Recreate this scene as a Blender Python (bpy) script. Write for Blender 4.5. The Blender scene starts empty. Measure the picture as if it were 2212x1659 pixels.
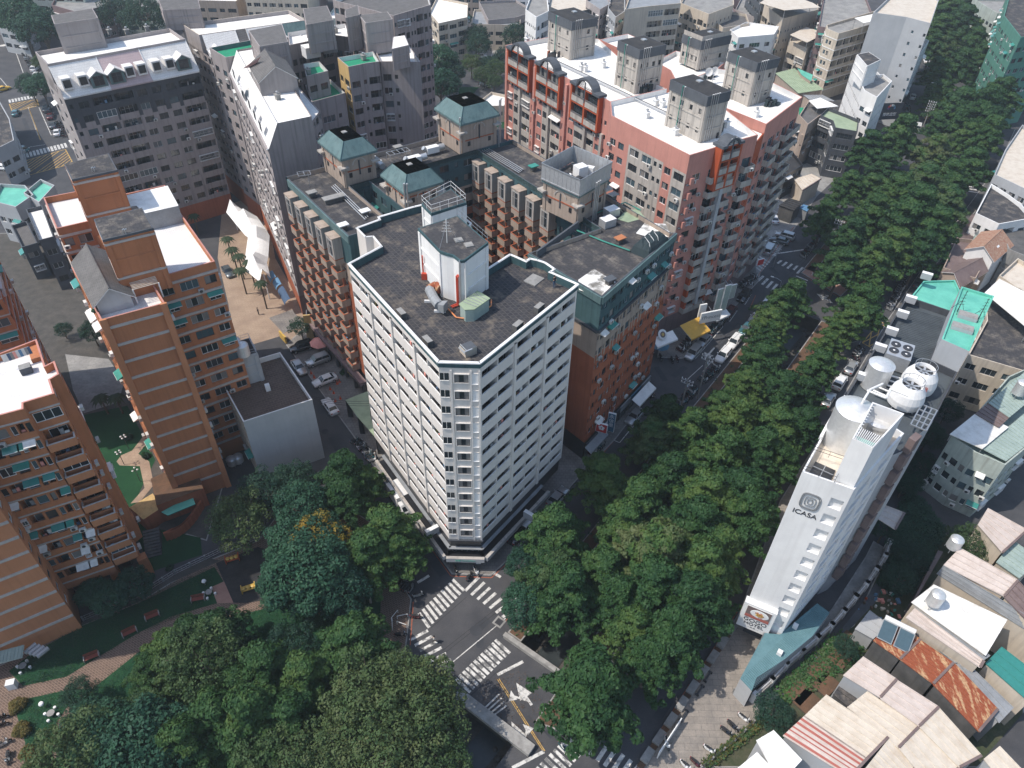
import bpy,math,random
from mathutils import Vector,Matrix
from mathutils.geometry import tessellate_polygon
# camera, sky, sun, exposure
SC=bpy.context.scene
COL=SC.collection
CAMH=90.0
FPX,CX,CY=1595.0,1106.0,829.5
_d=Vector((1058.0-CX,-(2622.0-CY),-FPX)).normalized()
_up=-_d
_f=Vector((0,0,-1));_y=(_f-_up*_f.dot(_up)).normalized();_x=_y.cross(_up)
RM=Matrix((_x,_y,_up))
cam_d=bpy.data.cameras.new('camera');cam=bpy.data.objects.new('camera',cam_d);COL.objects.link(cam)
cam.matrix_world=Matrix.Translation((0,0,CAMH))@RM.to_4x4()
cam_d.sensor_width=36;cam_d.lens=FPX/2212*36;cam_d.clip_start=1;cam_d.clip_end=3000
SC.camera=cam
SUN_AZ,SUN_EL=math.radians(193),math.radians(57)
wd=bpy.data.worlds.new('World');SC.world=wd;wd.use_nodes=True
nt=wd.node_tree;bg=nt.nodes['Background']
sky=nt.nodes.new('ShaderNodeTexSky');sky.sky_type='NISHITA';sky.sun_disc=False
sky.sun_elevation=SUN_EL;sky.sun_rotation=math.pi/2-SUN_AZ+2*math.pi
sky.air_density=1.3;sky.dust_density=1.2;sky.ozone_density=1.6
nt.links.new(sky.outputs[0],bg.inputs[0]);bg.inputs[1].default_value=0.15
sl=bpy.data.lights.new('sun','SUN');sl.energy=3.3;sl.angle=math.radians(0.55);sl.color=(1.0,0.93,0.84)
so=bpy.data.objects.new('sun',sl);COL.objects.link(so);so.location=(-60,0,150)
_s=Vector((math.cos(SUN_EL)*math.cos(SUN_AZ),math.cos(SUN_EL)*math.sin(SUN_AZ),math.sin(SUN_EL)))
so.rotation_euler=_s.to_track_quat('Z','Y').to_euler()
vs=SC.view_settings;vs.view_transform='Standard';vs.look='None';vs.gamma=1;vs.use_curve_mapping=False;vs.exposure=0.42
SC.render.engine='CYCLES'
OR=dict(A=(0,0),B=(1000,0),C=(2000,0),D=(2968,0),E=(0,1000),F=(1000,1000),G=(2000,1000),H=(2968,1000),I=(0,1976),J=(1000,1976),K=(2000,1976),L=(2968,1976))
def at(k,x,y,z=0.0):
 """world point at height z seen in survey tile k at (x, y)"""
 u=(OR[k][0]+x/1.659)/1.7939;v=(OR[k][1]+y/1.659)/1.7939
 r=RM@Vector((u-CX,-(v-CY),-FPX));t=(z-CAMH)/r.z
 return Vector((r.x*t,r.y*t,z))
def ats(k,*xy,z=0.0):return[at(k,x,y,z)for x,y in xy]
def xy(p):return(p[0],p[1])
# materials
MATS={}
def _n(nt,t,**kw):
 n=nt.nodes.new(t)
 for k,v in kw.items():setattr(n,k,v)
 return n
def surf(name,col,col2=None,scale=0.6,amount=0.6,grain=14,gamt=0.25,streak=0,scol=None,rough=0.85,metal=0,bump=0.15,bscale=30,tiles=None,tcol=None,spec=0.3,rnd=0,wave=None,sharp=None,stretch=None):
 """base colour with large blotches, fine grain, optional vertical rain streaks, tile joints or stripes"""
 m=bpy.data.materials.new(name);m.use_nodes=True;nt=m.node_tree;L=nt.links.new
 b=nt.nodes['Principled BSDF'];b.inputs['Roughness'].default_value=rough;b.inputs['Metallic'].default_value=metal
 b.inputs['Specular IOR Level'].default_value=spec
 tc=_n(nt,'ShaderNodeTexCoord');co=tc.outputs['Object']
 c4=lambda c:(c[0],c[1],c[2],1)
 n1=_n(nt,'ShaderNodeTexNoise');n1.inputs['Scale'].default_value=scale;n1.inputs['Detail'].default_value=6;n1.inputs['Roughness'].default_value=.62
 if stretch:
  mp0=_n(nt,'ShaderNodeMapping');mp0.inputs['Scale'].default_value=stretch;L(co,mp0.inputs[0]);L(mp0.outputs[0],n1.inputs['Vector'])
 else:L(co,n1.inputs['Vector'])
 r1=_n(nt,'ShaderNodeValToRGB');lo,hi=sharp or(.35,.68)
 r1.color_ramp.elements[0].position=lo;r1.color_ramp.elements[1].position=hi;L(n1.outputs[0],r1.inputs[0])
 mx=_n(nt,'ShaderNodeMix',data_type='RGBA');mx.inputs[6].default_value=c4(col)
 mx.inputs[7].default_value=c4(col2 or[c*(1-amount)for c in col]);L(r1.outputs[0],mx.inputs[0])
 out=mx.outputs[2]
 def mul(a,fac_out,dark,strength):
  q=_n(nt,'ShaderNodeMix',data_type='RGBA',blend_type='MIX');L(a,q.inputs[6]);q.inputs[7].default_value=c4(dark)
  k=_n(nt,'ShaderNodeMath',operation='MULTIPLY');L(fac_out,k.inputs[0]);k.inputs[1].default_value=strength;L(k.outputs[0],q.inputs[0]);return q.outputs[2]
 n2=_n(nt,'ShaderNodeTexNoise');n2.inputs['Scale'].default_value=grain;n2.inputs['Detail'].default_value=3;L(co,n2.inputs['Vector'])
 r2=_n(nt,'ShaderNodeMapRange');r2.inputs['From Min'].default_value=.3;r2.inputs['From Max'].default_value=.7;L(n2.outputs[0],r2.inputs[0])
 out=mul(out,r2.outputs[0],[c*.55 for c in col],gamt)
 if streak:
  mp=_n(nt,'ShaderNodeMapping');mp.inputs['Scale'].default_value=(1.6,1.6,.07);L(co,mp.inputs[0])
  n3=_n(nt,'ShaderNodeTexNoise');n3.inputs['Scale'].default_value=1.3;n3.inputs['Detail'].default_value=5;L(mp.outputs[0],n3.inputs['Vector'])
  r3=_n(nt,'ShaderNodeMapRange');r3.inputs['From Min'].default_value=.48;r3.inputs['From Max'].default_value=.72;L(n3.outputs[0],r3.inputs[0])
  out=mul(out,r3.outputs[0],scol or[c*.35 for c in col],streak)
 if tiles:
  br=_n(nt,'ShaderNodeTexBrick');br.inputs['Scale'].default_value=1;br.inputs['Brick Width'].default_value=tiles[0];br.inputs['Row Height'].default_value=tiles[1]
  br.inputs['Mortar Size'].default_value=tiles[2];br.inputs['Color1'].default_value=(0,0,0,1);br.inputs['Color2'].default_value=(.25,.25,.25,1);br.inputs['Mortar'].default_value=(1,1,1,1)
  mp=_n(nt,'ShaderNodeMapping');mp.inputs['Rotation'].default_value=tiles[3]if len(tiles)>3 else(0,0,0);L(co,mp.inputs[0]);L(mp.outputs[0],br.inputs['Vector'])
  sp=_n(nt,'ShaderNodeSeparateColor');L(br.outputs[0],sp.inputs[0])
  nm=_n(nt,'ShaderNodeMath',operation='MULTIPLY');L(sp.outputs[0],nm.inputs[0]);L(n2.outputs[0],nm.inputs[1])
  out=mul(out,nm.outputs[0],tcol or[c*.5 for c in col],1.0 if not tcol else 1.3)
 if wave:
  wv=_n(nt,'ShaderNodeTexWave');wv.inputs['Scale'].default_value=wave[0];wv.inputs['Distortion'].default_value=0
  mp=_n(nt,'ShaderNodeMapping');mp.inputs['Rotation'].default_value=(0,0,wave[1]);L(co,mp.inputs[0]);L(mp.outputs[0],wv.inputs['Vector'])
 if rnd:
  oi=_n(nt,'ShaderNodeObjectInfo');hs=_n(nt,'ShaderNodeHueSaturation')
  mr=_n(nt,'ShaderNodeMapRange');mr.inputs['To Min'].default_value=1-rnd;mr.inputs['To Max'].default_value=1+rnd;L(oi.outputs['Random'],mr.inputs[0])
  L(mr.outputs[0],hs.inputs['Value']);L(out,hs.inputs['Color']);out=hs.outputs[0]
 L(out,b.inputs['Base Color'])
 if bump:
  nb=_n(nt,'ShaderNodeTexNoise');nb.inputs['Scale'].default_value=bscale;L(co,nb.inputs['Vector'])
  bp=_n(nt,'ShaderNodeBump');bp.inputs['Strength'].default_value=bump;bp.inputs['Distance'].default_value=.05
  L((wv.outputs[0]if wave else nb.outputs[0]),bp.inputs['Height']);L(bp.outputs[0],b.inputs['Normal'])
 MATS[name]=m;return m
def plain(name,col,rough=.5,metal=0,spec=.5,rnd=0,coat=0):
 m=bpy.data.materials.new(name);m.use_nodes=True;nt=m.node_tree;b=nt.nodes['Principled BSDF']
 b.inputs['Roughness'].default_value=rough;b.inputs['Metallic'].default_value=metal;b.inputs['Specular IOR Level'].default_value=spec
 if coat:b.inputs['Coat Weight'].default_value=coat
 tc=_n(nt,'ShaderNodeTexCoord');n=_n(nt,'ShaderNodeTexNoise');n.inputs['Scale'].default_value=3;n.inputs['Detail'].default_value=4
 nt.links.new(tc.outputs['Object'],n.inputs['Vector'])
 mx=_n(nt,'ShaderNodeMix',data_type='RGBA');mx.inputs[6].default_value=(*[c*.8 for c in col],1);mx.inputs[7].default_value=(*[min(1,c*1.15)for c in col],1)
 nt.links.new(n.outputs[0],mx.inputs[0]);out=mx.outputs[2]
 if rnd:
  oi=_n(nt,'ShaderNodeObjectInfo');hs=_n(nt,'ShaderNodeHueSaturation');mr=_n(nt,'ShaderNodeMapRange')
  mr.inputs['To Min'].default_value=1-rnd;mr.inputs['To Max'].default_value=1+rnd
  nt.links.new(oi.outputs['Random'],mr.inputs[0]);nt.links.new(mr.outputs[0],hs.inputs['Value']);nt.links.new(out,hs.inputs['Color']);out=hs.outputs[0]
 nt.links.new(out,b.inputs['Base Color']);MATS[name]=m;return m
def leafmat(name,cols,trans=.25):
 m=bpy.data.materials.new(name);m.use_nodes=True;nt=m.node_tree;L=nt.links.new
 b=nt.nodes['Principled BSDF'];b.inputs['Roughness'].default_value=.62;b.inputs['Specular IOR Level'].default_value=.25
 tc=_n(nt,'ShaderNodeTexCoord');n=_n(nt,'ShaderNodeTexNoise');n.inputs['Scale'].default_value=.55;n.inputs['Detail'].default_value=4;L(tc.outputs['Object'],n.inputs['Vector'])
 n2=_n(nt,'ShaderNodeTexNoise');n2.inputs['Scale'].default_value=5;L(tc.outputs['Object'],n2.inputs['Vector'])
 oi=_n(nt,'ShaderNodeObjectInfo')
 a=_n(nt,'ShaderNodeMath',operation='MULTIPLY_ADD');L(n.outputs[0],a.inputs[0]);a.inputs[1].default_value=1.15;a.inputs[2].default_value=-.42
 a2=_n(nt,'ShaderNodeMath',operation='MULTIPLY_ADD');L(n2.outputs[0],a2.inputs[0]);a2.inputs[1].default_value=.5;L(a.outputs[0],a2.inputs[2])
 a3=_n(nt,'ShaderNodeMath',operation='MULTIPLY_ADD');L(oi.outputs['Random'],a3.inputs[0]);a3.inputs[1].default_value=.45;L(a2.outputs[0],a3.inputs[2])
 r=_n(nt,'ShaderNodeValToRGB');cr=r.color_ramp
 while len(cr.elements)<len(cols):cr.elements.new(.5)
 for i,c in enumerate(cols):cr.elements[i].position=.1+.85*i/(len(cols)-1);cr.elements[i].color=(*c,1)
 L(a3.outputs[0],r.inputs[0]);L(r.outputs[0],b.inputs['Base Color'])
 t=_n(nt,'ShaderNodeBsdfTranslucent');L(r.outputs[0],t.inputs[0]);ms=_n(nt,'ShaderNodeMixShader');ms.inputs[0].default_value=trans
 L(b.outputs[0],ms.inputs[1]);L(t.outputs[0],ms.inputs[2]);L(ms.outputs[0],nt.nodes['Material Output'].inputs[0])
 MATS[name]=m;return m
surf('asphalt',(.055,.056,.062),(.095,.093,.096),.22,grain=9,gamt=.45,streak=0,rough=.9,bump=.1,bscale=60)
surf('asphalt_dark',(.040,.043,.050),(.062,.064,.070),.2,grain=20,gamt=.3,rough=.9)
surf('concrete',(.33,.32,.30),(.20,.195,.19),.35,streak=.4,rough=.9)
surf('concrete_dark',(.13,.125,.12),(.07,.07,.07),.5,streak=.4)
surf('pavement',(.26,.24,.22),(.15,.14,.135),.5,tiles=(.6,.6,.03),tcol=(.09,.085,.08))
surf('plaza_stone',(.33,.29,.25),(.22,.20,.18),.6,grain=5,gamt=.45,tiles=(1.6,.8,.03),tcol=(.13,.12,.11))
surf('plaza_tan',(.40,.30,.22),(.28,.20,.15),.3,grain=4,gamt=.3,tiles=(.6,.6,.02),tcol=(.2,.15,.1))
surf('plaza_pink',(.42,.25,.20),(.30,.17,.13),.5,tiles=(.4,.2,.02))
surf('park_brick',(.14,.092,.072),(.08,.056,.045),.5,tiles=(.5,.25,.04,(0,0,.5)),tcol=(.28,.2,.15),grain=6,gamt=.4)
surf('grass',(.024,.082,.036),(.014,.052,.026),.35,grain=9,gamt=.5,rough=1,bump=.6,bscale=18,spec=.1)
surf('soil',(.16,.09,.055),(.09,.06,.04),.8,grain=6,gamt=.5,rough=1)
surf('scrub',(.045,.065,.03),(.10,.09,.06),.7,grain=5,gamt=.5,rough=1,bump=.8,bscale=10)
surf('water',(.030,.038,.042),(.05,.058,.06),.8,grain=6,gamt=.3,rough=.35,spec=.5)
surf('canal_stone',(.10,.09,.08),(.05,.05,.045),.6,grain=4,gamt=.5)
surf('paint_white',(.66,.64,.60),(.22,.215,.21),1.8,grain=9,gamt=.5,rough=.8,sharp=(.48,.64))
surf('paint_worn',(.70,.68,.64),(.09,.09,.09),1.1,grain=12,gamt=.5,rough=.8,sharp=(.47,.56))
surf('paint_yellow',(.62,.38,.10),(.30,.2,.08),1.5,rough=.8)
surf('paint_red',(.40,.11,.06),(.2,.08,.05),1.5,rough=.8)
surf('kerb',(.36,.35,.33),(.22,.21,.2),1.2)
surf('w_tower',(.72,.67,.62),(.62,.58,.54),.25,grain=30,gamt=.12,streak=.18,scol=(.42,.38,.34),rough=.8,bump=.08)
surf('w_white',(.78,.77,.75),(.66,.65,.64),.2,grain=20,gamt=.1,streak=.16,scol=(.4,.38,.36),rough=.8,bump=.05)
surf('w_grey',(.34,.30,.29),(.285,.25,.245),.25,grain=26,gamt=.25,streak=.5,scol=(.11,.10,.10))
surf('w_grey_lt',(.38,.34,.33),(.32,.285,.275),.25,grain=26,gamt=.25,streak=.35,scol=(.17,.155,.15))
surf('w_beige',(.42,.335,.27),(.34,.27,.22),.3,grain=20,gamt=.25,streak=.55,scol=(.19,.15,.125))
surf('w_cream',(.60,.52,.42),(.50,.43,.35),.3,grain=20,gamt=.2,streak=.45,scol=(.28,.24,.2))
surf('w_brick',(.40,.125,.062),(.32,.10,.05),.3,grain=24,gamt=.3,streak=.4,scol=(.13,.045,.027),tiles=None)
surf('w_orange',(.47,.185,.085),(.40,.155,.07),.3,grain=24,gamt=.25,streak=.3,scol=(.20,.08,.042))
surf('w_orange2',(.53,.225,.11),(.46,.19,.09),.3,grain=24,gamt=.2,streak=.2,scol=(.25,.10,.05))
surf('w_pink',(.55,.255,.205),(.47,.215,.175),.3,grain=24,gamt=.2,streak=.3,scol=(.27,.13,.105))
surf('w_red',(.42,.085,.030),(.36,.07,.027),.3,grain=20,gamt=.2,streak=.25,scol=(.2,.05,.02))
surf('w_stone',(.47,.43,.385),(.38,.345,.31),.4,grain=16,gamt=.25,streak=.6,scol=(.16,.15,.14))
surf('w_band',(.52,.47,.43),(.42,.38,.35),.8,grain=16,streak=.2)
surf('w_green',(.055,.115,.125),(.035,.078,.09),.35,grain=10,gamt=.35,streak=.5,scol=(.022,.045,.055))
surf('w_green_lt',(.13,.20,.20),(.085,.15,.155),.5,grain=8,gamt=.35,streak=.5,scol=(.05,.08,.085),rough=.6)
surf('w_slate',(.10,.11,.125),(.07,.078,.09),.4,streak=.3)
surf('w_black',(.016,.017,.020),(.03,.03,.033),1,rough=.3,bump=0,spec=.5)
surf('w_darkgrey',(.075,.08,.09),(.05,.055,.065),.4,streak=.4)
surf('w_bluegrey',(.42,.43,.44),(.36,.37,.385),.3,grain=30,gamt=.12,streak=.2,scol=(.28,.285,.29))
surf('w_mint',(.45,.50,.45),(.32,.36,.33),.4,streak=.5,scol=(.2,.2,.17))
surf('w_greenbld',(.10,.26,.20),(.07,.2,.16),.4,streak=.3)
surf('w_purple',(.24,.17,.17),(.19,.14,.14),.4,streak=.4)
surf('w_yellow',(.60,.42,.18),(.5,.35,.16),.4,streak=.4)
surf('r_dark',(.040,.040,.047),(.20,.165,.13),.5,grain=2.2,gamt=.8,tiles=(.6,.6,.03),tcol=(.12,.11,.10),sharp=(.53,.68),rough=.95)
surf('r_dark2',(.062,.060,.064),(.20,.175,.15),.5,grain=2.6,gamt=.6,tiles=(.7,.7,.03),tcol=(.03,.03,.03),sharp=(.48,.66),rough=.95)
surf('r_brown',(.085,.06,.05),(.125,.09,.075),.6,grain=4,gamt=.5,tiles=(.8,.5,.03),tcol=(.2,.15,.12),rough=.95)
surf('r_white',(.86,.83,.78),(.72,.68,.62),.22,grain=3,gamt=.15,tiles=(1.4,1.4,.03),tcol=(.45,.42,.38),sharp=(.5,.8))
surf('r_blotch',(.82,.80,.76),(.16,.15,.13),.35,grain=3,gamt=.3,sharp=(.5,.6))
surf('r_black',(.028,.028,.030),(.055,.052,.05),.6,grain=5,gamt=.4)
surf('r_green',(.015,.30,.15),(.03,.22,.13),.5,grain=4,gamt=.35)
surf('r_teal',(.16,.52,.40),(.10,.38,.30),.4,grain=3,gamt=.2,rough=.6)
surf('r_greenpale',(.33,.40,.27),(.24,.3,.2),.5)
surf('r_tilegrey',(.17,.16,.155),(.11,.105,.1),.8,grain=6,tiles=(.5,.3,.03),tcol=(.06,.06,.06))
surf('t_white',(.82,.80,.77),(.68,.66,.63),.5,grain=6,gamt=.25,tiles=(.5,.3,.02),tcol=(.45,.43,.42))
surf('t_pink',(.56,.43,.43),(.45,.35,.35),.5,grain=6,gamt=.25,tiles=(.5,.3,.02))
surf('m_cream',(.62,.55,.46),(.50,.42,.33),.7,sharp=(.42,.72),grain=4,gamt=.2,stretch=(1,1,1),rough=.55,streak=0)
surf('m_white',(.80,.78,.74),(.58,.55,.50),.7,sharp=(.45,.75),grain=4,gamt=.12,rough=.5)
surf('m_pinkish',(.58,.50,.45),(.46,.38,.33),.8,sharp=(.42,.74),grain=4,gamt=.2,rough=.55)
surf('m_red',(.42,.13,.10),(.35,.11,.09),.6,rough=.55)
surf('m_rust',(.30,.085,.04),(.55,.36,.20),1.6,grain=5,gamt=.5,rough=.85,sharp=(.52,.60),stretch=(1,.16,1))
surf('m_grey',(.30,.31,.32),(.22,.23,.24),.5,rough=.5,grain=4)
surf('m_teal',(.13,.24,.26),(.09,.18,.20),.5,grain=4,gamt=.2,rough=.5)
surf('m_dark',(.085,.10,.11),(.055,.065,.075),.5,rough=.5,grain=4)
surf('m_mint',(.36,.44,.40),(.26,.33,.30),.5,rough=.5,grain=4)
surf('m_brown',(.20,.15,.14),(.14,.10,.095),.7,rough=.6,grain=4)
surf('tile_red',(.30,.13,.08),(.45,.34,.25),2.5,grain=5,gamt=.4,rough=.85)
surf('green_sheet',(.05,.28,.22),(.04,.2,.16),.6,rough=.4,grain=4)
plain('green_glass',(.04,.22,.19),.25,0,.6)
plain('steel',(.70,.70,.69),.42,.55)
plain('galv',(.45,.46,.47),.45,.7)
plain('alu',(.50,.51,.52),.4,.5)
plain('white_metal',(.75,.74,.72),.4,0)
plain('ac_white',(.52,.51,.48),.5,0,rnd=.3)
plain('dark_metal',(.05,.05,.055),.45,.3)
plain('pipe_red',(.48,.06,.03),.45)
plain('pipe_orange',(.62,.22,.08),.5)
plain('rubber',(.018,.018,.02),.8)
plain('glass',(.022,.030,.036),.08,0,.7)
plain('glass_blue',(.06,.10,.12),.1,0,.7)
plain('curtain',(.20,.19,.18),.35,0,.5)
plain('frame_dark',(.06,.06,.065),.5)
plain('bark',(.10,.08,.06),.9)
plain('wood_red',(.20,.045,.03),.6)
plain('black_net',(.015,.03,.035),.8)
plain('yellow_cloth',(.62,.36,.06),.7)
plain('salmon_cloth',(.72,.30,.25),.7)
plain('blue_cloth',(.10,.22,.36),.6)
plain('white_cloth',(.82,.80,.77),.7)
plain('sign_red',(.50,.03,.03),.4)
plain('sign_blue',(.05,.16,.25),.4)
plain('sign_green',(.10,.40,.30),.4)
plain('sign_yellow',(.55,.36,.08),.4)
plain('sign_white',(.78,.78,.76),.4)
plain('ink',(.03,.03,.035),.6)
plain('ink_grey',(.22,.23,.24),.6)
plain('cone_orange',(.62,.09,.03),.5)
plain('skin',(.45,.26,.18),.6)
plain('cloth_black',(.02,.02,.025),.8)
plain('cloth_purple',(.16,.08,.22),.8)
plain('cloth_blue',(.05,.09,.16),.8)
plain('cloth_white',(.6,.6,.58),.8)
plain('hair',(.015,.012,.01),.6)
plain('car_white',(.74,.74,.73),.22,0,.5,coat=.6)
plain('car_silver',(.46,.47,.47),.28,.5,.5,coat=.6)
plain('car_grey',(.13,.15,.16),.25,.4,.5,coat=.6)
plain('car_black',(.014,.015,.018),.18,0,.6,coat=.6)
plain('car_maroon',(.10,.02,.025),.22,.2,.6,coat=.6)
plain('car_teal',(.05,.15,.17),.22,.2,.6,coat=.6)
plain('car_yellow',(.65,.38,.04),.3,0,.5)
plain('lamp_glass',(.75,.76,.74),.15)
plain('lamp_red',(.35,.02,.02),.2)
leafmat('leaf_canal',[(.012,.038,.016),(.022,.066,.024),(.042,.100,.030),(.085,.140,.036)])
leafmat('leaf_round',[(.009,.042,.016),(.018,.078,.022),(.036,.120,.028),(.075,.175,.036)])
leafmat('leaf_teal',[(.011,.042,.028),(.020,.070,.042),(.038,.105,.056)])
leafmat('leaf_olive',[(.022,.048,.020),(.040,.082,.030),(.070,.115,.042),(.11,.135,.055)])
leafmat('leaf_dark',[(.008,.030,.022),(.016,.052,.034),(.030,.075,.044)])
leafmat('leaf_yellow',[(.10,.11,.02),(.22,.17,.03),(.34,.20,.03)])
leafmat('leaf_palm',[(.020,.040,.020),(.045,.07,.032)])
leafmat('leaf_bush',[(.04,.05,.016),(.10,.10,.03),(.15,.11,.03)])
# mesh builder
def vadd(a,b):return(a[0]+b[0],a[1]+b[1],a[2]+b[2])
class MB:
 def __init__(s):s.v=[];s.f=[];s.m=[];s.slots=[]
 def slot(s,m):
  if m not in s.slots:s.slots.append(m)
  return s.slots.index(m)
 def poly(s,pts,m):
  i=len(s.v);s.v+=[tuple(p)for p in pts];s.f.append(tuple(range(i,i+len(pts))));s.m.append(s.slot(m));return s
 def box(s,x0,y0,z0,x1,y1,z1,m,top=None,skip=''):
  i=len(s.v);s.v+=[(x0,y0,z0),(x1,y0,z0),(x1,y1,z0),(x0,y1,z0),(x0,y0,z1),(x1,y0,z1),(x1,y1,z1),(x0,y1,z1)]
  F=dict(b=(3,2,1,0),t=(4,5,6,7),s=(0,1,5,4),e=(1,2,6,5),n=(2,3,7,6),w=(3,0,4,7))
  for k,q in F.items():
   if k in skip:continue
   s.f.append(tuple(i+j for j in q));s.m.append(s.slot(top if(k=='t' and top)else m))
  return s
 def obox(s,c,u,L,W,z0,z1,m,top=None):
  """box centred at c in plan, length L along unit direction u, width W"""
  ux,uy=u;vx,vy=-uy,ux
  P=[(c[0]+ux*a*L/2+vx*b*W/2,c[1]+uy*a*L/2+vy*b*W/2)for a,b in((-1,-1),(1,-1),(1,1),(-1,1))]
  return s.prism(P,z0,z1,m,top)
 def tess(s,poly,z,m,flip=False,holes=()):
  loops=[[Vector((p[0],p[1],0))for p in poly]]+[[Vector((p[0],p[1],0))for p in h]for h in holes]
  flat=[p for l in loops for p in l];i=len(s.v);zf=z if callable(z)else(lambda x,y:z)
  s.v+=[(p.x,p.y,zf(p.x,p.y))for p in flat]
  for t in tessellate_polygon(loops):
   a,b,c=[flat[k]for k in t];cr=(b.x-a.x)*(c.y-a.y)-(b.y-a.y)*(c.x-a.x)
   if(cr<0)!=flip:t=(t[0],t[2],t[1])
   s.f.append(tuple(i+k for k in t));s.m.append(s.slot(m))
  return s
 def prism(s,poly,z0,z1,m,top=None,bottom=True,holes=()):
  P=ccw([xy(p)for p in poly]);n=len(P)
  for k in range(n):
   a,b=P[k],P[(k+1)%n];s.poly([(a[0],a[1],z0),(b[0],b[1],z0),(b[0],b[1],z1),(a[0],a[1],z1)],m)
  for h in holes:
   h=ccw([xy(p)for p in h])
   for k in range(len(h)):
    a,b=h[k],h[(k+1)%len(h)];s.poly([(b[0],b[1],z0),(a[0],a[1],z0),(a[0],a[1],z1),(b[0],b[1],z1)],m)
  s.tess(P,z1,top or m,holes=holes)
  if bottom:s.tess(P,z0,m,True,holes=holes)
  return s
 def rod(s,p,q,r,m,n=6,r2=None,caps=True):
  p,q=Vector(p),Vector(q);d=(q-p).normalized();a=d.orthogonal().normalized();b=d.cross(a);r2=r if r2 is None else r2
  i=len(s.v)
  for c,rr in((p,r),(q,r2)):
   for k in range(n):
    t=2*math.pi*k/n;s.v.append(tuple(c+a*math.cos(t)*rr+b*math.sin(t)*rr))
  for k in range(n):
   s.f.append((i+k,i+(k+1)%n,i+n+(k+1)%n,i+n+k));s.m.append(s.slot(m))
  if caps:
   s.f.append(tuple(i+k for k in range(n))[::-1]);s.m.append(s.slot(m));s.f.append(tuple(i+n+k for k in range(n)));s.m.append(s.slot(m))
  return s
 def path(s,pts,r,m,n=6):
  for a,b in zip(pts,pts[1:]):s.rod(a,b,r,m,n)
  return s
 def lathe(s,prof,m,n=16,c=(0,0,0)):
  """prof: list of (radius, z)"""
  i=len(s.v)
  for r,z in prof:
   for k in range(n):t=2*math.pi*k/n;s.v.append((c[0]+r*math.cos(t),c[1]+r*math.sin(t),c[2]+z))
  for j in range(len(prof)-1):
   for k in range(n):
    a=i+j*n;s.f.append((a+k,a+(k+1)%n,a+n+(k+1)%n,a+n+k));s.m.append(s.slot(m))
  return s
 def xf(s,M):
  s.v=[tuple(M@Vector(p))for p in s.v];return s
 def join(s,o,M=None):
  i=len(s.v);s.v+=[tuple(M@Vector(p))for p in o.v]if M else list(o.v)
  mp=[s.slot(k)for k in o.slots]
  s.f+=[tuple(i+k for k in f)for f in o.f];s.m+=[mp[k]for k in o.m];return s
 def mesh(s,name,smooth=False):
  me=bpy.data.meshes.new(name);me.from_pydata(s.v,[],s.f)
  for k in s.slots:me.materials.append(MATS[k])
  me.polygons.foreach_set('material_index',s.m)
  if smooth:me.polygons.foreach_set('use_smooth',[True]*len(me.polygons))
  me.update();return me
def ccw(P):
 a=sum(P[i][0]*P[(i+1)%len(P)][1]-P[(i+1)%len(P)][0]*P[i][1]for i in range(len(P)))
 return list(P)if a>0 else list(P)[::-1]
def offs(P,d):
 """inset (d>0) a ccw polygon"""
 n=len(P);out=[]
 for i in range(n):
  p,c,q=Vector(P[i-1]),Vector(P[i]),Vector(P[(i+1)%n])
  a=(c-p).normalized();b=(q-c).normalized();na=Vector((-a.y,a.x));nb=Vector((-b.y,b.x))
  k=na+nb;k=k/max(.25,k.dot(na));out.append((c.x+k.x*d,c.y+k.y*d))
 return out
USED=[]
def link(name,data,parent=None,loc=(0,0,0),rz=0.0,scale=None):
 o=bpy.data.objects.new(name,data);COL.objects.link(o);o.location=loc
 if rz:o.rotation_euler=(0,0,rz)
 if scale:o.scale=scale
 if parent:o.parent=parent
 return o
def tag(o,label,cat,group=None):
 o['label']=label;o['category']=cat
 if group:o['group']=group
 return o
def thing(name,label,cat,loc=(0,0,0),rz=0.0,group=None,mesh=None):
 return tag(link(name,mesh,None,loc,rz),label,cat,group)
def struct(name,mesh,loc=(0,0,0)):
 o=link(name,mesh,None,loc);o['kind']='structure';return o
def part(name,mb,parent,loc=(0,0,0),rz=0.0,label=None,smooth=False):
 o=link(name,mb if isinstance(mb,bpy.types.Mesh)else mb.mesh(name,smooth),parent,loc,rz)
 if label:o['label']=label
 return o
def copy_tree(o,parent=None):
 c=o.copy();COL.objects.link(c);c.parent=parent
 for ch in o.children:copy_tree(ch,c)
 return c
ORD=['first','second','third','fourth','fifth','sixth','seventh','eighth','ninth','tenth','eleventh','twelfth','thirteenth','fourteenth','fifteenth','sixteenth','seventeenth','eighteenth','nineteenth','twentieth','twenty-first','twenty-second','twenty-third','twenty-fourth','twenty-fifth','twenty-sixth','twenty-seventh','twenty-eighth','twenty-ninth','thirtieth']
for t_ in('thirty','forty','fifty','sixty','seventy'):
 if t_!='thirty':ORD.append(t_[:-1]+'ieth')
 ORD+=[t_+'-'+w_ for w_ in ORD[:9]]
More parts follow.
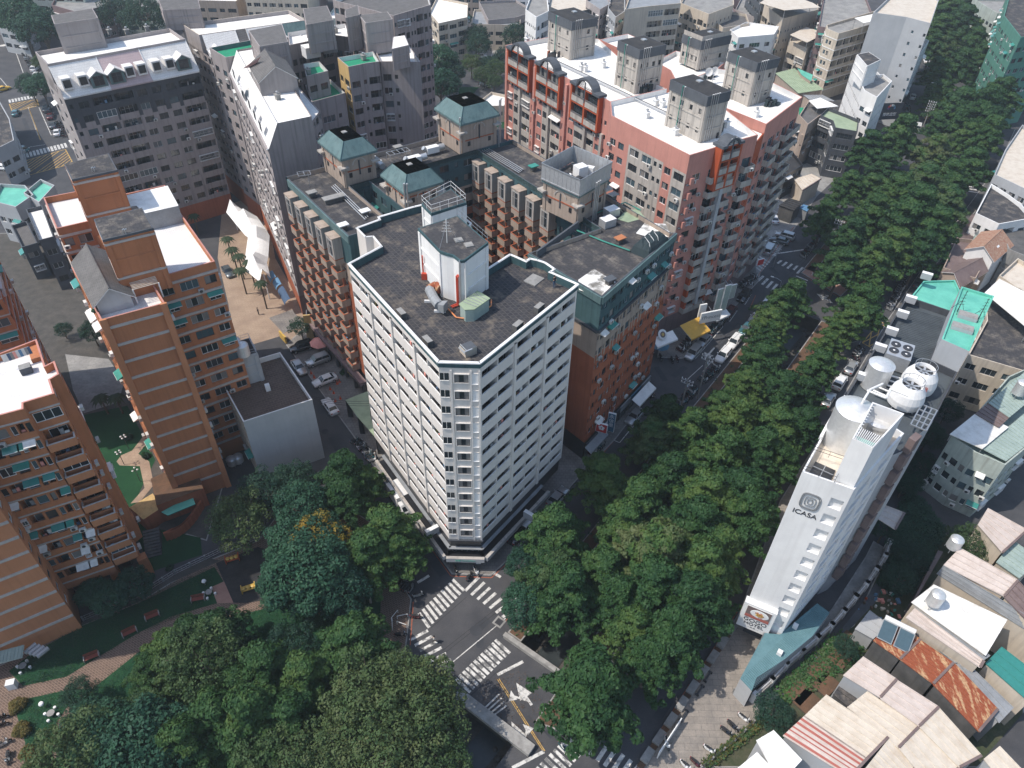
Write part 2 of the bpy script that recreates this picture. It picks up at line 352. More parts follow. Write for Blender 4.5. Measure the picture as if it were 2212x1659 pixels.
# ground, canal, roads, pavements, markings
EA=math.radians(54.5);EX,EY=math.cos(EA),math.sin(EA)
def ef(a,b,z=0.0):return(a*EX+b*EY,a*EY-b*EX,z)
def efs(*l):return[ef(a,b)for a,b in l]
def sheet(name,pts,m,z=0.004,kind=True,parent=None):
 mb=MB();mb.tess(ccw([xy(p)for p in pts]),z,m)
 return struct(name,mb.mesh(name))if kind else part(name,mb,parent)
def slab(name,pts,m,h=.12,side='kerb',z0=0.0):
 mb=MB();P=ccw([xy(p)for p in pts]);I=offs(P,.18)
 mb.prism(P,z0,z0+h,side,side,bottom=False);mb.tess(I,z0+h+.004,m)
 return struct(name,mb.mesh(name))
CAN=[efs((41.4,-27.5),(41.4,-20),(137,-20),(137,-27.5)),efs((-90,-28),(-90,-20.5),(31.5,-20.5),(31.5,-28)),efs((154,-27.5),(154,-20),(186,-20),(186,-27.5))]
g=MB();R=1500
g.tess([(-R,-R),(R,-R),(R,R),(-R,R)],0,'asphalt',holes=[ccw([xy(p)for p in h])for h in CAN]);struct('ground',g.mesh('ground'))
for h in CAN:
 c=MB();P=ccw([xy(p)for p in h])
 for k in range(len(P)):
  a,b=P[k],P[(k+1)%len(P)];c.poly([(b[0],b[1],-3.2),(a[0],a[1],-3.2),(a[0],a[1],0),(b[0],b[1],0)],'canal_stone')
 c.tess(P,-3.2,'canal_stone');struct('canal_bed',c.mesh('canal_bed'))
 a0,a1={0:(41.4,137),1:(-90,31.5),2:(154,186)}[CAN.index(h)]
 w=MB();rnd=random.Random(3);L_,R_=[],[]
 n=24
 for i in range(n+1):
  a=a0+(a1-a0)*i/n;L_.append(ef(a,-25.4+rnd.uniform(-.6,.6)));R_.append(ef(a,-22.4+rnd.uniform(-.6,.6)))
 w.tess(ccw([xy(p)for p in L_+R_[::-1]]),-3.1,'water');struct('canal_water',w.mesh('water'))
 st=MB()
 for i in range(int((a1-a0)*1.6)):
  a=rnd.uniform(a0+.5,a1-.5);b=-23.8+rnd.choice((-1,1))*rnd.uniform(1.1,3);s=rnd.uniform(.15,.5);p=ef(a,b)
  st.lathe([(s,-3.2),(s*.8,-3.2+s*.7),(.02,-3.2+s)],'canal_stone',6,(p[0],p[1],0))
 o=link('canal_stones',st.mesh('canal_stones'));o['kind']='stuff'
def wall_ef(name,label,a0,b0,a1,b1,w,h,m='kerb',cat='wall',z0=0.0,top=None):
 p,q=Vector(ef(a0,b0)),Vector(ef(a1,b1));d=(q-p);L=d.length;d.normalize()
 mb=MB();mb.box(0,-w/2,0,L,w/2,h,m,top);mb.box(-.05,-w/2-.06,h,L+.05,w/2+.06,h+.08,m)
 return thing(name,label,cat,(p.x,p.y,z0),math.atan2(d.y,d.x),None,mb.mesh(name))
wall_ef('bridge_parapet','low pale concrete parapet of the near bridge, on the side of the single round tree',41.3,-29.6,41.3,-20,.5,.7)
wall_ef('bridge_parapet','wide pale concrete parapet along the lower left edge of the near bridge',31.4,-29.5,31.4,-18.2,1.3,.7)
slab('soil_verge',efs((42,-29.6),(42,-27.4),(137,-27.4),(137,-29.6)),'soil')
slab('soil_verge',efs((42,-20.1),(42,-17.4),(66,-16.6),(137,-15.6),(137,-20.1)),'soil')
slab('soil_verge',efs((154,-30),(154,-27.6),(186,-27.6),(186,-30)),'soil')
slab('soil_verge',efs((154,-20.0),(154,-15.6),(186,-15.6),(186,-20.0)),'soil')
slab('tree_island',efs((35.5,-16.6),(37,-14.6),(40.5,-13.8),(41.8,-15),(41.8,-19.9),(34.5,-19.9)),'soil')
slab('pavement',[at('F',180,560),at('F',600,1130),at('F',735,1330),at('J',1060,160),at('J',1245,415),at('J',1500,425),at('J',1620,312),at('G',406,1409),at('G',640,1165),at('G',860,880),at('G',820,640),at('G',100,800),at('F',800,700),at('F',420,330)],'pavement')
slab('parking_tiles',[at('F',190,560),at('F',240,520),at('F',420,480),at('F',690,760),at('F',700,850),at('F',560,905),at('F',545,960)],'plaza_tan',.06)
sheet('plaza',[at('F',-230,-330),at('F',40,-420),at('F',110,0),at('F',330,390),at('F',240,540),at('F',150,500),at('F',-150,590),at('F',-190,300),at('F',-260,0)],'plaza_tan',.008)
sheet('plaza_pale_slab',[at('F',70,385),at('F',220,330),at('F',300,440),at('F',160,480)],'pavement',.012)
slab('stone_plaza',[at('K',760,1690),at('K',1437,655),at('H',90,1560),at('H',330,1180),at('H',420,1010),at('H',560,1000),at('H',400,1659),at('K',1659,900),at('K',1530,1190),at('K',1575,1330),at('K',1170,1690),at('K',1060,1900),at('K',650,1900)],'plaza_stone')
slab('pavement',[at('H',420,985),at('H',500,880),at('H',640,640),at('H',780,400),at('H',1010,60),at('D',1500,1050),at('D',1600,830),at('D',1659,860),at('D',1540,1100),at('H',1060,90),at('H',820,430),at('H',560,900)],'concrete_dark')
slab('pavement',[at('G',905,640),at('G',1080,648),at('G',1330,400),at('G',1560,150),at('C',1500,1480),at('C',1300,1500),at('G',950,420)],'pavement')
sheet('car_park',[at('C',1300,1500),at('G',1560,150),at('H',-35,95),at('H',90,-50),at('D',330,1260),at('D',520,1080),at('D',380,1000),at('D',-60,1180)],'concrete',.006)
slab('footbridge_pavement',[at('H',225,95),at('H',290,40),at('H',420,130),at('H',530,200),at('H',480,250),at('H',300,140)],'plaza_pink')
slab('kerb_pavement',[at('H',360,825),at('H',500,560),at('H',620,525),at('H',570,610),at('H',400,880),at('H',250,1150),at('H',200,1120)],'concrete_dark')
slab('park_paving',[at('J',830,150),at('J',905,440),at('J',988,575),at('J',955,870),at('J',930,960),at('J',1100,1400),at('J',1280,1500),at('J',900,1800),at('J',-100,2100),at('I',-300,1900),at('I',-600,1300),at('I',-260,1010),at('I',0,1000),at('I',530,740),at('I',900,590),at('I',1330,330),at('I',1659,200),at('J',300,-200)],'park_brick')
PG=.135
sheet('lawn',[at('I',60,1040),at('I',200,930),at('I',540,745),at('I',900,600),at('I',1380,370),at('I',1440,465),at('I',1360,500),at('I',1398,602),at('I',1270,640),at('I',1100,690),at('I',880,800),at('I',640,945),at('I',430,1075),at('I',150,1135)],'grass',PG)
sheet('lawn',[at('I',150,1222),at('I',440,1160),at('I',600,1150),at('I',740,1040),at('I',940,880),at('I',1180,705),at('I',1490,690),at('J',200,600),at('J',700,500),at('J',790,560),at('J',780,900),at('J',900,1400),at('J',400,1700),at('I',200,1800),at('I',165,1500),at('I',110,1320)],'grass',PG)
sheet('park_path',[at('I',440,1262),at('I',485,1290),at('I',470,1420),at('I',400,1530),at('I',330,1659),at('I',345,1500),at('I',365,1370)],'park_brick',PG+.004)
sheet('playground_floor',[at('I',1390,345),at('I',1560,280),at('I',1659,240),at('J',300,350),at('J',200,560),at('I',1580,602),at('I',1500,600)],'r_black',PG+.004)
sheet('playground_pad',[at('I',1360,500),at('I',1442,463),at('I',1502,600),at('I',1398,604)],'plaza_pink',PG+.008)
slab('estate_ground',[at('A',-300,1500),at('A',300,1500),at('A',900,1400),at('E',1000,1000),at('E',1100,1500),at('E',1440,1450),at('I',1330,200),at('I',1200,160),at('I',960,330),at('I',540,560),at('I',300,400),at('E',100,1200)],'canal_stone',.05)
sheet('estate_terrace',[at('E',420,620),at('E',700,650),at('E',800,800),at('E',760,930),at('E',540,1000),at('E',470,850)],'concrete',.07)
sheet('estate_lawn',[at('E',540,1010),at('E',820,950),at('E',1000,1300),at('E',900,1500),at('E',850,1659),at('I',1000,120),at('I',1290,180),at('I',1300,290),at('I',970,400),at('I',950,330),at('E',600,1200)],'grass',.07)
sheet('estate_path',[at('E',920,1150),at('E',955,1180),at('E',890,1260),at('E',960,1310),at('E',990,1460),at('E',900,1570),at('E',840,1580),at('E',930,1480),at('E',900,1340),at('E',770,1335),at('E',750,1310),at('E',780,1270),at('E',850,1240)],'plaza_tan',.08)
slab('allotment',[at('K',1560,1350),at('L',30,1200),at('L',300,930),at('L',560,740),at('L',700,440),at('L',830,200),at('L',900,-50),at('L',1100,100),at('L',1250,240),at('L',1659,700),at('L',1659,1659),at('K',1250,1659)],'scrub',.1)
slab('hotel_lane',[at('L',-60,1090),at('L',130,960),at('L',420,640),at('L',640,300),at('L',690,200),at('L',770,250),at('L',740,350),at('L',560,620),at('L',300,880),at('L',-40,1130)],'concrete',.1)
sheet('drain_channel',[at('L',-120,1260),at('L',150,1110),at('L',420,850),at('L',650,560),at('L',760,380),at('L',800,400),at('L',700,600),at('L',480,830),at('L',200,1130),at('L',-80,1320)],'w_slate',.11)
sheet('far_car_park',[at('B',1100,200),at('B',1500,180),at('B',1620,190),at('B',1659,300),at('C',60,300),at('B',1400,380),at('B',1240,370),at('B',1100,300)],'concrete',.006)
sheet('far_lawn',[at('B',1290,560),at('B',1420,560),at('B',1370,620),at('B',1290,620)],'grass',.01)
sheet('far_lawn',[at('B',1420,740),at('B',1600,730),at('B',1600,830),at('B',1480,800)],'grass',.01)
ZM=.009
def quadm(mb,a,b,c,d,m='paint_white',z=ZM):mb.poly([(p[0],p[1],z)for p in ccw([xy(a),xy(b),xy(c),xy(d)])],m)
def line(mb,p,q,w=.12,m='paint_white',z=ZM):
 p,q=Vector(xy(p)),Vector(xy(q));d=(q-p).normalized();n=Vector((-d.y,d.x))*w/2;quadm(mb,p+n,p-n,q-n,q+n,m,z)
def lines(name,segs,w=.12,m='paint_white',z=ZM):
 mb=MB()
 for s in segs:
  for p,q in zip(s,s[1:]):line(mb,p,q,w,m,z);z+=.00012
 return struct(name,mb.mesh(name))
def zebra(a0,a1,b0,b1,n,w=.42,m='paint_white',skip=()):
 """n stripes; the first runs a0-a1, the last b0-b1"""
 mb=MB()
 for i in range(n):
  if i in skip:continue
  t=i/(n-1);p=Vector(a0).lerp(Vector(b0),t);q=Vector(a1).lerp(Vector(b1),t);line(mb,p,q,w,m)
 return struct('zebra_crossing',mb.mesh('zebra_crossing'))
zebra(at('J',1250,447),at('J',1325,519),at('J',1035,662),at('J',1100,757),10)
zebra(at('J',1420,432),at('J',1332,520),at('J',1640,640),at('J',1570,690),7)
zebra(at('J',1525,835),at('J',1618,922),at('J',1270,1085),at('J',1365,1172),12,m='paint_worn')
zebra(at('J',1092,775),at('J',975,838),at('J',1240,960),at('J',1140,1010),6,m='paint_worn')
zebra(at('K',325,1460),at('K',435,1560),at('K',130,1655),at('K',240,1760),8,m='paint_worn')
zebra(at('K',545,1468),at('K',475,1578),at('K',840,1680),at('K',760,1790),7,.5)
zebra(at('G',1590,115),at('G',1552,150),at('H',103,185),at('H',65,235),5,.55)
zebra(at('H',100,15),at('H',75,35),at('H',238,60),at('H',200,100),5,.5)
zebra(at('H',-50,-15),at('H',25,28),at('H',-95,35),at('H',-30,85),5,.4)
zebra(at('H',195,115),at('H',270,145),at('H',130,200),at('H',205,240),8,.3)
zebra(at('D',1400,1195),at('D',1310,1185),at('D',1400,1245),at('D',1210,1215),4,.5)
zebra(at('D',1225,1195),at('D',1275,1210),at('D',1190,1240),at('D',1240,1250),3,.5)
zebra(at('D',1190,1345),at('D',1250,1350),at('D',1270,1400),at('D',1310,1385),4,.45)
zebra(at('D',700,865),at('D',740,880),at('D',830,850),at('D',845,880),4,.5)
zebra(at('A',0,290),at('A',0,300),at('A',85,275),at('A',90,290),8,.6)
zebra(at('A',60,640),at('A',65,660),at('A',215,610),at('A',225,630),9,.55)
zebra(at('A',170,980),at('A',180,1012),at('A',415,920),at('A',428,948),12,.6)
zebra(at('A',45,1070),at('A',115,1060),at('A',70,1145),at('A',145,1130),7,.5)
lines('lane_marking',[[at('J',1100,422),at('J',1025,468)],[at('J',1500,398),at('J',1560,432)]],.42)
lines('lane_marking',[[at('J',925,320),at('J',1003,450)],[at('J',1255,975),at('J',1659,640)],[at('G',620,1168),at('G',665,1187),at('G',828,990),at('G',818,985)],[at('G',700,1062),at('G',745,1085)],[at('G',1150,650),at('G',1330,440),at('G',1322,435)],[at('G',1372,408),at('G',1422,338)],[at('G',1425,275),at('G',1472,298),at('G',1513,232)],[at('G',1200,730),at('G',1265,655)],[at('G',1285,640),at('G',1450,450)],[at('G',1560,330),at('G',1620,250),at('G',1659,262)],[at('G',1090,790),at('G',1200,690)]],.13)
lines('lane_marking',[[at('K',-120,1060),at('K',45,975)],[at('K',-25,1659),at('K',180,1553)],[at('H',110,-170),at('H',55,-175)],[at('H',-80,-80),at('H',60,-30)]],.4)
lines('yellow_line',[[at('K',-110,1085),at('K',185,1550)],[at('K',-120,1090),at('K',177,1556)]],.1,'paint_yellow')
lines('red_kerb_line',[[at('J',1060,175),at('J',1240,425),at('J',1500,436),at('J',1625,322)],[at('J',998,590),at('J',978,870)],[at('K',770,1670),at('K',1115,1122)],[at('K',1150,1080),at('K',1450,610)],[at('J',1659,600),at('J',1590,720)],[at('H',-60,128),at('H',20,5),at('H',80,-80),at('H',180,-200)],[at('H',236,110),at('H',330,165),at('H',500,270)],[at('G',406,1420),at('G',480,1340)],[at('G',540,1275),at('G',625,1180)],[at('G',1500,330),at('G',1540,240)]],.14,'paint_red')
lines('stop_hatching',[[at('J',1590+i*16-40,1195+i*24-10),at('J',1430+i*14,1300+i*18)]for i in range(4)],.2)
yb=[at('H',620,545),at('H',705,592),at('H',805,445),at('H',735,408)]
lines('yellow_box_marking',[yb+[yb[0]],[yb[0],yb[2]],[yb[1],yb[3]],[yb[0].lerp(yb[1],.5),yb[1].lerp(yb[2],.5),yb[2].lerp(yb[3],.5),yb[3].lerp(yb[0],.5),yb[0].lerp(yb[1],.5)]],.22,'paint_yellow')
yb=[at('J',440,-80),at('J',700,-270),at('J',800,-200),at('J',640,-20)]
lines('yellow_box_marking',[yb+[yb[0]],[yb[0].lerp(yb[1],.5),yb[1].lerp(yb[2],.5),yb[2].lerp(yb[3],.5),yb[3].lerp(yb[0],.5),yb[0].lerp(yb[1],.5)],[yb[0],yb[2]],[yb[1],yb[3]]],.2,'paint_yellow')
for q in([(130,1050),(440,1000),(470,920),(440,900)],):
 p=[at('A',140,1040),at('A',420,960),at('A',470,1050),at('A',190,1125)];seg=[p+[p[0]]]
 for i in range(1,7):seg.append([p[0].lerp(p[1],i/7),p[0].lerp(p[3],i/7)]);seg.append([p[2].lerp(p[1],i/7),p[2].lerp(p[3],i/7)])
 lines('yellow_box_marking',seg,.25,'paint_yellow')
 p=[at('A',60,670),at('A',235,640),at('A',250,680),at('A',80,720)];seg=[p+[p[0]]]
 for i in range(1,5):seg.append([p[0].lerp(p[1],i/5),p[0].lerp(p[3],i/5)]);seg.append([p[2].lerp(p[1],i/5),p[2].lerp(p[3],i/5)])
 lines('yellow_box_marking',seg,.25,'paint_yellow')
lines('lane_marking',[[at('A',180,690),at('A',245,870)],[at('A',250,690),at('A',330,870)],[at('A',185,690),at('A',250,680)],[at('A',190,945),at('A',290,930)],[at('A',0,500),at('A',50,560)],[at('A',100,330),at('A',150,470)],[at('A',20,210),at('A',60,250)]],.2)
lines('yellow_line',[[at('A',185,700),at('A',260,900)],[at('A',135,1050),at('A',180,1120)]],.25,'paint_yellow')
def arrow(p,q,w=.35,head=1.0,hl=1.9,m='paint_white',bend=None):
 p,q=Vector(xy(p)),Vector(xy(q));d=(q-p).normalized();n=Vector((-d.y,d.x));mb=MB();h=q-d*hl
 quadm(mb,p+n*w/2,p-n*w/2,h-n*w/2,h+n*w/2,m)
 mb.poly([(*v,ZM)for v in ccw([tuple(h+n*head),tuple(h-n*head),tuple(q)])],m)
 if bend:
  s=1 if bend>0 else-1;a=p+d*.6;b=a+d*1.3+n*s*1.2
  quadm(mb,a+n*s*.15,a+d*.5+n*s*.15,b+d*.35,b,m,ZM+.001);e=b+d*.15
  mb.poly([(*v,ZM+.002)for v in ccw([tuple(e+n*s*.9-d*.1),tuple(e-n*s*.1+d*.9),tuple(e-n*s*.1-d*.5)])],m)
 return struct('road_arrow',mb.mesh('road_arrow'))
arrow(at('J',1010,305),at('J',1028,385),.1,.55,3)
arrow(at('G',1275,575),at('G',1213,648));arrow(at('C',1850,1465+140),at('H',10,-20));arrow(at('H',55,-60),at('H',15,-18))
arrow(at('H',430,290),at('H',325,228),.3,.9,2.2,bend=-1)
arrow(at('K',100,1255),at('K',0,1110),.35,.9,2.2,bend=1);arrow(at('K',60,1550),at('K',-30,1360),.35,.9,2.2,bend=-1)
arrow(at('D',1190,1510),at('D',1205,1465))
lines('parking_bay_marking',[[at('B',1230+i*40,330),at('B',1215+i*40,378)]for i in range(9)]+[[at('B',1160+i*38,235),at('B',1130+i*38,285)]for i in range(5)]+[[at('B',1220,378),at('B',1560,350)]],.25)
lines('parking_bay_marking',[[at('H',-90+i*30,-245-i*18),at('H',-10+i*30,-200-i*18)]for i in range(6)]+[[at('H',-10,-200),at('H',170,-320)]],.15)
lines('speed_strip',[[at('H',35+i*9,-130-i*10),at('H',120+i*9,-90-i*10)]for i in range(6)]+[[at('H',-12+i*9,-62-i*9),at('H',75+i*9,-25-i*9)]for i in range(4)],.12)
def cover(x,y,r=.45,k='J',sq=False):
 p=at(k,x,y);mb=MB()
 if sq:mb.box(-.7,-.7,0,.7,.7,.011,'concrete');mb.box(-.45,-.45,0,.45,.45,.016,'dark_metal')
 else:mb.lathe([(r,0),(r,.012),(0.01,.013)],'asphalt_dark',14)
 struct('drain_cover',mb.mesh('drain_cover'),(p.x,p.y,0)).rotation_euler[2]=EA
cover(1550,720,sq=True);cover(1400,775,.8);cover(430,1115,.6,'F');cover(1850-530,490,.5,'G');cover(165,80,.6,'H');cover(1425,865,.5)
lines('asphalt_patch',[[at('J',1110,760),at('J',1340,560)],[at('J',1185,905),at('J',1600,580)],[at('J',1200,920),at('J',1620,590)],[at('J',1370,1190),at('J',1560,1020)]],.08,'r_black',.005)
lines('asphalt_patch',[[at('G',900,700),at('G',960,790)],[at('G',1010,760),at('G',1090,700)],[at('F',470,1150),at('F',520,1240)],[at('F',80,640),at('F',130,720)],[at('J',1120,330),at('J',1190,420)],[at('J',1480,700),at('J',1420,760)],[at('K',60,1330),at('K',110,1420)],[at('K',250,1400),at('K',200,1450)],[at('K',900,1350),at('K',1000,1200)],[at('A',150,760),at('A',190,860)],[at('H',30,60),at('H',80,110)],[at('J',1395,770),at('J',1440,775)],[at('J',1410,850),at('J',1450,850)],[at('G',1250,640),at('G',1440,420)]],1.1,'asphalt_dark',.0045)
# building kit
WCACHE={}
def win_mesh(w,h,fr,gl,div=None):
 k=('w',round(w,1),round(h,1),fr,gl,div)
 if k in WCACHE:return WCACHE[k]
 mb=MB();t=.06
 mb.box(-w/2,-.07,0,w/2,.0,t,fr,skip='n');mb.box(-w/2,-.05,h-t,w/2,.0,h,fr,skip='n')
 mb.box(-w/2,-.05,t,-w/2+t,0,h-t,fr,skip='nbt');mb.box(w/2-t,-.05,t,w/2,0,h-t,fr,skip='nbt')
 n=div if div is not None else max(0,round(w/.95)-1)
 for i in range(n):
  x=-w/2+w*(i+1)/(n+1);mb.box(x-.03,-.045,t,x+.03,0,h-t,fr,skip='nbt')
 if h>1.7:mb.box(-w/2+t,-.04,h*.62,w/2-t,0,h*.62+.05,fr,skip='new')
 n+=1
 for i in range(n):
  x0=-w/2+t+(w-2*t)*i/n;x1=-w/2+t+(w-2*t)*(i+1)/n
  g='curtain' if(gl=='curtain' and i%2==0)else('glass' if gl=='curtain' else gl)
  mb.poly([(x0,-.005,t),(x1,-.005,t),(x1,-.005,h-t),(x0,-.005,h-t)],g)
 WCACHE[k]=mb.mesh('window');return WCACHE[k]
def ac_mesh():
 if 'ac' in WCACHE:return WCACHE['ac']
 mb=MB();mb.box(-.38,-.5,0,.38,-.12,.52,'ac_white');mb.box(-.36,-.12,-.05,-.3,.0,0,'galv');mb.box(.3,-.5,-.06,.36,0,0,'galv')
 i=MB();i.lathe([(.24,0),(.2,.015),(.01,.02)],'dark_metal',10);mb.join(i,Matrix.Translation((-.06,-.5,.26))@Matrix.Rotation(math.pi/2,4,'X'))
 WCACHE['ac']=mb.mesh('air_conditioner');return WCACHE['ac']
def cage_mesh(w,h,m='white_metal'):
 k=('c',round(w,1),round(h,1),m)
 if k in WCACHE:return WCACHE[k]
 mb=MB();d=.45
 mb.box(-w/2,-d,0,w/2,0,.05,m);mb.box(-w/2,-d,h-.05,w/2,0,h,m)
 n=max(3,int(w/.28))
 for i in range(n+1):
  x=-w/2+w*i/n;mb.box(x-.018,-d,.05,x+.018,-d+.03,h-.05,m,skip='tbn')
 mb.box(-w/2,-d,h*.5,w/2,-d+.03,h*.5+.04,m)
 for x in(-w/2,w/2-.03):mb.box(x,-d,h*.5,x+.03,0,h*.5+.04,m);mb.box(x,-d*.5,0,x+.03,-d*.5+.03,h,m)
 WCACHE[k]=mb.mesh('window_cage');return WCACHE[k]
def awn_mesh(w,m):
 k=('a',round(w,1),m)
 if k in WCACHE:return WCACHE[k]
 mb=MB();w/=2
 for a,b in(((-w,0,.5),(w,0,.5)),):
  mb.poly([(-w,-.85,.12),(w,-.85,.12),(w,0,.5),(-w,0,.5)],m);mb.poly([(-w,0,.46),(w,0,.46),(w,-.85,.08),(-w,-.85,.08)],m)
 mb.box(-w,-.87,.06,w,-.84,.14,'white_metal');mb.poly([(-w,0,.5),(-w,0,.1),(-w,-.85,.1)],m);mb.poly([(w,0,.1),(w,0,.5),(w,-.85,.1)],m)
 WCACHE[k]=mb.mesh('awning');return WCACHE[k]
def balc_mesh(w,d,h,m,cap,slab=.14,clutter=0):
 k=('b',round(w,1),d,h,m,cap,clutter)
 if k in WCACHE:return WCACHE[k]
 mb=MB();t=.12
 mb.box(-w/2,-d,-slab,w/2,0,.02,m)
 mb.box(-w/2,-d,.02,w/2,-d+t,h,m,cap,skip='b');mb.box(-w/2,-d+t,.02,-w/2+t,0,h,m,cap,skip='b');mb.box(w/2-t,-d+t,.02,w/2,0,h,m,cap,skip='b')
 if cap!=m:
  mb.box(-w/2-.03,-d-.03,h,w/2+.03,-d+t+.03,h+.07,cap);mb.box(-w/2-.03,-d+t+.03,h,-w/2+t+.03,0,h+.07,cap);mb.box(w/2-t-.03,-d+t+.03,h,w/2+.03,0,h+.07,cap)
 r=random.Random(clutter)
 if clutter:
  for i in range(4):
   x=r.uniform(-w/2+.3,w/2-.5);s=r.uniform(.2,.45);mb.box(x,-d+.2,.02,x+s,-d+.2+s,.3+r.random()*.6,r.choice(['ac_white','leaf_bush','blue_cloth','dark_metal','m_grey','leaf_round']))
 WCACHE[k]=mb.mesh('balcony');return WCACHE[k]
KW={' ':1.0,'.':.45,'w':2.7,'W':3.8,'s':1.5,'b':3.8,'B':4.6,'P':3.6,'|':.7,'d':2.2,'L':5.2,'n':2.6,'m':2.9}
class Bld:
 def __init__(s,name,label,cat,org,ang,group=None,seed=1,fr=('alu','frame_dark','white_metal'),gl=('glass','glass','curtain','glass_blue')):
  s.ox,s.oy=org[0],org[1];s.a=math.radians(ang);s.o=thing(name,label,cat,(s.ox,s.oy,0),s.a,group)
  s.r=random.Random(seed);s.fr=fr;s.gl=gl;s.cnt={};s.over={}
 def l(s,p):
  x,y=p[0]-s.ox,p[1]-s.oy;c,n=math.cos(-s.a),math.sin(-s.a);return(x*c-y*n,x*n+y*c)
 def put(s,name,me,loc,rz,par=None,mx=290):
  s.cnt[name]=s.cnt.get(name,0)+1
  if s.cnt[name]>mx:
   s.over.setdefault(name,[]).append((me,loc,rz));return None
  q=link(name,me,par or s.o,loc,rz)
  if name=='balcony_contents':q['kind']='stuff'
  return q
 def finish(s):
  for n,L in s.over.items():
   vs_,fs,ms,slots=[],[],[],[]
   for me,loc,rz in L:
    M=Matrix.Translation(loc)@Matrix.Rotation(rz,4,'Z');b=len(vs_)
    vs_+=[tuple(M@v.co)for v in me.vertices]
    mp=[]
    for m in me.materials:
     if m not in slots:slots.append(m)
     mp.append(slots.index(m))
    for p in me.polygons:fs.append(tuple(b+i for i in p.vertices));ms.append(mp[p.material_index])
   me=bpy.data.meshes.new(n);me.from_pydata(vs_,[],fs)
   for m in slots:me.materials.append(m)
   me.polygons.foreach_set('material_index',ms);o=link(n,me,s.o);o['kind']='stuff'
  s.over={}
 def facade(s,mb,A,B,zb,zt,spec):
  pat,o=spec;A,B=Vector(A[:2]),Vector(B[:2]);d=(B-A);Ln=d.length;d.normalize();n=Vector((d.y,-d.x));rz=math.atan2(d.y,d.x)
  P=lambda x,t,z:(A.x+d.x*x+n.x*t,A.y+d.y*x+n.y*t,z)
  fh=o.get('fh',2.85);z0=max(zb,o.get('z0',zb));nf=o.get('n')or int((zt-z0-o.get('top',.3))/fh)
  wl=o.get('wall',s.wallm);mats=o.get('mats');r=s.r
  mat=(lambda z:next((m for zz,m in mats if z<zz),mats[-1][1]))if mats else(lambda z:wl)
  u=sum(KW[c]for c in pat);rep=o.get('rep')or max(1,round(Ln/u));cols=pat*rep;cols=o.get('pre','')+cols+o.get('post','')
  tot=sum(KW[c]for c in cols);k=Ln/tot;xs=[0]
  for c in cols:xs.append(xs[-1]+KW[c]*k)
  def wq(x0,x1,a,b,t=0,m=None):
   if x1-x0>.001 and b-a>.001:mb.poly([P(x0,t,a),P(x1,t,a),P(x1,t,b),P(x0,t,b)],m or mat((a+b)/2))
  gf=o.get('gf');cw=o.get('cw',{});wq0=wq
  if z0>zb:
   zs=[zb]+[zz for zz,m in(mats or[])if zb<zz<z0]+[z0]
   for a,b in zip(zs,zs[1:]):wq(0,Ln,a,b,0,gf if gf else None)
  ztop=z0+nf*fh
  if zt>ztop:
   zs=[ztop]+[zz for zz,m in(mats or[])if ztop<zz<zt]+[zt]
   for a,b in zip(zs,zs[1:]):wq(0,Ln,a,b)
  ac,aw,cg=o.get('ac',.25)*.5,o.get('aw',.05)*.7,o.get('cage',.0)*.5;frs=o.get('fr',s.fr);gls=o.get('gl',s.gl)
  for f in range(nf):
   za=z0+f*fh;zc=za+fh
   for c,x0,x1 in zip(cols,xs,xs[1:]):
    w=x1-x0;cx=(x0+x1)/2;cm=cw.get(c);wq=(lambda*q_,m=None,cm=cm:wq0(*q_,m=cm))if cm else wq0
    if c in ' .':wq(x0,x1,za,zc);continue
    if c=='|':
     t=.18;wq(x0,x1,za,zc,t)
     mb.poly([P(x0,0,za),P(x0,t,za),P(x0,t,zc),P(x0,0,zc)],mat(za+1));mb.poly([P(x1,t,za),P(x1,0,za),P(x1,0,zc),P(x1,t,zc)],mat(za+1));continue
    if c=='w':ww,a,b,dep=min(w*.66,1.9),.95,min(2.25,fh-.4),.22
    elif c=='W':ww,a,b,dep=w*.72,.9,min(2.3,fh-.4),.22
    elif c=='s':ww,a,b,dep=min(.7,w*.6),1.3,min(2.2,fh-.4),.18
    elif c=='d':ww,a,b,dep=min(1.2,w*.7),.1,2.2,.2
    elif c in 'bB':ww,a,b,dep=w*.9,1.05,fh-.32,1.25
    elif c=='L':ww,a,b,dep=w*.95,o.get('sill',1.15),fh-.26,1.2
    elif c=='P':ww,a,b,dep=w*.8,.08,fh-.45,.35
    elif c in 'nm':ww,a,b,dep=w*.66,.55,fh-.55,.4 if c=='n' else.8
    if o.get('frac'):ww=w*o['frac']
    xa,xb=cx-ww/2,cx+ww/2;a+=za;b+=za
    wq(x0,xa,za,zc);wq(xb,x1,za,zc);wq(xa,xb,za,a);wq(xa,xb,b,zc)
    m=cm or mat((a+b)/2)
    hol=c in 'bBL';fz=za+.05 if hol else a
    if hol:
     cap=o.get('cap',m)
     mb.poly([P(xa,0,a),P(xb,0,a),P(xb,-.15,a),P(xa,-.15,a)],cap);mb.poly([P(xa,-.15,a),P(xb,-.15,a),P(xb,-.15,fz),P(xa,-.15,fz)],m)
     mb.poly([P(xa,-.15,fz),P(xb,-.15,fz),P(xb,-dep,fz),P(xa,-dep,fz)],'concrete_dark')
    else:mb.poly([P(xa,0,a),P(xb,0,a),P(xb,-dep,a),P(xa,-dep,a)],m)
    mb.poly([P(xa,-dep,b),P(xb,-dep,b),P(xb,0,b),P(xa,0,b)],m)
    mb.poly([P(xa,0,fz),P(xa,-dep,fz),P(xa,-dep,b),P(xa,0,b)],m);mb.poly([P(xb,-dep,fz),P(xb,0,fz),P(xb,0,b),P(xb,-dep,b)],m)
    fr=r.choice(frs);gl=r.choice(gls)
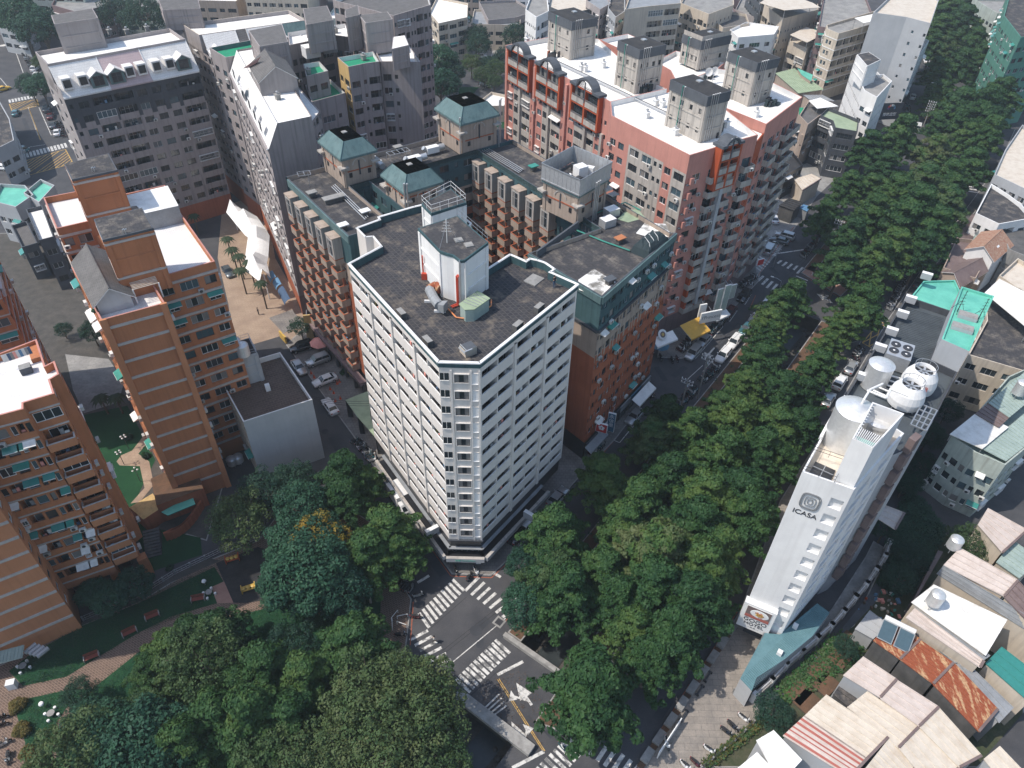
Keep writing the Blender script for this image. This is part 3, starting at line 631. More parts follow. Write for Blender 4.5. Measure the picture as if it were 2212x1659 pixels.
    if hol:
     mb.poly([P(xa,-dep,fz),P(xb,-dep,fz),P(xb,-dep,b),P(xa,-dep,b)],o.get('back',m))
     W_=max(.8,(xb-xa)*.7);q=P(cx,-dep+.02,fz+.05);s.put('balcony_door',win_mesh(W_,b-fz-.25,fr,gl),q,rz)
     if r.random()<cg:s.put('window_cage',cage_mesh(ww,b-a),P(cx,-.1,a),rz)
     elif r.random()<o.get('encl',0):s.put('window',win_mesh(ww,b-a,'white_metal',gl),P(cx,-.06,a),rz)
     elif r.random()<o.get('clut',.5):
      mb2=MB()
      for i in range(r.randint(2,5)):
       xx=r.uniform(-ww/2+.2,ww/2-.6);sz=r.uniform(.2,.5);hh=r.uniform(.9,1.75);mb2.box(xx,.3,.0 if r.random()<.5 else.9,xx+sz,.45,hh,r.choice(['ac_white','blue_cloth','cloth_blue','m_grey','salmon_cloth','curtain','cloth_black','leaf_bush','cloth_white']))
      kk=('cl',r.randint(0,11));me=WCACHE.get(kk)or WCACHE.setdefault(kk,mb2.mesh('balcony_contents'))
      s.put('balcony_contents',me,P(cx,0,fz),rz)
    elif c=='n':mb.poly([P(xa,-dep,a),P(xb,-dep,a),P(xb,-dep,b),P(xa,-dep,b)],m)
    else:
     if c=='m':mb.poly([P(xa,-dep,a),P(xb,-dep,a),P(xb,-dep,b),P(xa,-dep,b)],m)
     s.put('window',win_mesh(ww if c!='m' else ww*.5,b-a-(0 if c!='m' else.3),fr,gl,0 if c in 'sd' else None),P(cx,-dep+.05 if c=='m' else-dep+.01,a+(.3 if c=='m' else 0)),rz)
     if c in 'wW' and r.random()<cg:s.put('window_cage',cage_mesh(ww+.1,b-a+.1),P(cx,0,a-.05),rz)
    if c=='P':s.put('balcony',balc_mesh(w*.96,o.get('pd',1.1),1.0,o.get('pm','w_stone'),o.get('pc',o.get('pm','w_stone')),clutter=r.choice([0,1,2,3])if o.get('clut',.5)else 0),P(cx,0,za+.12),rz)
    if c in 'wW' and r.random()<ac:s.put('air_conditioner',ac_mesh(),P(cx+r.choice((-.4,.3,.5))*ww,.05,a+r.choice((-.1,.1,-.65))),rz)
    if c in 'bBP' and r.random()<ac*.6:s.put('air_conditioner',ac_mesh(),P(cx+r.uniform(-.3,.3)*w,.05+(1.0 if c=='P' else 0),za+.3),rz)
    if c in 'wWb' and r.random()<aw:s.put('awning',awn_mesh(ww+.5,r.choice(o.get('am',['green_glass','m_white','green_sheet']))),P(cx,.02,b-.2),rz)
  bd=o.get('band')
  if bd:
   for f in range(nf+1):
    if f%o.get('bev',1):continue
    z=z0+f*fh;q=MB();q.obox(((A.x+B.x)/2+n.x*bd[2]/2,(A.y+B.y)/2+n.y*bd[2]/2),(d.x,d.y),Ln+.02,bd[2]+.02,z-bd[0]/2,z+bd[0]/2,bd[1]);part('band',q,s.o)
 def block(s,pts,z0,z1,edges,wall,roof,ph=.95,cap=None,slabz=None,nm='wall',hip=None,inner=None):
  """pts world; edges aligned with pts: None plain, 'N' open joint, or (pattern, options)"""
  s.wallm=wall;P=[s.l(p)for p in pts];n=len(P);E=list(edges)+[None]*(n-len(edges))
  ar=sum(P[i][0]*P[(i+1)%n][1]-P[(i+1)%n][0]*P[i][1]for i in range(n))
  if ar<0:P=P[::-1];E=[E[(n-2-j)%n]for j in range(n)]
  mb=MB();I=offs(P,.2)
  for i in range(n):
   A,B=P[i],P[(i+1)%n];e=E[i]
   if e=='N':continue
   if e is None:mb.poly([(*A,z0),(*B,z0),(*B,z1),(*A,z1)],wall)
   else:s.facade(mb,A,B,z0,z1,e)
   if ph>.05:
    a,b=I[i],I[(i+1)%n];c=cap or wall
    mb.poly([(*A,z1),(*B,z1),(*b,z1),(*a,z1)],c);mb.poly([(*b,z1-ph),(*a,z1-ph),(*a,z1),(*b,z1)],inner or wall)
  part(nm,mb,s.o);rb=MB();rb.tess(P,z1-ph,roof);part('roof',rb,s.o);return s
 def pipes(s,pts,z0,z1,m='galv',r=.07):
  for p in pts:
   q=s.l(p);mb=MB();mb.rod((*q,z0),(*q,z1),r,m,5);mb.rod((*q,z1),(q[0]+.25,q[1]+.1,z1+.05),r,m,5);part('pipe',mb,s.o)
 def tower(s,pts,z0,z1,wall='w_stone',cap='w_slate',caph=1.6,over=.25,roof='r_black',win=None,nm='rooftop_tower',facs=None):
  """roof-top stair and lift tower with a projecting cap band"""
  P=ccw([s.l(p)for p in pts]);mb=MB();s.wallm=wall;n=len(P)
  for i in range(n):
   A,B=P[i],P[(i+1)%n];e=(facs or{}).get(i)
   if e:s.facade(mb,A,B,z0,z1,e)
   else:mb.poly([(*A,z0),(*B,z0),(*B,z1),(*A,z1)],wall)
   a,b=Vector(A),Vector(B);d=(b-a);L=d.length;d.normalize();nn=Vector((d.y,-d.x))
   if L>2:
    for x in(.25,L-.25):c=a+d*x+nn*.06;mb.obox(c,(d.x,d.y),.5,.16,z0,z1-.02,wall)
    for zz in(z0+(z1-z0)*.33,z0+(z1-z0)*.66):c=a+d*L/2+nn*.05;mb.obox(c,(d.x,d.y),L-1.0,.14,zz-.12,zz+.12,wall)
  part(nm,mb,s.o);Q=offs(P,-over);cb=MB();cb.prism(Q,z1,z1+caph,cap,cap);I=offs(Q,.15);part('cap_band',cb,s.o)
  rb=MB();rb.tess(I,z1+caph+.01,roof);part('roof',rb,s.o)
def wtank(p,z,r=.75,h=1.7,label='',leg=.6,group=None,rz=0):
 """ribbed stainless steel water tank on a leg frame"""
 o=thing('water_tank',label,'water tank',(p[0],p[1],z),rz,group)
 mb=MB();pr=[(.01,leg)]
 n=7
 for i in range(n):zz=leg+h*i/n;pr+=[(r,zz+.01),(r*1.035,zz+h/n*.5),(r,zz+h/n-.01)]
 part('tank_shell',mb.lathe(pr,'steel',20),o)
 mb=MB();mb.lathe([(r,leg+h),(r*.75,leg+h+.18),(r*.3,leg+h+.3),(r*.28,leg+h+.38),(.01,leg+h+.4)],'steel',20);part('lid',mb,o)
 for k in range(4):
  a=math.pi/4+k*math.pi/2;mb=MB();mb.rod((r*math.cos(a),r*math.sin(a),0),(r*.9*math.cos(a),r*.9*math.sin(a),leg+.1),.05,'galv',5);part('leg',mb,o)
 return o
def vent(p,z,label,rz=0,h=.9,m='concrete',group='roof vents',w=.8):
 o=thing('roof_vent',label,'vent',(p[0],p[1],z),rz,group)
 mb=MB();mb.box(-w/2,-w/2,0,w/2,w/2,h,m);part('shaft',mb,o)
 mb=MB();mb.box(-w/2-.15,-w/2-.15,h,w/2+.15,w/2+.15,h+.12,m);part('cap',mb,o)
 mb=MB();mb.lathe([(.16,h+.12),(.16,h+.35),(.28,h+.45),(.26,h+.6),(.01,h+.7)],'galv',10);part('turbine',mb,o)
 return o
# the white corner tower
MT=Bld('white_apartment_tower','white banded apartment tower with a cut corner above the crossing','apartment tower',(-8.1,61.8),-55,seed=5,gl=('glass','curtain','glass_blue'))
FH=2.55;ZT=38.0;ZP=6.1
back=[(4.5,80.2),(5.1,80.9),(3.9,82.4),(2.9,82.95),(1.9,83.3),(1.4,82.6),(-.7,84.2),(-3.5,80.6),(-8.2,87),(-6.3,92),(-11,98.5),(-14.8,96.4),(-19.5,93.1),(-19.2,92.4),(-22,89.9),(-20.4,87.6),(-19.4,87.8),(-17.9,85.3)]
pts=[(-21.4,80.9),(-8.1,61.8),(-3.6,61.8),(7.9,77.6)]+back
opt=dict(fh=FH,n=12,z0=ZP,sill=1.3,ac=0,gf='w_black',gl=('glass','curtain'),clut=.6,back='w_slate',cap='w_white')  # back: shade inside the balconies painted as a dark back wall
dark=dict(opt);
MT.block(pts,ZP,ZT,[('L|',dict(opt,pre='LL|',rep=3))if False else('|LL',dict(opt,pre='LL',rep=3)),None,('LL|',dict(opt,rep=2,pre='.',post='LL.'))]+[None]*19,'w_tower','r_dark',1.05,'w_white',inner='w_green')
mb=MB();MT.wallm='w_tower'
A,B=MT.l((-8.1,61.8)),MT.l((-3.6,61.8));d=(Vector(B)-Vector(A)).normalized();n=Vector((d.y,-d.x));rz=math.atan2(d.y,d.x)
for i in range(12):
 z=ZP+i*FH;c=Vector(A)+d*2.45
 q=MB();q.box(-.9,-.14,0,.9,0.3,.1,'w_tower');q.box(-.9,-.14,1.3,.9,.3,1.4,'w_tower');q.box(-.9,-.14,.1,-.8,.3,1.3,'w_tower',skip='tb');q.box(.8,-.14,.1,.9,.3,1.3,'w_tower',skip='tb')
 f=part('window_surround',q,MT.o,(c.x,c.y,z+.85),rz)
 link('window',win_mesh(1.6,1.2,'frame_dark','curtain',2),f,(0,-.03,.1))
 c=Vector(A)+d*.55
 q=MB();q.box(-.5,-.1,0,.5,.02,.05,'w_white');q.box(-.5,-.02,.05,.5,.02,1.1,'glass');q.box(-.06,-.06,.05,0,.02,1.1,'w_tower');part('balcony_opening',q,MT.o,(c.x,c.y,z+1.15),rz)
 c=Vector(A)+d*4.0
 q=MB();q.box(-.38,-.02,0,.38,.02,1.5,'w_white');q.box(-.44,-.06,0,-.38,.02,1.5,'w_tower');q.box(.38,-.06,0,.44,.02,1.5,'w_tower');q.box(-.44,-.06,1.5,.44,.02,1.56,'w_tower');q.box(-.4,-.12,-.08,.4,.02,0,'w_white');part('niche',q,MT.o,(c.x,c.y,z+.75),rz)
for x in(1.3,3.5,4.45):
 c=Vector(A)+d*x+n*.05;mb.obox(c,(d.x,d.y),.22,.14,6.15,36.9,'w_tower')
part('corner_pier',mb,MT.o)
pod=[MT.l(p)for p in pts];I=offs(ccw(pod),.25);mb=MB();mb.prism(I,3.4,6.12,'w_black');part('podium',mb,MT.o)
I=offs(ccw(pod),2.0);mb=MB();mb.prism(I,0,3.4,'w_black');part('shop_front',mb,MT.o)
def ring(P0,w_out,w_in,z0,z1,m,nm,top=None):
 for a,b in zip(P0,P0[1:]):
  a,b=Vector(a),Vector(b);dd=(b-a);L=dd.length;dd.normalize();nn=Vector((dd.y,-dd.x));c=(a+b)/2+nn*(w_out-w_in)/2
  q=MB();q.obox(c,(dd.x,dd.y),L+w_out*.62,w_out+w_in,z0,z1,m,top);part(nm,q,MT.o)
cor=[MT.l((-19.9,78.8)),MT.l((-8.1,61.8)),MT.l((-3.6,61.8)),MT.l((4.9,73.5))]
ring(cor,1.35,-.9,2.6,3.4,'w_bluegrey','canopy_fascia','w_stone')
ring(cor,1.0,.4,2.5,2.9,'w_black','canopy')
ring(cor,.3,.2,4.1,4.25,'m_grey','podium_rail')
a=Vector(MT.l((-8.1,61.8)));b=Vector(MT.l((-3.6,61.8)))
mb=MB();mb.obox((a+b)/2+n*.12,(d.x,d.y),4.9,.3,5.95,6.12,'w_darkgrey');part('podium_cornice',mb,MT.o)
for t in(.1,.9,1.7,2.5,3.3,4.1,4.7):
 c=a+d*(t-.1)-n*.6;mb=MB();mb.box(-.1,-.1,0,.1,.1,2.6,'alu');part('pillar',mb,MT.o,(c.x,c.y,0),rz)
for k in range(3):
 c=a+d*(.8+k*1.4)-n*1.95;part('shop_window',win_mesh(1.3,2.0,'alu','glass_blue'),MT.o,(c.x,c.y,.3),rz)
def text(s,size,m,par,loc,rot,name='lettering',ext=.02,al='CENTER',sx=1):
 cu=bpy.data.curves.new(name,'FONT');cu.body=s;cu.size=size;cu.extrude=ext;cu.align_x=al;cu.align_y='CENTER';cu.materials.append(MATS[m])
 o=bpy.data.objects.new(name,cu);COL.objects.link(o);dg=bpy.context.evaluated_depsgraph_get()
 me=bpy.data.meshes.new_from_object(o.evaluated_get(dg));bpy.data.objects.remove(o)
 q=link(name,me,par,loc);q.rotation_euler=rot;q.scale=(sx,1,1);return q
c=a+d*2.25+n*1.37
text('全家 FamilyMart',.42,'sign_green',MT.o,(c.x,c.y,3.0),(math.pi/2,0,rz),ext=.015)
c=a+d*4.0+n*.1;mb=MB();mb.box(-.4,-.05,0,.4,.05,1.7,'dark_metal');mb.box(-.33,-.07,.1,.33,-.05,1.6,'sign_white');mb.box(-.22,-.075,.5,.22,-.07,1.2,'curtain');part('poster_case',mb,MT.o,(c.x,c.y,.5),rz)
for P_,i0,i1 in(([MT.l(p)for p in pts],0,1),([MT.l(p)for p in pts],1,2),([MT.l(p)for p in pts],2,3)):
 A_,B_=Vector(P_[i0]),Vector(P_[i1]);dd=(B_-A_);L=dd.length;dd.normalize();nn=Vector((dd.y,-dd.x));q=MB();q.obox((A_+B_)/2+nn*.04,(dd.x,dd.y),L+.06,.1,ZT-.75,ZT-.14,'w_green' if i0!=9 else 'w_tower');q.obox((A_+B_)/2+nn*.02,(dd.x,dd.y),L+.1,.35,ZT-.1,ZT+.06,'w_white');part('parapet_coping',q,MT.o)
for i in range(3,len(pts)):
 A_,B_=Vector(MT.l(pts[i])),Vector(MT.l(pts[(i+1)%len(pts)]));dd=(B_-A_);L=dd.length;dd.normalize();q=MB();q.obox((A_+B_)/2,(dd.x,dd.y),L+.1,.22,ZT+.001,ZT+.07,'w_white');part('parapet_coping',q,MT.o)
R0=ZT-1.05
phA=[at('B',1032,1470,43.5),at('B',1280,1390,43.5),at('B',1476,1560,43.5),at('B',1325,1673,43.5),at('B',1300,1675,43.5),at('B',1255,1640,43.5),at('B',1211,1629,43.5),at('B',1172,1615,43.5)]
MT.tower([xy(p)for p in phA],R0,43.2,'w_white','w_green',.35,.08,'r_dark2')
phB=[at('B',1055,1310,41.5),at('B',1240,1215,41.5),at('B',1335,1300,41.5),at('B',1115,1370,41.5)]
MT.tower([xy(p)for p in phB],R0-.3,41.1,'w_white','w_green',.4,.08,'r_dark2')
def hand_rail(par,pts,z,h=1.0,m='galv',nm='railing'):
 mb=MB()
 for p,q in zip(pts,pts[1:]):
  p,q=Vector(p[:2]),Vector(q[:2]);L=(q-p).length;k=max(1,int(L/1.2))
  for i in range(k+1):c=p.lerp(q,i/k);mb.rod((c.x,c.y,z),(c.x,c.y,z+h),.025,m,4,caps=False)
  for zz in(h,h*.5):mb.rod((p.x,p.y,z+zz),(q.x,q.y,z+zz),.025,m,4,caps=False)
 return part(nm,mb,par)
q=[MT.l(p)for p in phB];hand_rail(MT.o,q+[q[0]],41.5,1.2,'white_metal')
q=[MT.l(p)for p in phA];hand_rail(MT.o,q[1:3],43.6,1.1)
pb=at('F',1300,300,R0);pb=MT.l(pb)
ppt=at('B',1300,1675,43.5);c0=MT.l(ppt)
for k in range(4):
 mb=MB();mb.rod((c0[0]+.15+.16*k,c0[1]-.25-.05*k,R0),(c0[0]+.15+.16*k,c0[1]-.25-.05*k,43.7),.055,'galv',6);part('pipe',mb,MT.o)
for k in range(2):
 mb=MB();x=c0[0]-.25-.28*k;y=c0[1]-.3;mb.path([(x,y-.9,R0+.2),(x,y,R0+.2),(x,y,R0+4.2),(x,y+.5,R0+4.4)],.1,'pipe_red',8);part('pipe',mb,MT.o)
sh=[at('H',0,0)]
def npx(x,y,z):return at('F',((1550+x/3.16)-1000)*1.659,((950+y/3.16)-1000)*1.659,z)
shp=[npx(735,715,R0+1.9),npx(950,560,R0+1.9),npx(1090,645,R0+1.9),npx(905,800,R0+1.6),npx(800,805,R0+1.6)]
o=thing('roof_shed','low ribbed grey metal shed against the penthouse of the white tower','shed',(shp[0].x,shp[0].y,R0));loc=[(p.x-shp[0].x,p.y-shp[0].y)for p in shp]
mb=MB();mb.prism(loc,0,1.75,'m_mint');P=ccw(loc)
part('sheet_wall',mb,o);mb=MB();mb.prism(offs(P,-.12),1.75,1.85,'r_greenpale')
for i in range(1,6):
 t=i/6;p0=Vector(loc[0]).lerp(Vector(loc[1]),t);p1=Vector(loc[3]).lerp(Vector(loc[2]),t);dd=(p1-p0).normalized();mb.obox((p0+p1)/2,(dd.x,dd.y),(p1-p0).length,.06,1.85,1.92,'m_grey')
part('sheet_roof',mb,o)
pp=[npx(590,800,R0),npx(690,905,R0),npx(885,930,R0),npx(1118,760,R0),npx(1118,690,R0)]
mb=MB();mb.path([(p.x,p.y,R0+.25)for p in pp],.09,'pipe_orange',6);thing('fire_pipe','orange fire pipe bent round the grey shed on the white tower roof','pipe',mesh=mb.mesh('fire_pipe'))
pp=[npx(250,240,R0+3.4),npx(250,240,R0+.5)]
mb=MB();b0=npx(290,400,R0);mb.path([(b0.x,b0.y,R0+.1),(b0.x,b0.y,R0+3.3)],.1,'pipe_red',6);mb.box(b0.x-.2,b0.y-.5,R0,b0.x+.5,b0.y-.1,R0+.9,'pipe_red');thing('fire_riser','red standing pipe with a red box at the left end of the penthouse','pipe',mesh=mb.mesh('fire_riser'))
p0=npx(500,560,R0);o=thing('exhaust_duct','big grey and rusty bent exhaust duct on the roof beside the penthouse','duct',(p0.x,p0.y,R0))
def duct(par,pts,w,m,nm):
 for a_,b_ in zip(pts,pts[1:]):
  mb=MB();mb.rod(a_,b_,w,m,8);part(nm,mb,par)
q=[npx(*t,R0+1.0)-Vector((p0.x,p0.y,R0))for t in((500,540),(440,500),(360,540),(420,660),(480,740),(560,760))]
mb=MB();mb.path(q[:3],.62,'m_rust',10);part('rusty_bend',mb,o,label='rusty elbow of the duct');mb=MB();mb.path(q[2:5],.6,'m_grey',10);part('duct_run',mb,o);mb=MB();mb.rod(q[4],q[5],.6,'m_grey',4,.85);part('duct_mouth',mb,o)
for t in((370,700),(490,820)):
 u=npx(*t,R0)-Vector((p0.x,p0.y,R0));mb=MB();mb.box(u.x-.7,u.y-.12,0,u.x+.7,u.y+.12,.3,'w_white');part('support',mb,o)
p=npx(840,1320,R0);o=thing('roof_hatch','small pale yellow hatch box with a white tilted lid on the front corner roof','hatch',(p.x,p.y,R0),math.radians(35))
mb=MB();mb.box(-.75,-.6,0,.75,.7,1.0,'w_cream','w_slate');part('box',mb,o);mb=MB();mb.poly([(-.85,-.55,.55),(-.6,-.6,1.1),(-.6,.75,1.1),(-.85,.8,.55)],'alu');mb.box(-.9,-.75,.95,.1,-.6,1.05,'alu');part('lid',mb,o)
for t in((1640,430,.9,1.1),(420,420,.5,.6)):
 p=npx(t[0],t[1],R0);mb=MB();mb.box(-t[3],-t[2],0,t[3],t[2],.12 if t[0]>1000 else 1.0,'concrete');thing('roof_slab','flat grey concrete cover on the right half of the white tower roof' if t[0]>1000 else 'white canopy box on the left side of the penthouse','slab',(p.x,p.y,R0),math.radians(55),None,mb.mesh('roof_slab'))
for i,(x,y,w_)in enumerate(((1440,1010,.0),(1700,790,0),(340,1200,1),(20,860,1))):
 p=npx(x,y+20,R0);mb=MB();mb.box(-.7,-.35,0,.7,.35,.9,'concrete_dark','concrete');thing('roof_trough',['dark planter box at the middle of the right parapet','dark planter box near the right end of the right parapet','dark planter box near the front corner on the left parapet','dark planter box halfway along the left parapet'][i],'planter',(p.x,p.y,R0),math.radians(55 if not w_ else-55),'planter boxes on the white tower roof',mb.mesh('planter'))
p=at('B',1215,1560,43.6);o=thing('aerial_mast','thin white aerial mast with guy wires on the penthouse roof','antenna',(p.x,p.y,43.55))
mb=MB();mb.rod((0,0,0),(0,0,3.2),.05,'white_metal');part('mast',mb,o)
for k in range(3):
 a_=k*2.1;mb=MB();mb.rod((1.6*math.cos(a_),1.6*math.sin(a_),0),(0,0,2.6),.02,'galv',4);part('guy_wire',mb,o)
mb=MB()
for k in range(4):mb.rod((-.6+.1*k,0,1.6+.4*k),(.6-.1*k,0,1.6+.4*k),.02,'white_metal',4)
part('aerial',mb,o)
for x,y,l_ in((1290,1545,'first pale skylight hatch from the mast on the penthouse roof'),(1355,1575,'second pale skylight hatch from the mast on the penthouse roof')):
 p=at('B',x,y,43.6);mb=MB();mb.box(-.5,-.5,0,.5,.5,.15,'concrete');thing('skylight',l_,'hatch',(p.x,p.y,43.56),.4,'hatches on the penthouse roof',mb.mesh('skylight'))
def sil(x,y,k='F',z=0):return at(k,x,y,z)
for i,(k,x,y,r_,l_)in enumerate((('J',1118,135,-55,'long pale sign box held out over the left pavement by two bars'),('K',90,40,55,'pale blue sign box held out over the right pavement by four bars'))):
 p=at(k,x,y,5.0);o=thing('projecting_sign',l_,'sign',(p.x,p.y,5.0),math.radians(r_+90));mb=MB();mb.box(-1.0,-.3,-.6,1.0,.3,.6,'w_bluegrey','w_white');part('sign_box',mb,o)
 mb=MB()
 for yy in(-.25,.25):mb.rod((0,yy,.3),(2.0 if i==0 else-2.4,yy,.3),.05,'galv',5)
 part('bracket',mb,o)
MT.finish()
PEOPLE=[(npx(1885,515,R0),'person in dark clothes standing alone on the white tower roof','cloth_black','cloth_blue',-1.0)]
# courtyard block with green mansard storeys
CB=Bld('courtyard_block','courtyard block with dark green top storeys and brick walls behind the white tower','apartment block',(-38.6,115.0),-53,seed=9,fr=('frame_dark','frame_dark','alu'))
def cu(u,v):c,s=math.cos(math.radians(-53)),math.sin(math.radians(-53));return(-38.6+u*c-v*s,115.0+u*s+v*c)
MC=[(4.0,'w_black'),(21.6,'w_brick'),(26.4,'w_beige'),(99,'w_green')]  # lowest band: black colour stands for the shade of the arcade recess
MCo=[(4.0,'w_black'),(21.6,'w_brick'),(26.4,'w_beige'),(99,'w_green')]
ZC=32.5
co=dict(fh=2.75,z0=4.2,n=10,mats=MC,ac=.3,aw=.16,am=['green_glass','green_sheet','m_white'],clut=0)
lf=dict(co,ac=.1,aw=0,n=8,z0=3.7)
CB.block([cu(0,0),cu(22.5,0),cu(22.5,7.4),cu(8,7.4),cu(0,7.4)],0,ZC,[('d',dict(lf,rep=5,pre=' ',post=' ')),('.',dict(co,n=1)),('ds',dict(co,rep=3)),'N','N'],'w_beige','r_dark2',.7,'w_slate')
CB.block([cu(-1,0),cu(0,0),cu(0,7.4),cu(8,7.4),cu(8,41),cu(-1,41)],0,ZC-.05,['N','N','N',('wsw',dict(co,rep=4)),'N',('ww',dict(co))],'w_beige','r_dark2',.8,'w_slate')
CB.block([cu(8,11),cu(21,11),cu(21,17.6),cu(8,17.6)],0,ZC-.1,[('ww',dict(co)),None,('ww',dict(co)),'N'],'w_beige','r_dark2',.7,'w_slate')
CB.block([cu(8,33),cu(42,33),cu(42,41),cu(8,41)],0,ZC-.02,[('sdWs',dict(co,rep=4,ac=.2)),'N',None,'N'],'w_beige','r_dark2',.7,'w_slate')
fr_a=(11.9,82.9);fr_b=(24.6,100.6)
CB.block([cu(42,20.5),fr_a,fr_b,cu(42,41)],0,ZC,[None,('swsWsws',dict(co,rep=2)),None,'N'],'w_beige','r_dark2',.7,'w_slate')if False else None
CB.block([cu(41.5,19.5),fr_a,fr_b,cu(49,41),cu(42,41),cu(42,33)],0,ZC+.03,[(' . ',dict(co,n=1)),('swsWswswWs',dict(co,rep=2,ac=.35,aw=.14)),None,None,'N',None],'w_beige','r_dark2',.7,'w_slate')
def edge_strip(p,q,z,m,h,prd,nm='mansard_edge',bld=CB):
 a,b=Vector(bld.l(p)),Vector(bld.l(q));d=(b-a);L=d.length;d.normalize();n=Vector((d.y,-d.x));mb=MB()
 c=(a+b)/2+n*prd/2;mb.obox(c,(d.x,d.y),L,prd,z,z+h,m);part(nm,mb,bld.o)
edge_strip(cu(0,0),cu(22.5,0),ZC-1.3,'w_green_lt',1.25,.22);edge_strip(fr_a,fr_b,ZC-1.2,'w_green_lt',1.15,.22);edge_strip(cu(41.5,19.5),fr_a,ZC-1.2,'w_green_lt',1.15,.22)
edge_strip(fr_a,fr_b,26.3,'w_darkgrey',.35,.3,'string_course');edge_strip(cu(41.5,19.5),fr_a,26.3,'w_darkgrey',.35,.3,'string_course')
edge_strip(cu(42,33),cu(8,33),ZC-.9,'w_green_lt',.85,.2);edge_strip(cu(8,33),cu(8,7.4),ZC-.9,'w_green_lt',.85,.2)
def balcony_stack(u,v,rz,ztop,nf,bld=CB):
 px,py=bld.l(cu(u,v));ca=math.radians(rz)
 q=MB();w=1.15;dp=1.5
 q.box(-w,-dp,0,w,.4,.9,'w_beige');q.box(-w,-dp,.9,w,.4,1.1,'w_brick');q.box(-w,-dp,1.1,w,.4,4.7,'w_stone');q.box(-w-.08,-dp-.08,4.7,w+.08,.4,4.85,'w_beige')
 t=part('bay_tower',q,bld.o,(px,py,ztop-4.9),ca)
 link('window',win_mesh(1.5,2.8,'alu','curtain',1),t,(0,-dp-.02,1.5));
 wm=link('window',win_mesh(.7,2.8,'alu','glass',0),t,(-w-.02,-.9,1.5),-math.pi/2)
 for f in range(nf):
  z=ztop-4.9-2.75*(f+1)+.3
  link('balcony',balc_mesh(2.3,1.5,1.15,'w_beige','w_brick',clutter=(f*7+int(u))%4),bld.o,(px,py,z),ca)
for i in range(5):balcony_stack(2.3+3.95*i,0,0,30.9,8)
for i in range(6):balcony_stack(9.5+4.1*i,33,0,31.0,9)
for i in range(7):q=MB();q.box(-.3,-1.5,0,.3,-1.0,3.6,'concrete_dark');a_=CB.l(cu(1+3.6*i,0));part('arcade_pillar',q,CB.o,(a_[0],a_[1],0),0)
q=MB();a_=CB.l(cu(11.5,-1.3));q.obox((a_[0],a_[1]),(1,0),22.5,1.2,3.3,4.0,'w_purple');part('arcade_beam',q,CB.o)
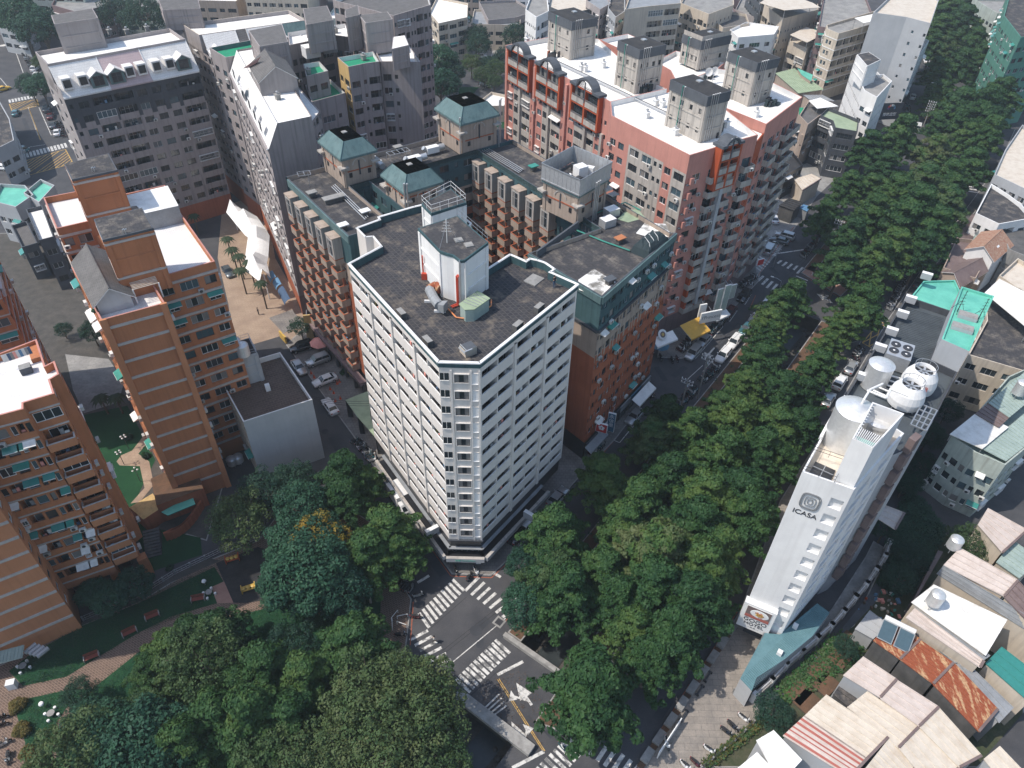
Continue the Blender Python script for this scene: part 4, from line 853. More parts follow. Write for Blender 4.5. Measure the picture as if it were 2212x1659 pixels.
def pavilion(pts,z0,z1,eave,top_in=1.9,rz=2.6,steel=False,two=None):
 P=ccw([CB.l(p)for p in pts]);mb=MB();n=len(P)
 for i in range(n):
  A,B=P[i],P[(i+1)%n];mb.poly([(*A,z0),(*B,z0),(*B,z1),(*A,z1)],'w_beige')
  a,b=Vector(A),Vector(B);d=(b-a);L=d.length;d.normalize();nn=Vector((d.y,-d.x));c=(a+b)/2
  mb.obox(c+nn*.03,(d.x,d.y),L+.05,.1,z0+2.6,z0+2.8,'w_brick')
  for k in range(7):
   t0=math.pi*k/7;t1=math.pi*(k+1)/7;r_=1.05
   mb.poly([tuple(c+d*r_*math.cos(t0)+nn*.09)+(z1-1.3+r_*math.sin(t0)*.85,),tuple(c+d*(r_+.22)*math.cos(t0)+nn*.09)+(z1-1.3+(r_+.22)*math.sin(t0)*.85,),tuple(c+d*(r_+.22)*math.cos(t1)+nn*.09)+(z1-1.3+(r_+.22)*math.sin(t1)*.85,),tuple(c+d*r_*math.cos(t1)+nn*.09)+(z1-1.3+r_*math.sin(t1)*.85,)],'w_stone')
  mb.obox(c+nn*.04,(d.x,d.y),.25,.1,z1-3.2,z1-.7,'w_darkgrey')
  for x in(-L*.3,L*.3):mb.obox(c+d*x+nn*.03,(d.x,d.y),.55,.08,z0+1.6,z0+2.4,'w_black')
  for x in(.3,L-.3):mb.obox(a+d*x+nn*.05,(d.x,d.y),.55,.2,z0,z1,'w_beige')
  mb.obox(c+nn*.15,(d.x,d.y),L*.42,.35,z1-.9,z1-.65,'w_stone')if False else None
 part('pavilion_wall',mb,CB.o)
 Q=offs(P,-eave);mb=MB();mb.prism(Q,z1,z1+.35,'w_green_lt');part('eaves',mb,CB.o)
 for i in range(n):
  a,b=Vector(P[i]),Vector(P[(i+1)%n]);
  mb=MB();c=a;mb.prism([(c.x-.75,c.y-.75),(c.x+.75,c.y-.75),(c.x+.75,c.y+.75),(c.x-.75,c.y+.75)],z1-1.5,z1-1.2,'w_stone');part('corner_bracket',mb,CB.o)
 if steel:
  mb=MB();K=offs(P,-.35)
  for i in range(n):
   a,b=Vector(K[i]),Vector(K[(i+1)%n]);d=(b-a);L=d.length;d.normalize();nn=Vector((d.y,-d.x));m=9
   for k in range(m):
    c=a+d*(L*(k+.5)/m);q=MB();q.obox(c,(d.x,d.y),L/m-.05,.06,z1+.4,z1+3.1,'alu');part('screen_panel',q,CB.o)
   mb.obox((a+b)/2+nn*.05,(d.x,d.y),L,.1,z1+2.95,z1+3.15,'galv');mb.obox((a+b)/2+nn*.05,(d.x,d.y),L,.1,z1+.4,z1+.6,'galv')
  part('screen_rail',mb,CB.o);mb=MB();mb.tess(offs(P,.1),z1+.5,'r_dark2');part('roof',mb,CB.o)
  return z1+.5
 T=offs(P,top_in-.6);zt=z1+.35+rz
 for i in range(n):
  a,b,c,d_=Q[i],Q[(i+1)%n],T[(i+1)%n],T[i]
  mb=MB();mb.poly([(*a,z1+.35),(*b,z1+.35),(*c,zt),(*d_,zt)],'w_green_lt')
  part('roof_slope',mb,CB.o)
  mb=MB();mb.rod((*a,z1+.38),(*d_,zt+.03),.07,'w_green',5);part('hip',mb,CB.o)
 mb=MB();mb.tess(T,zt,'r_dark2');mb.prism(T,zt-.05,zt+.0,'w_green_lt','r_dark2',False);part('roof',mb,CB.o)
 cx=sum(p[0]for p in T)/n;cy=sum(p[1]for p in T)/n;mb=MB();mb.box(cx-.9,cy-.4,zt,cx-.1,cy+.4,zt+.15,'concrete');part('hatch',mb,CB.o)
 return zt
R1=ZC-.66
pavilion([cu(-.5,8.0-.9),cu(7.2,8.0-.9),cu(7.2,12.8),cu(-.5,12.8)],R1,36.8,.5,1.75,2.1)
pavilion([cu(-.3,30),cu(7.6,30),cu(7.6,37.4),cu(-.3,37.4)],R1,37.6,.5,1.8,2.2)
pavilion([cu(13.8,11.2),cu(20.4,11.2),cu(20.4,17.4),cu(13.8,17.4)],R1,35.4,.55,1.6,2.1)
zs_=pavilion([(4.2,108.2),(9.4,103.3),(14.2,109.2),(9.0,114.2)],R1,36.6,.3,steel=True)
rr=random.Random(4)
p4=Vector((9.2,108.7))
for i in range(9):
 x,y=p4.x+rr.uniform(-2.6,2.6),p4.y+rr.uniform(-2.6,2.6);mb=MB();w=rr.uniform(.25,.6);mb.box(-w,-w*.8,0,w,w*.8,rr.uniform(.6,1.3),rr.choice(['w_white','galv','dark_metal','m_grey']))
 thing('equipment_box','small machine box inside the steel screen on the block roof','equipment box',(x,y,zs_),rr.uniform(0,3),'machine boxes inside the steel screen',mb.mesh('equipment_box'))
mb=MB();mb.box(-.9,-.8,0,.9,.8,1.7,'w_white');thing('equipment_cabinet','biggest white cube inside the steel screen on the block roof','cabinet',(9.9,109.6,zs_),.6,None,mb.mesh('cabinet'))
for p in((12.0,104.5),(12.3,104.9),(12.6,105.3)):CB.pipes([p],R1,38.5,'galv',.12)
for p in(cu(21.2,10.6),cu(21.5,10.9)):CB.pipes([p],R1,37.5,'galv',.13)
CB.pipes([cu(8.0,37.8),cu(7.8,38.2),cu(7.5,38.5)],R1,40.5,'galv',.1);CB.pipes([cu(7.6,29.6)],R1,39,'galv',.1);CB.pipes([cu(-1,7.2)],R1,38,'galv',.1)
for nm,pl in(('a',[at('G',500,70,R1),at('G',640,155,R1),at('G',540,250,R1),at('G',405,205,R1),at('G',400,140,R1)]),('b',[at('C',830,1430,R1),at('C',960,1440,R1),at('C',1000,1520,R1),at('C',900,1540,R1),at('C',770,1500,R1)]),('c',[at('C',700,1360,R1),at('C',780,1340,R1),at('C',830,1400,R1),at('C',720,1430,R1),at('C',650,1410,R1)])):
 mb=MB();mb.tess(ccw([CB.l(xy(p))for p in pl]),R1+.012,'r_blotch' if nm!='c' else 'r_greenpale');part('waterproofing_patch',mb,CB.o)
def rpipe(pts,m,r,label,z=R1,nm='roof_pipe',grp=None):
 mb=MB();mb.path([(p.x,p.y,z+.25)for p in pts],r,m,5);return thing(nm,label,'pipe',mesh=mb.mesh(nm),group=grp)
for k in range(3):rpipe([at('B',475+k*10,1210-k*8,R1),at('B',690+k*10,1420-k*8,R1)],'alu',.08,'pale pipe of the bundle of three along the left wing roof',grp='pipe bundle on the left wing')
for k in range(4):rpipe([at('B',1415+k*9,960-k*7,R1),at('C',20+k*9,1120-k*7,R1)],'galv',.09,'pale pipe of the bundle of four along the back right wing roof',grp='pipe bundle on the right wing')
rpipe([at('C',390,1490,R1),at('C',560,1560,R1),at('C',730,1620,R1)],'green_sheet',.12,'blue green pipe across the front right roof')
rpipe([at('C',500,1385,R1),at('C',700,1310,R1),at('C',800,1360,R1)],'green_sheet',.1,'blue green pipe by the two white fan boxes')
mb=MB();a_,b_=at('C',395,1465,R1),at('C',130,1659,R1);c_=(a_+b_)/2;dd=(b_-a_).normalized();mb.obox((c_.x,c_.y),(dd.x,dd.y),(b_-a_).length,.3,R1,ZC+.5,'w_slate');thing('party_wall','dark stained low wall across the front right roof beside the tower','wall',mesh=mb.mesh('party_wall'))
for i,(x,y,l_)in enumerate(((610,1385,'upper of the two white fan boxes by the screened pavilion'),(585,1450,'lower of the two white fan boxes by the screened pavilion'))):
 p=at('C',x,y,R1);o=thing('fan_box',l_,'fan box',(p.x,p.y,R1),.6,'white fan boxes');mb=MB();mb.box(-1.1,-.8,0,1.1,.8,1.3,'alu','w_white');part('casing',mb,o);mb=MB();mb.poly([(1.1,-.8,1.3),(1.9,-.8,.3),(1.9,.8,.3),(1.1,.8,1.3)],'w_white');part('hood',mb,o)
p=at('C',860,1590,R1);o=thing('tarpaulin_heap','black netting thrown over a heap of goods at the right edge of the roof','tarpaulin',(p.x,p.y,R1),math.radians(52))
mb=MB();n_,m_=14,9;rr=random.Random(8);G_={}
for i in range(n_+1):
 for j in range(m_+1):
  x=-3.2+6.4*i/n_;y=-1.7+3.4*j/m_;ed=min(1,3.4*min(i,n_-i)/n_*1.3,2.6*min(j,m_-j)/m_*1.4);mb.v.append((x,y,max(0,ed)**.5*(1.9+rr.uniform(-.2,.2))));G_[i,j]=len(mb.v)-1
for i in range(n_):
 for j in range(m_):mb.f.append((G_[i,j],G_[i+1,j],G_[i+1,j+1],G_[i,j+1]));mb.m.append(mb.slot('black_net'))
part('netting',mb,o)
mb=MB()
for k in range(3):mb.path([(-2.5+k*1.2,-1.7,.1),(-2+k*1.2,-.8,1.95),(-1+k*1.2,.6,2.0),(0+k,1.7,.1)],.04,'white_metal',4)
part('rope',mb,o)
for x,y,l_ in((480,60,'x'),):pass
for k,x,y,l_,s in(('G',600,150,'small dark brick vent shaft with a green top on the white patch','w_slate'),('C',620,1265,'grey vent block at the far side of the front right roof','concrete'),('B',900,955,'short vent block by the back parapet','concrete'),('B',350,1250,'flat topped vent at the parapet near the first bay tower','concrete'),('B',550,1460,'flat white topped vent at the front end of the left wing','w_white'),('B',690,1370,'tilted white box beside the pipe bundle on the left wing','w_white'),('B',700,1100,'white fan unit between the pavilions','w_white'),('C',665,1545,'low orange vent block in the middle of the front right roof','w_orange'),('C',110,1080,'green capped vent by the right wing pipes','green_sheet')):
 p=at(k,x,y+15,R1);o=thing('vent_block',l_,'vent',(p.x,p.y,R1),math.radians(37));mb=MB();mb.box(-.5,-.4,0,.5,.4,.8,'concrete_dark');part('shaft',mb,o);mb=MB();mb.box(-.8,-.6,.8,.8,.6,.95,s);part('cap',mb,o)
p=at('B',490,1295,R1);mb=MB();mb.box(-1.6,-.5,0,1.6,.5,.75,'concrete_dark');mb.box(-1.8,-.7,.75,1.8,.7,.9,'concrete');thing('light_well_cover','long flat topped box in the middle of the left wing roof','roof box',(p.x,p.y,R1),math.radians(34),None,mb.mesh('light_well_cover'))
def duct_set(k,x,y,z,rz,label):
 p=at(k,x,y,z);o=thing('exhaust_fan',label,'exhaust fan',(p.x,p.y,z),rz)
 mb=MB();mb.box(-1.2,-.6,.2,1.2,.6,1.3,'w_white');part('casing',mb,o);mb=MB();mb.rod((1.2,0,.8),(2.4,0,.8),.55,'alu',12);part('duct',mb,o);mb=MB();mb.rod((-1.2,0,.8),(-1.8,0,1.4),.4,'alu',10);part('elbow',mb,o);return o
duct_set('B',1120,985,R1,.6,'white exhaust fan with round duct at the foot of the back pavilion')
duct_set('B',1005,1050,R1,.6,'low white curved exhaust fan on the middle of the back wing roof')
duct_set('B',760,1065,R1,-.9,'white exhaust fan beside the left back pavilion')
mb=MB();p=at('B',905,1015,R1)
for i in range(5):mb.rod((-2+i,-.8,1.2),(-2+i,.8,1.2),.05,'alu',4)
for y in(-.8,.8):mb.rod((-2,y,1.2),(2,y,1.2),.05,'alu',4);mb.rod((-2,y,0),(-2,y,1.2),.05,'alu',4);mb.rod((2,y,0),(2,y,1.2),.05,'alu',4)
thing('drying_frame','pale metal drying frame on the back wing roof','frame',(p.x,p.y,R1),.6,None,mb.mesh('drying_frame'))
mb=MB();p=at('B',310,1200,R1)
for i in range(3):mb.rod((-1+i,-.8,2.4),(-1+i,.8,2.4),.04,'alu',4)
for y in(-.8,.8):mb.rod((-1,y,2.4),(1,y,2.4),.04,'alu',4)
mb.rod((.6,0,0),(.6,0,2.4),.05,'alu',4);thing('roof_aerial','ladder shaped aerial on a post near the left end of the left wing','antenna',(p.x,p.y,R1),.4,None,mb.mesh('roof_aerial'))
dv=(Vector(fr_b)-Vector(fr_a)).normalized();nv=Vector((dv.y,-dv.x));ra=math.atan2(dv.y,dv.x)
for i in range(6):
 p=Vector(fr_a)+dv*(1.8+i*3.6)+nv*.4;q=MB();q.box(-1.7,-.1,2.6,1.7,.1,3.9,['w_slate','sign_white','w_darkgrey','m_grey','sign_blue','m_grey'][i]);a_=CB.l(p);part('shop_board',q,CB.o,(a_[0],a_[1],0),ra-CB.a)
 q=win_mesh(2.6,2.3,'frame_dark','glass_blue');a_=CB.l(Vector(fr_a)+dv*(1.8+i*3.6)+nv*.05);link('shop_window',q,CB.o,(a_[0],a_[1],.15),ra-CB.a)
def sign(k,x,y,z,w,h,m,rz,label,side='sign_white',d=.3,txt=None,tm='ink'):
 p=at(k,x,y,z);o=thing('shop_sign',label,'sign',(p.x,p.y,z),rz);mb=MB();mb.box(-w/2,-d/2,-h/2,w/2,d/2,h/2,side);mb.box(-w/2+.08,-d/2-.02,-h/2+.08,w/2-.08,-d/2+.01,h/2-.08,m);part('sign_box',mb,o)
 mb=MB();mb.rod((0,0,h/2),(0,1.2,h/2+.3),.05,'galv',4);part('bracket',mb,o)
 if txt:text(txt,*((w*.35)if len(txt)<3 else h*.45,),tm,o,(0,-d/2-.03,0),(math.pi/2,0,0),ext=.01)
 return o
sign('G',550,1090,5.5,1.9,1.9,'sign_red',math.radians(-20),'square red shop sign with a white flower under the brick face',txt='✿' if False else None)
o=bpy.data.objects['shop_sign'];fl=MB()
for k in range(5):a_=math.pi/2+k*2*math.pi/5;fl.lathe([(.22,0),(.2,.02),(.01,.03)],'sign_white',10,(.32*math.cos(a_),.32*math.sin(a_),0))
fl.lathe([(.14,0),(.12,.05),(.01,.06)],'sign_red',8);fo=part('flower_emblem',fl,o,(0,-.18,.1));fo.rotation_euler=(math.pi/2,0,0)
sign('G',612,1055,4.0,1.3,4.2,'sign_blue',math.radians(-20),'tall upright blue sign with white letters standing by the kerb',txt=None)
for k in range(3):text(['永','信','屋'][k],.9,'sign_white',bpy.data.objects['shop_sign.001'],(0,-.19,1.35-k*.95),(math.pi/2,0,0),ext=.01)
def fabric(k,x,y,z,w,d,m,rz,label,drop=.7,nm='awning',scal=False):
 p=at(k,x,y,z);o=thing(nm,label,'awning',(p.x,p.y,z),rz);mb=MB();mb.poly([(-w/2,-d,-drop),(w/2,-d,-drop),(w/2,0,0),(-w/2,0,0)],m);mb.poly([(-w/2,-d,-drop-.35),(w/2,-d,-drop-.35),(w/2,-d,-drop),(-w/2,-d,-drop)],m);part('cloth',mb,o)
 mb=MB()
 for s_ in(-1,1):mb.rod((s_*w/2,0,-.05),(s_*w/2,-d,-drop-.02),.04,'galv',4)
 part('arm',mb,o);return o
fabric('G',800,850,4.2,6,1.6,'m_white',ra,'long white shop awning at the far end of the brick face')
fabric('G',500,1155,3.6,5.4,1.2,'m_grey',ra,'grey awning with pale lettering at the near end of the brick face')
CB.finish()
# pink apartment complex with white roofs
ZK=38.0
PK=Bld('pink_apartment_complex','pink apartment complex with white roofs and orange red bays behind the green topped block','apartment complex',(16.6,131.9),-54,seed=12,fr=('frame_dark','alu','white_metal'))
pl=dict(fh=2.75,z0=4.4,n=11,gf='w_purple',ac=.3,aw=.02,cage=.1,am=['m_white'],clut=.6,cap='w_stone',encl=.2)
LA,LB=(-3.4,169.9),(16.9,138.7)
def strip_mats(*a):return a
PK.block([LA,LB,(28.5,146.3),(24,153),(17.5,176),(9.5,178.5)],0,ZK,[('wbbw',dict(pl,rep=3,pre='s',post='s',cw=dict(b='w_stone'))),'N',None,None,None,None],'w_pink','r_white',1.0,'w_pink',inner='w_white')
PK.block([(16.9,138.7),(16.6,131.9),(28.2,116.1),(32.4,119.0),(37.4,122.5),(41.5,125.1),(37.8,137.4),(31.5,148.5),(28.5,146.3)],0,ZK+.04,[None,('w WWsswW',dict(pl,rep=1,pre='w',cw={'W':'w_stone','s':'w_stone'},ac=.3)),('w',dict(pl,rep=1,ac=.8,cage=.3)),('P',dict(pl,rep=2)),('wP',dict(pl,rep=1,ac=.6,cage=.3)),None,None,'N'],'w_pink','r_white',1.0,'w_pink',inner='w_white')
PK.block([(37.6,137.8),(44.1,129.9),(54.3,143.6),(48,156),(40.5,158.5),(31.3,149)],0,ZK+.02,[(' ',dict(pl,n=1)),('wPwPP',dict(pl,rep=1,ac=.5,pd=1.2)),None,None,None,'N'],'w_pink','r_white',1.0,'w_pink',inner='w_white')
PK.block([(31.3,149),(40.5,158.5),(43.5,163.5),(34,170.5),(28.5,163),(31,158)],0,ZK-.4,[None]*6,'w_pink','r_white',1.0,'w_pink',inner='w_white')
PK.block([(17.6,176.2),(23.0,168),(30,172.5),(24.5,181)],0,ZK-.2,[None]*4,'w_pink','r_white',1.0,'w_pink',inner='w_white')
PK.block([(41.6,125.3),(44.0,129.7),(38.0,137.2),(35.5,134.5)],0,ZK-1.5,[('s',dict(pl,wall='w_red',n=6,z0=16.5)),'N','N','N'],'w_red','r_white',.3)
def red_bay(p,q,zb,zt,prd,rows,arch=True,panels=True,bld=PK):
 A,B=Vector(bld.l(p)),Vector(bld.l(q));d=(B-A);L=d.length;d.normalize();n=Vector((d.y,-d.x));rz=math.atan2(d.y,d.x);c=(A+B)/2
 P=lambda x,t,z:(A.x+d.x*x+n.x*t,A.y+d.y*x+n.y*t,z)
 mb=MB()
 for x0,x1 in((0,.5),(L/2-.25,L/2+.25),(L-.5,L)):c_=A+d*(x0+x1)/2+n*prd/2;mb.obox(c_,(d.x,d.y),x1-x0,prd,zb,zt,'w_red')
 fh=(zt-zb)/rows
 for r_ in range(rows+1):
  h=.5 if r_ in(0,rows)else.25;z=zb+fh*r_;c_=A+d*L/2+n*(prd/2-.01);mb.obox(c_,(d.x,d.y),L-.1,prd-.03,max(zb,z-h/2),min(zt,z+h/2),'w_red')
 mb.poly([P(.4,.04,zb),P(L-.4,.04,zb),P(L-.4,.04,zt),P(.4,.04,zt)],'w_red');part('bay_frame',mb,bld.o)
 for r_ in range(rows):
  for s_ in(0,1):
   w=L/2-.75;x=.5+w/2 if s_==0 else L/2+.25+w/2;z=zb+fh*r_
   q_=P(x,prd*.35,z+1.2);link('window',win_mesh(w*.9,fh-1.6,'frame_dark',bld.r.choice(['glass','curtain'])),bld.o,q_,rz)
   q=MB();q.obox(Vector(P(x,prd-.05,0)[:2]),(d.x,d.y),w,.14,z+.25,z+1.25,'w_stone');part('balustrade',q,bld.o)
   q=MB()
   for k in range(3):q.obox(Vector(P(x,prd-.03,0)[:2]),(d.x,d.y),w,.05,z+1.35+k*.14,z+1.39+k*.14,'galv')
   part('rail',q,bld.o)
 if arch:
  R=L*.27;zc=zt-.2;mb=MB();N=12
  for k in range(N):
   t0,t1=math.pi*k/N,math.pi*(k+1)/N;x0,x1=L/2+R*math.cos(t0),L/2+R*math.cos(t1);z0_,z1_=zc+R*.75*math.sin(t0),zc+R*.75*math.sin(t1);e=.45
   X0,X1=L/2+(R+e)*math.cos(t0),L/2+(R+e)*math.cos(t1);Z0,Z1=zc+(R*.75+e)*math.sin(t0),zc+(R*.75+e)*math.sin(t1)
   mb.poly([P(X0,prd+.15,Z0),P(X1,prd+.15,Z1),P(x1,prd+.15,z1_),P(x0,prd+.15,z0_)][::-1],'w_slate');mb.poly([P(X0,prd+.15,Z0),P(X0,-.6,Z0),P(X1,-.6,Z1),P(X1,prd+.15,Z1)],'w_slate');mb.poly([P(x0,-.6,z0_),P(x0,prd+.15,z0_),P(x1,prd+.15,z1_),P(x1,-.6,z1_)],'w_slate')
   mb.poly([P(X0,-.6,Z0),P(X1,-.6,Z1),P(x1,-.6,z1_),P(x0,-.6,z0_)],'w_slate')
  part('arched_gable',mb,bld.o)
  for s_ in(0,1):
   x=L*.11 if s_==0 else L*.89;q=MB();q.obox(Vector(P(x,prd/2-.2,0)[:2]),(d.x,d.y),L*.24,prd+.9,zt-.1,zt+.35,'w_slate');part('gable_shoulder',q,bld.o)
  q=MB()
  for k in range(5):w=R*1.6*(1-k*.1);q.obox(Vector(P(L/2,prd-.05,0)[:2]),(d.x,d.y),w,.08,zt+.1+k*.26,zt+.2+k*.26,'w_white')
  q.obox(Vector(P(L/2,prd+.06,0)[:2]),(d.x,d.y),.25,.12,zt-2.5,zt+1.4,'w_slate');part('white_grille',q,bld.o)
def on_line(A,B,t):return(A[0]+(B[0]-A[0])*t,A[1]+(B[1]-A[1])*t)
for t0,t1 in((.06,.30),(.36,.60),(.70,.95)):red_bay(on_line(LA,LB,t0),on_line(LA,LB,t1),ZK-6.6,ZK+.3,1.0,2)
red_bay((33.0,119.4),(37.2,122.35),ZK-7.4,ZK+.4,1.5,3)
red_bay((32.6,119.1),(37.2,122.35),4.6,16,.9,4,arch=False)
A_,B_=Vector(PK.l((32.6,119.1))),Vector(PK.l((37.2,122.35)));d=(B_-A_).normalized();n=Vector((d.y,-d.x));c=(A_+B_)/2+n*1.0;mb=MB();mb.obox(c,(d.x,d.y),.7,.8,6,ZK-7.4,'w_bluegrey');part('pipe_shaft',mb,PK.o)
for t in(.03,.18,.33,.48,.64,.825,.97):
 p=PK.l(on_line(LA,LB,t));A_,B_=Vector(PK.l(LA)),Vector(PK.l(LB));d=(B_-A_).normalized();n=Vector((d.y,-d.x));mb=MB();mb.obox(Vector(p)+n*.25,(d.x,d.y),.7,.5,4.4,ZK-6.6 if t not in(.03,.33,.64)else ZK-1,'w_pink' if t in(.03,.33,.64)else 'w_stone');part('pilaster',mb,PK.o)
for i,(x,y)in enumerate(((28.2,116.1),(31.0,118.0))):
 pass
for f in range(11):
 for p in((29.2,116.75),):a_=PK.l(p);q=MB();q.box(-.4,-.6,0,.4,.2,1.2,'w_pink');q.box(-.9,-.4,-.1,.9,.2,.1,'w_slate');part('corner_bracket',q,PK.o,(a_[0],a_[1],5.2+2.75*f),math.radians(35+54))
wn=dict(fh=3.2,n=2,ac=0,aw=0,clut=0,fr=('frame_dark',),z0=37.2)
def tw(c,u,w,d,z1,jog=None,facs=None,blk='w_slate'):
 """tower: c near corner, u angle of the front-left edge direction"""
 a=math.radians(u);ux,uy=math.cos(a),math.sin(a);vx,vy=-uy,ux
 P=lambda s,t:(c[0]+ux*s+vx*t,c[1]+uy*s+vy*t)
 pts=[P(0,0),P(w,0),P(w,d),P(0,d)]if not jog else[P(0,0),P(w,0),P(w,d*.55),P(w,d),P(w*.45,d),P(w*.45,d*1.12),P(0,d*1.12)]
 PK.tower(pts,ZK-1,z1,'w_stone',blk,1.7,.2,'r_black',facs=facs)
 for k in range(4):PK.pipes([P(w+.25,.8+k*.5)],ZK-1,z1+1.9,'galv',.06)
 for k in range(2):PK.pipes([P(w*.35+k*.4,-.25)],ZK-1,z1+1.6,'green_sheet' if k==0 else 'galv',.08)
 mb=MB();mb.box(-.45,-.45,0,.45,.45,.2,'alu');p=PK.l(P(w*.35,d*.7));part('skylight',mb,PK.o,(p[0],p[1],z1+1.72),0)
ws_={0:('sss',dict(wn,rep=1)),1:('s',dict(wn,rep=1,pre=' '))}
tw((5.9,171.0),-56,8.2,6.4,43.0,facs=ws_)
tw((18.9,150.6),-56,6.2,6.2,43.6,facs={0:('sss',dict(wn,rep=1)),1:('s',dict(wn))})
tw((26.2,130.6),-56,8.8,5.0,43.4,facs={0:('ssss',dict(wn,rep=1))})
tw((34.0,164.8),-56,5.4,8.2,41.0,facs={0:('s',dict(wn)),1:('ss',dict(wn,rep=1))})
tw((39.4,146.4),-56,7.0,5.6,43.4,facs={0:('ss',dict(wn,rep=1)),1:('ss',dict(wn,rep=1))})
RK=ZK-.98
for i,(x,y,l_)in enumerate(((418,455,'left of the twin roof vents by the first stair tower'),(443,460,'right of the twin roof vents by the first stair tower'),(560,435,'plain white vent block by the back parapet of the long wing'),(895,680,'vent just beyond the middle stair tower'),(838,760,'vent in the middle of the near pink roof'),(1020,870,'vent with a black hose at the foot of the near stair tower'),(1350,820,'vent near the right edge of the near pink roof'),(1540,750,'vent on the far right pink roof'),(70,280,'vent at the far left end of the long wing roof'),(940,690,'square white vent by the back parapet'))):
 p=at('C',x,y,RK);vent(p,RK,l_,.6,1.1,'w_white','vents on the pink complex roofs')
for i,(x,y,l_)in enumerate(((1240,440,'left of the two white satellite dishes beside the back stair tower'),(1278,435,'right of the two white satellite dishes beside the back stair tower'))):
 p=at('C',x,y,ZK+2);o=thing('satellite_dish',l_,'satellite dish',(p.x,p.y,RK),.3,'satellite dishes');q=MB();q.rod((0,0,0),(0,0,2.2),.06,'galv');part('post',q,o);q=MB();q.lathe([(.01,0),(.5,.08),(.85,.3)],'w_white',16);q.lathe([(.85,.31),(.5,.1),(.01,.02)],'w_white',16);e=part('dish',q,o,(0,0,2.3));e.rotation_euler=(math.radians(70),0,0)
for i,(x,y)in enumerate(((840,590),(1285,860),(1640,680),(1250,500),(235,370))):
 p=at('C',x,y,RK);mb=MB();r_=random.Random(i)
 for k in range(12):w=r_.uniform(.2,.7);a,b=r_.uniform(-1.3,1.3),r_.uniform(-.8,.8);mb.box(a-w,b-w/2,0,a+w,b+w/2,r_.uniform(.3,1.6),r_.choice(['black_net','black_net','dark_metal','cloth_black','w_brick' if i==4 else 'black_net']))
 o=thing('junk_heap',['black netted junk heap at the foot of the middle stair tower','black junk at the right foot of the near stair tower','black netted heap at the foot of the far right stair tower','dark junk by the satellite dishes','reddish junk pile at the foot of the far left stair tower'][i],'junk',(p.x,p.y,RK),.9,None);e=part('goods',mb,o);e['kind']='stuff'
mb=MB();a_,b_=at('C',250,410,RK),at('C',955,745,RK);mb.rod((a_.x,a_.y,RK+.6),(b_.x,b_.y,RK+.6),.12,'galv',6);mb.rod((a_.x+.3,a_.y+.2,RK+.6),(b_.x+.3,b_.y+.2,RK+.6),.1,'dark_metal',6);thing('roof_conduit','long grey conduit running along the white roof of the long pink wing','pipe',mesh=mb.mesh('roof_conduit'))
PK.finish()
fabric('G',1115,405,5.0,5.2,3.4,'yellow_cloth',math.radians(36),'big orange yellow canvas awning over the pavement',1.2)
fabric('G',940,490,5.6,5.0,1.8,'white_cloth',math.radians(33),'white shop canopy with a round emblem at the pink corner',.9)
o=bpy.data.objects['awning.003']if 'awning.003' in bpy.data.objects else None
p=at('G',940,492,6.0);mb=MB();mb.lathe([(1.0,0),(1.0,.12),(.85,.14),(.6,.15),(.01,.16)],'w_white',20);mb.lathe([(.6,.16),(.58,.18),(.01,.19)],'m_brown',14);mb.lathe([(.32,.19),(.3,.21),(.01,.22)],'sign_yellow',10);e=thing('round_sign','round white sign with a dark ring emblem above the white canopy','sign',(p.x,p.y,p.z));part('disc',mb,e).rotation_euler=(math.radians(50),0,math.radians(33))
sign('G',1195,345,6.0,1.5,3.6,'sign_white',math.radians(20),'tall upright white sign above the white canopy',txt=None)
sign('G',1250,375,6.0,4.5,2.4,'sign_white',math.radians(20),'wide white sign box with grey letters by the white canopy',txt='I\'Princess',tm='ink_grey')
sign('G',1300,285,7.0,1.6,6.5,'m_mint',math.radians(25),'tall pale green leaf patterned sign on the pink wall')
sign('G',1345,255,8.0,1.4,6.0,'m_mint',math.radians(25),'second tall pale sign to the right of the leaf patterned one')
sign('G',1385,215,8.0,1.8,3.2,'w_mint',math.radians(25),'grey green hanging sign high on the pink wall near the crossing')
sign('G',1570,25,5.0,1.7,1.5,'sign_red',math.radians(25),'dark red square sign at the far corner by the zebra crossing')
fabric('G',1290,330,4.6,4.0,2.0,'white_cloth',math.radians(36),'white pleated canopy beside the wide sign box',.8)
# slim white hotel tower and its long rear wing
IC=Bld('hotel_tower','slim white hotel tower with a ringed logo high on its narrow front','hotel',(30.6,52.2),-32,seed=20,fr=('frame_dark','alu'))
ZI=32.4
F0,F1,F2=Vector((30.6,52.2)),Vector((33.55,50.75)),Vector((35.3,49.9))
Rr=[Vector((35.5,49.2)),Vector((45.2,58.6)),Vector((43.9,60.4))]
ip=dict(fh=2.62,z0=4.4,n=10,ac=0,aw=0,clut=0,fr=('frame_dark',),gl=('glass_blue','glass'),frac=.7)
pts=[F0,F1,F2,(43.6,58.3),(38.9,64.4)]
IC.block([xy(p)for p in pts],3.4,ZI,[None,('n',dict(ip,rep=1,z0=4.6,frac=.68,n=10)),('m.m',dict(ip,rep=1,pre=' ',post='.',z0=4.8)),None,None],'w_white','m_cream',1.1,'w_white')
A,B=Vector(IC.l(F0)),Vector(IC.l(F2));d=(B-A).normalized();n=Vector((d.y,-d.x));rz=math.atan2(d.y,d.x)
E0=[at('H',555,1162,38.3),at('H',690,1222,38.3),at('H',890,1000,38.3),at('H',685,925,38.3)]
EP=ccw([IC.l(xy(p))for p in E0]);mb=MB();I=offs(EP,.15)
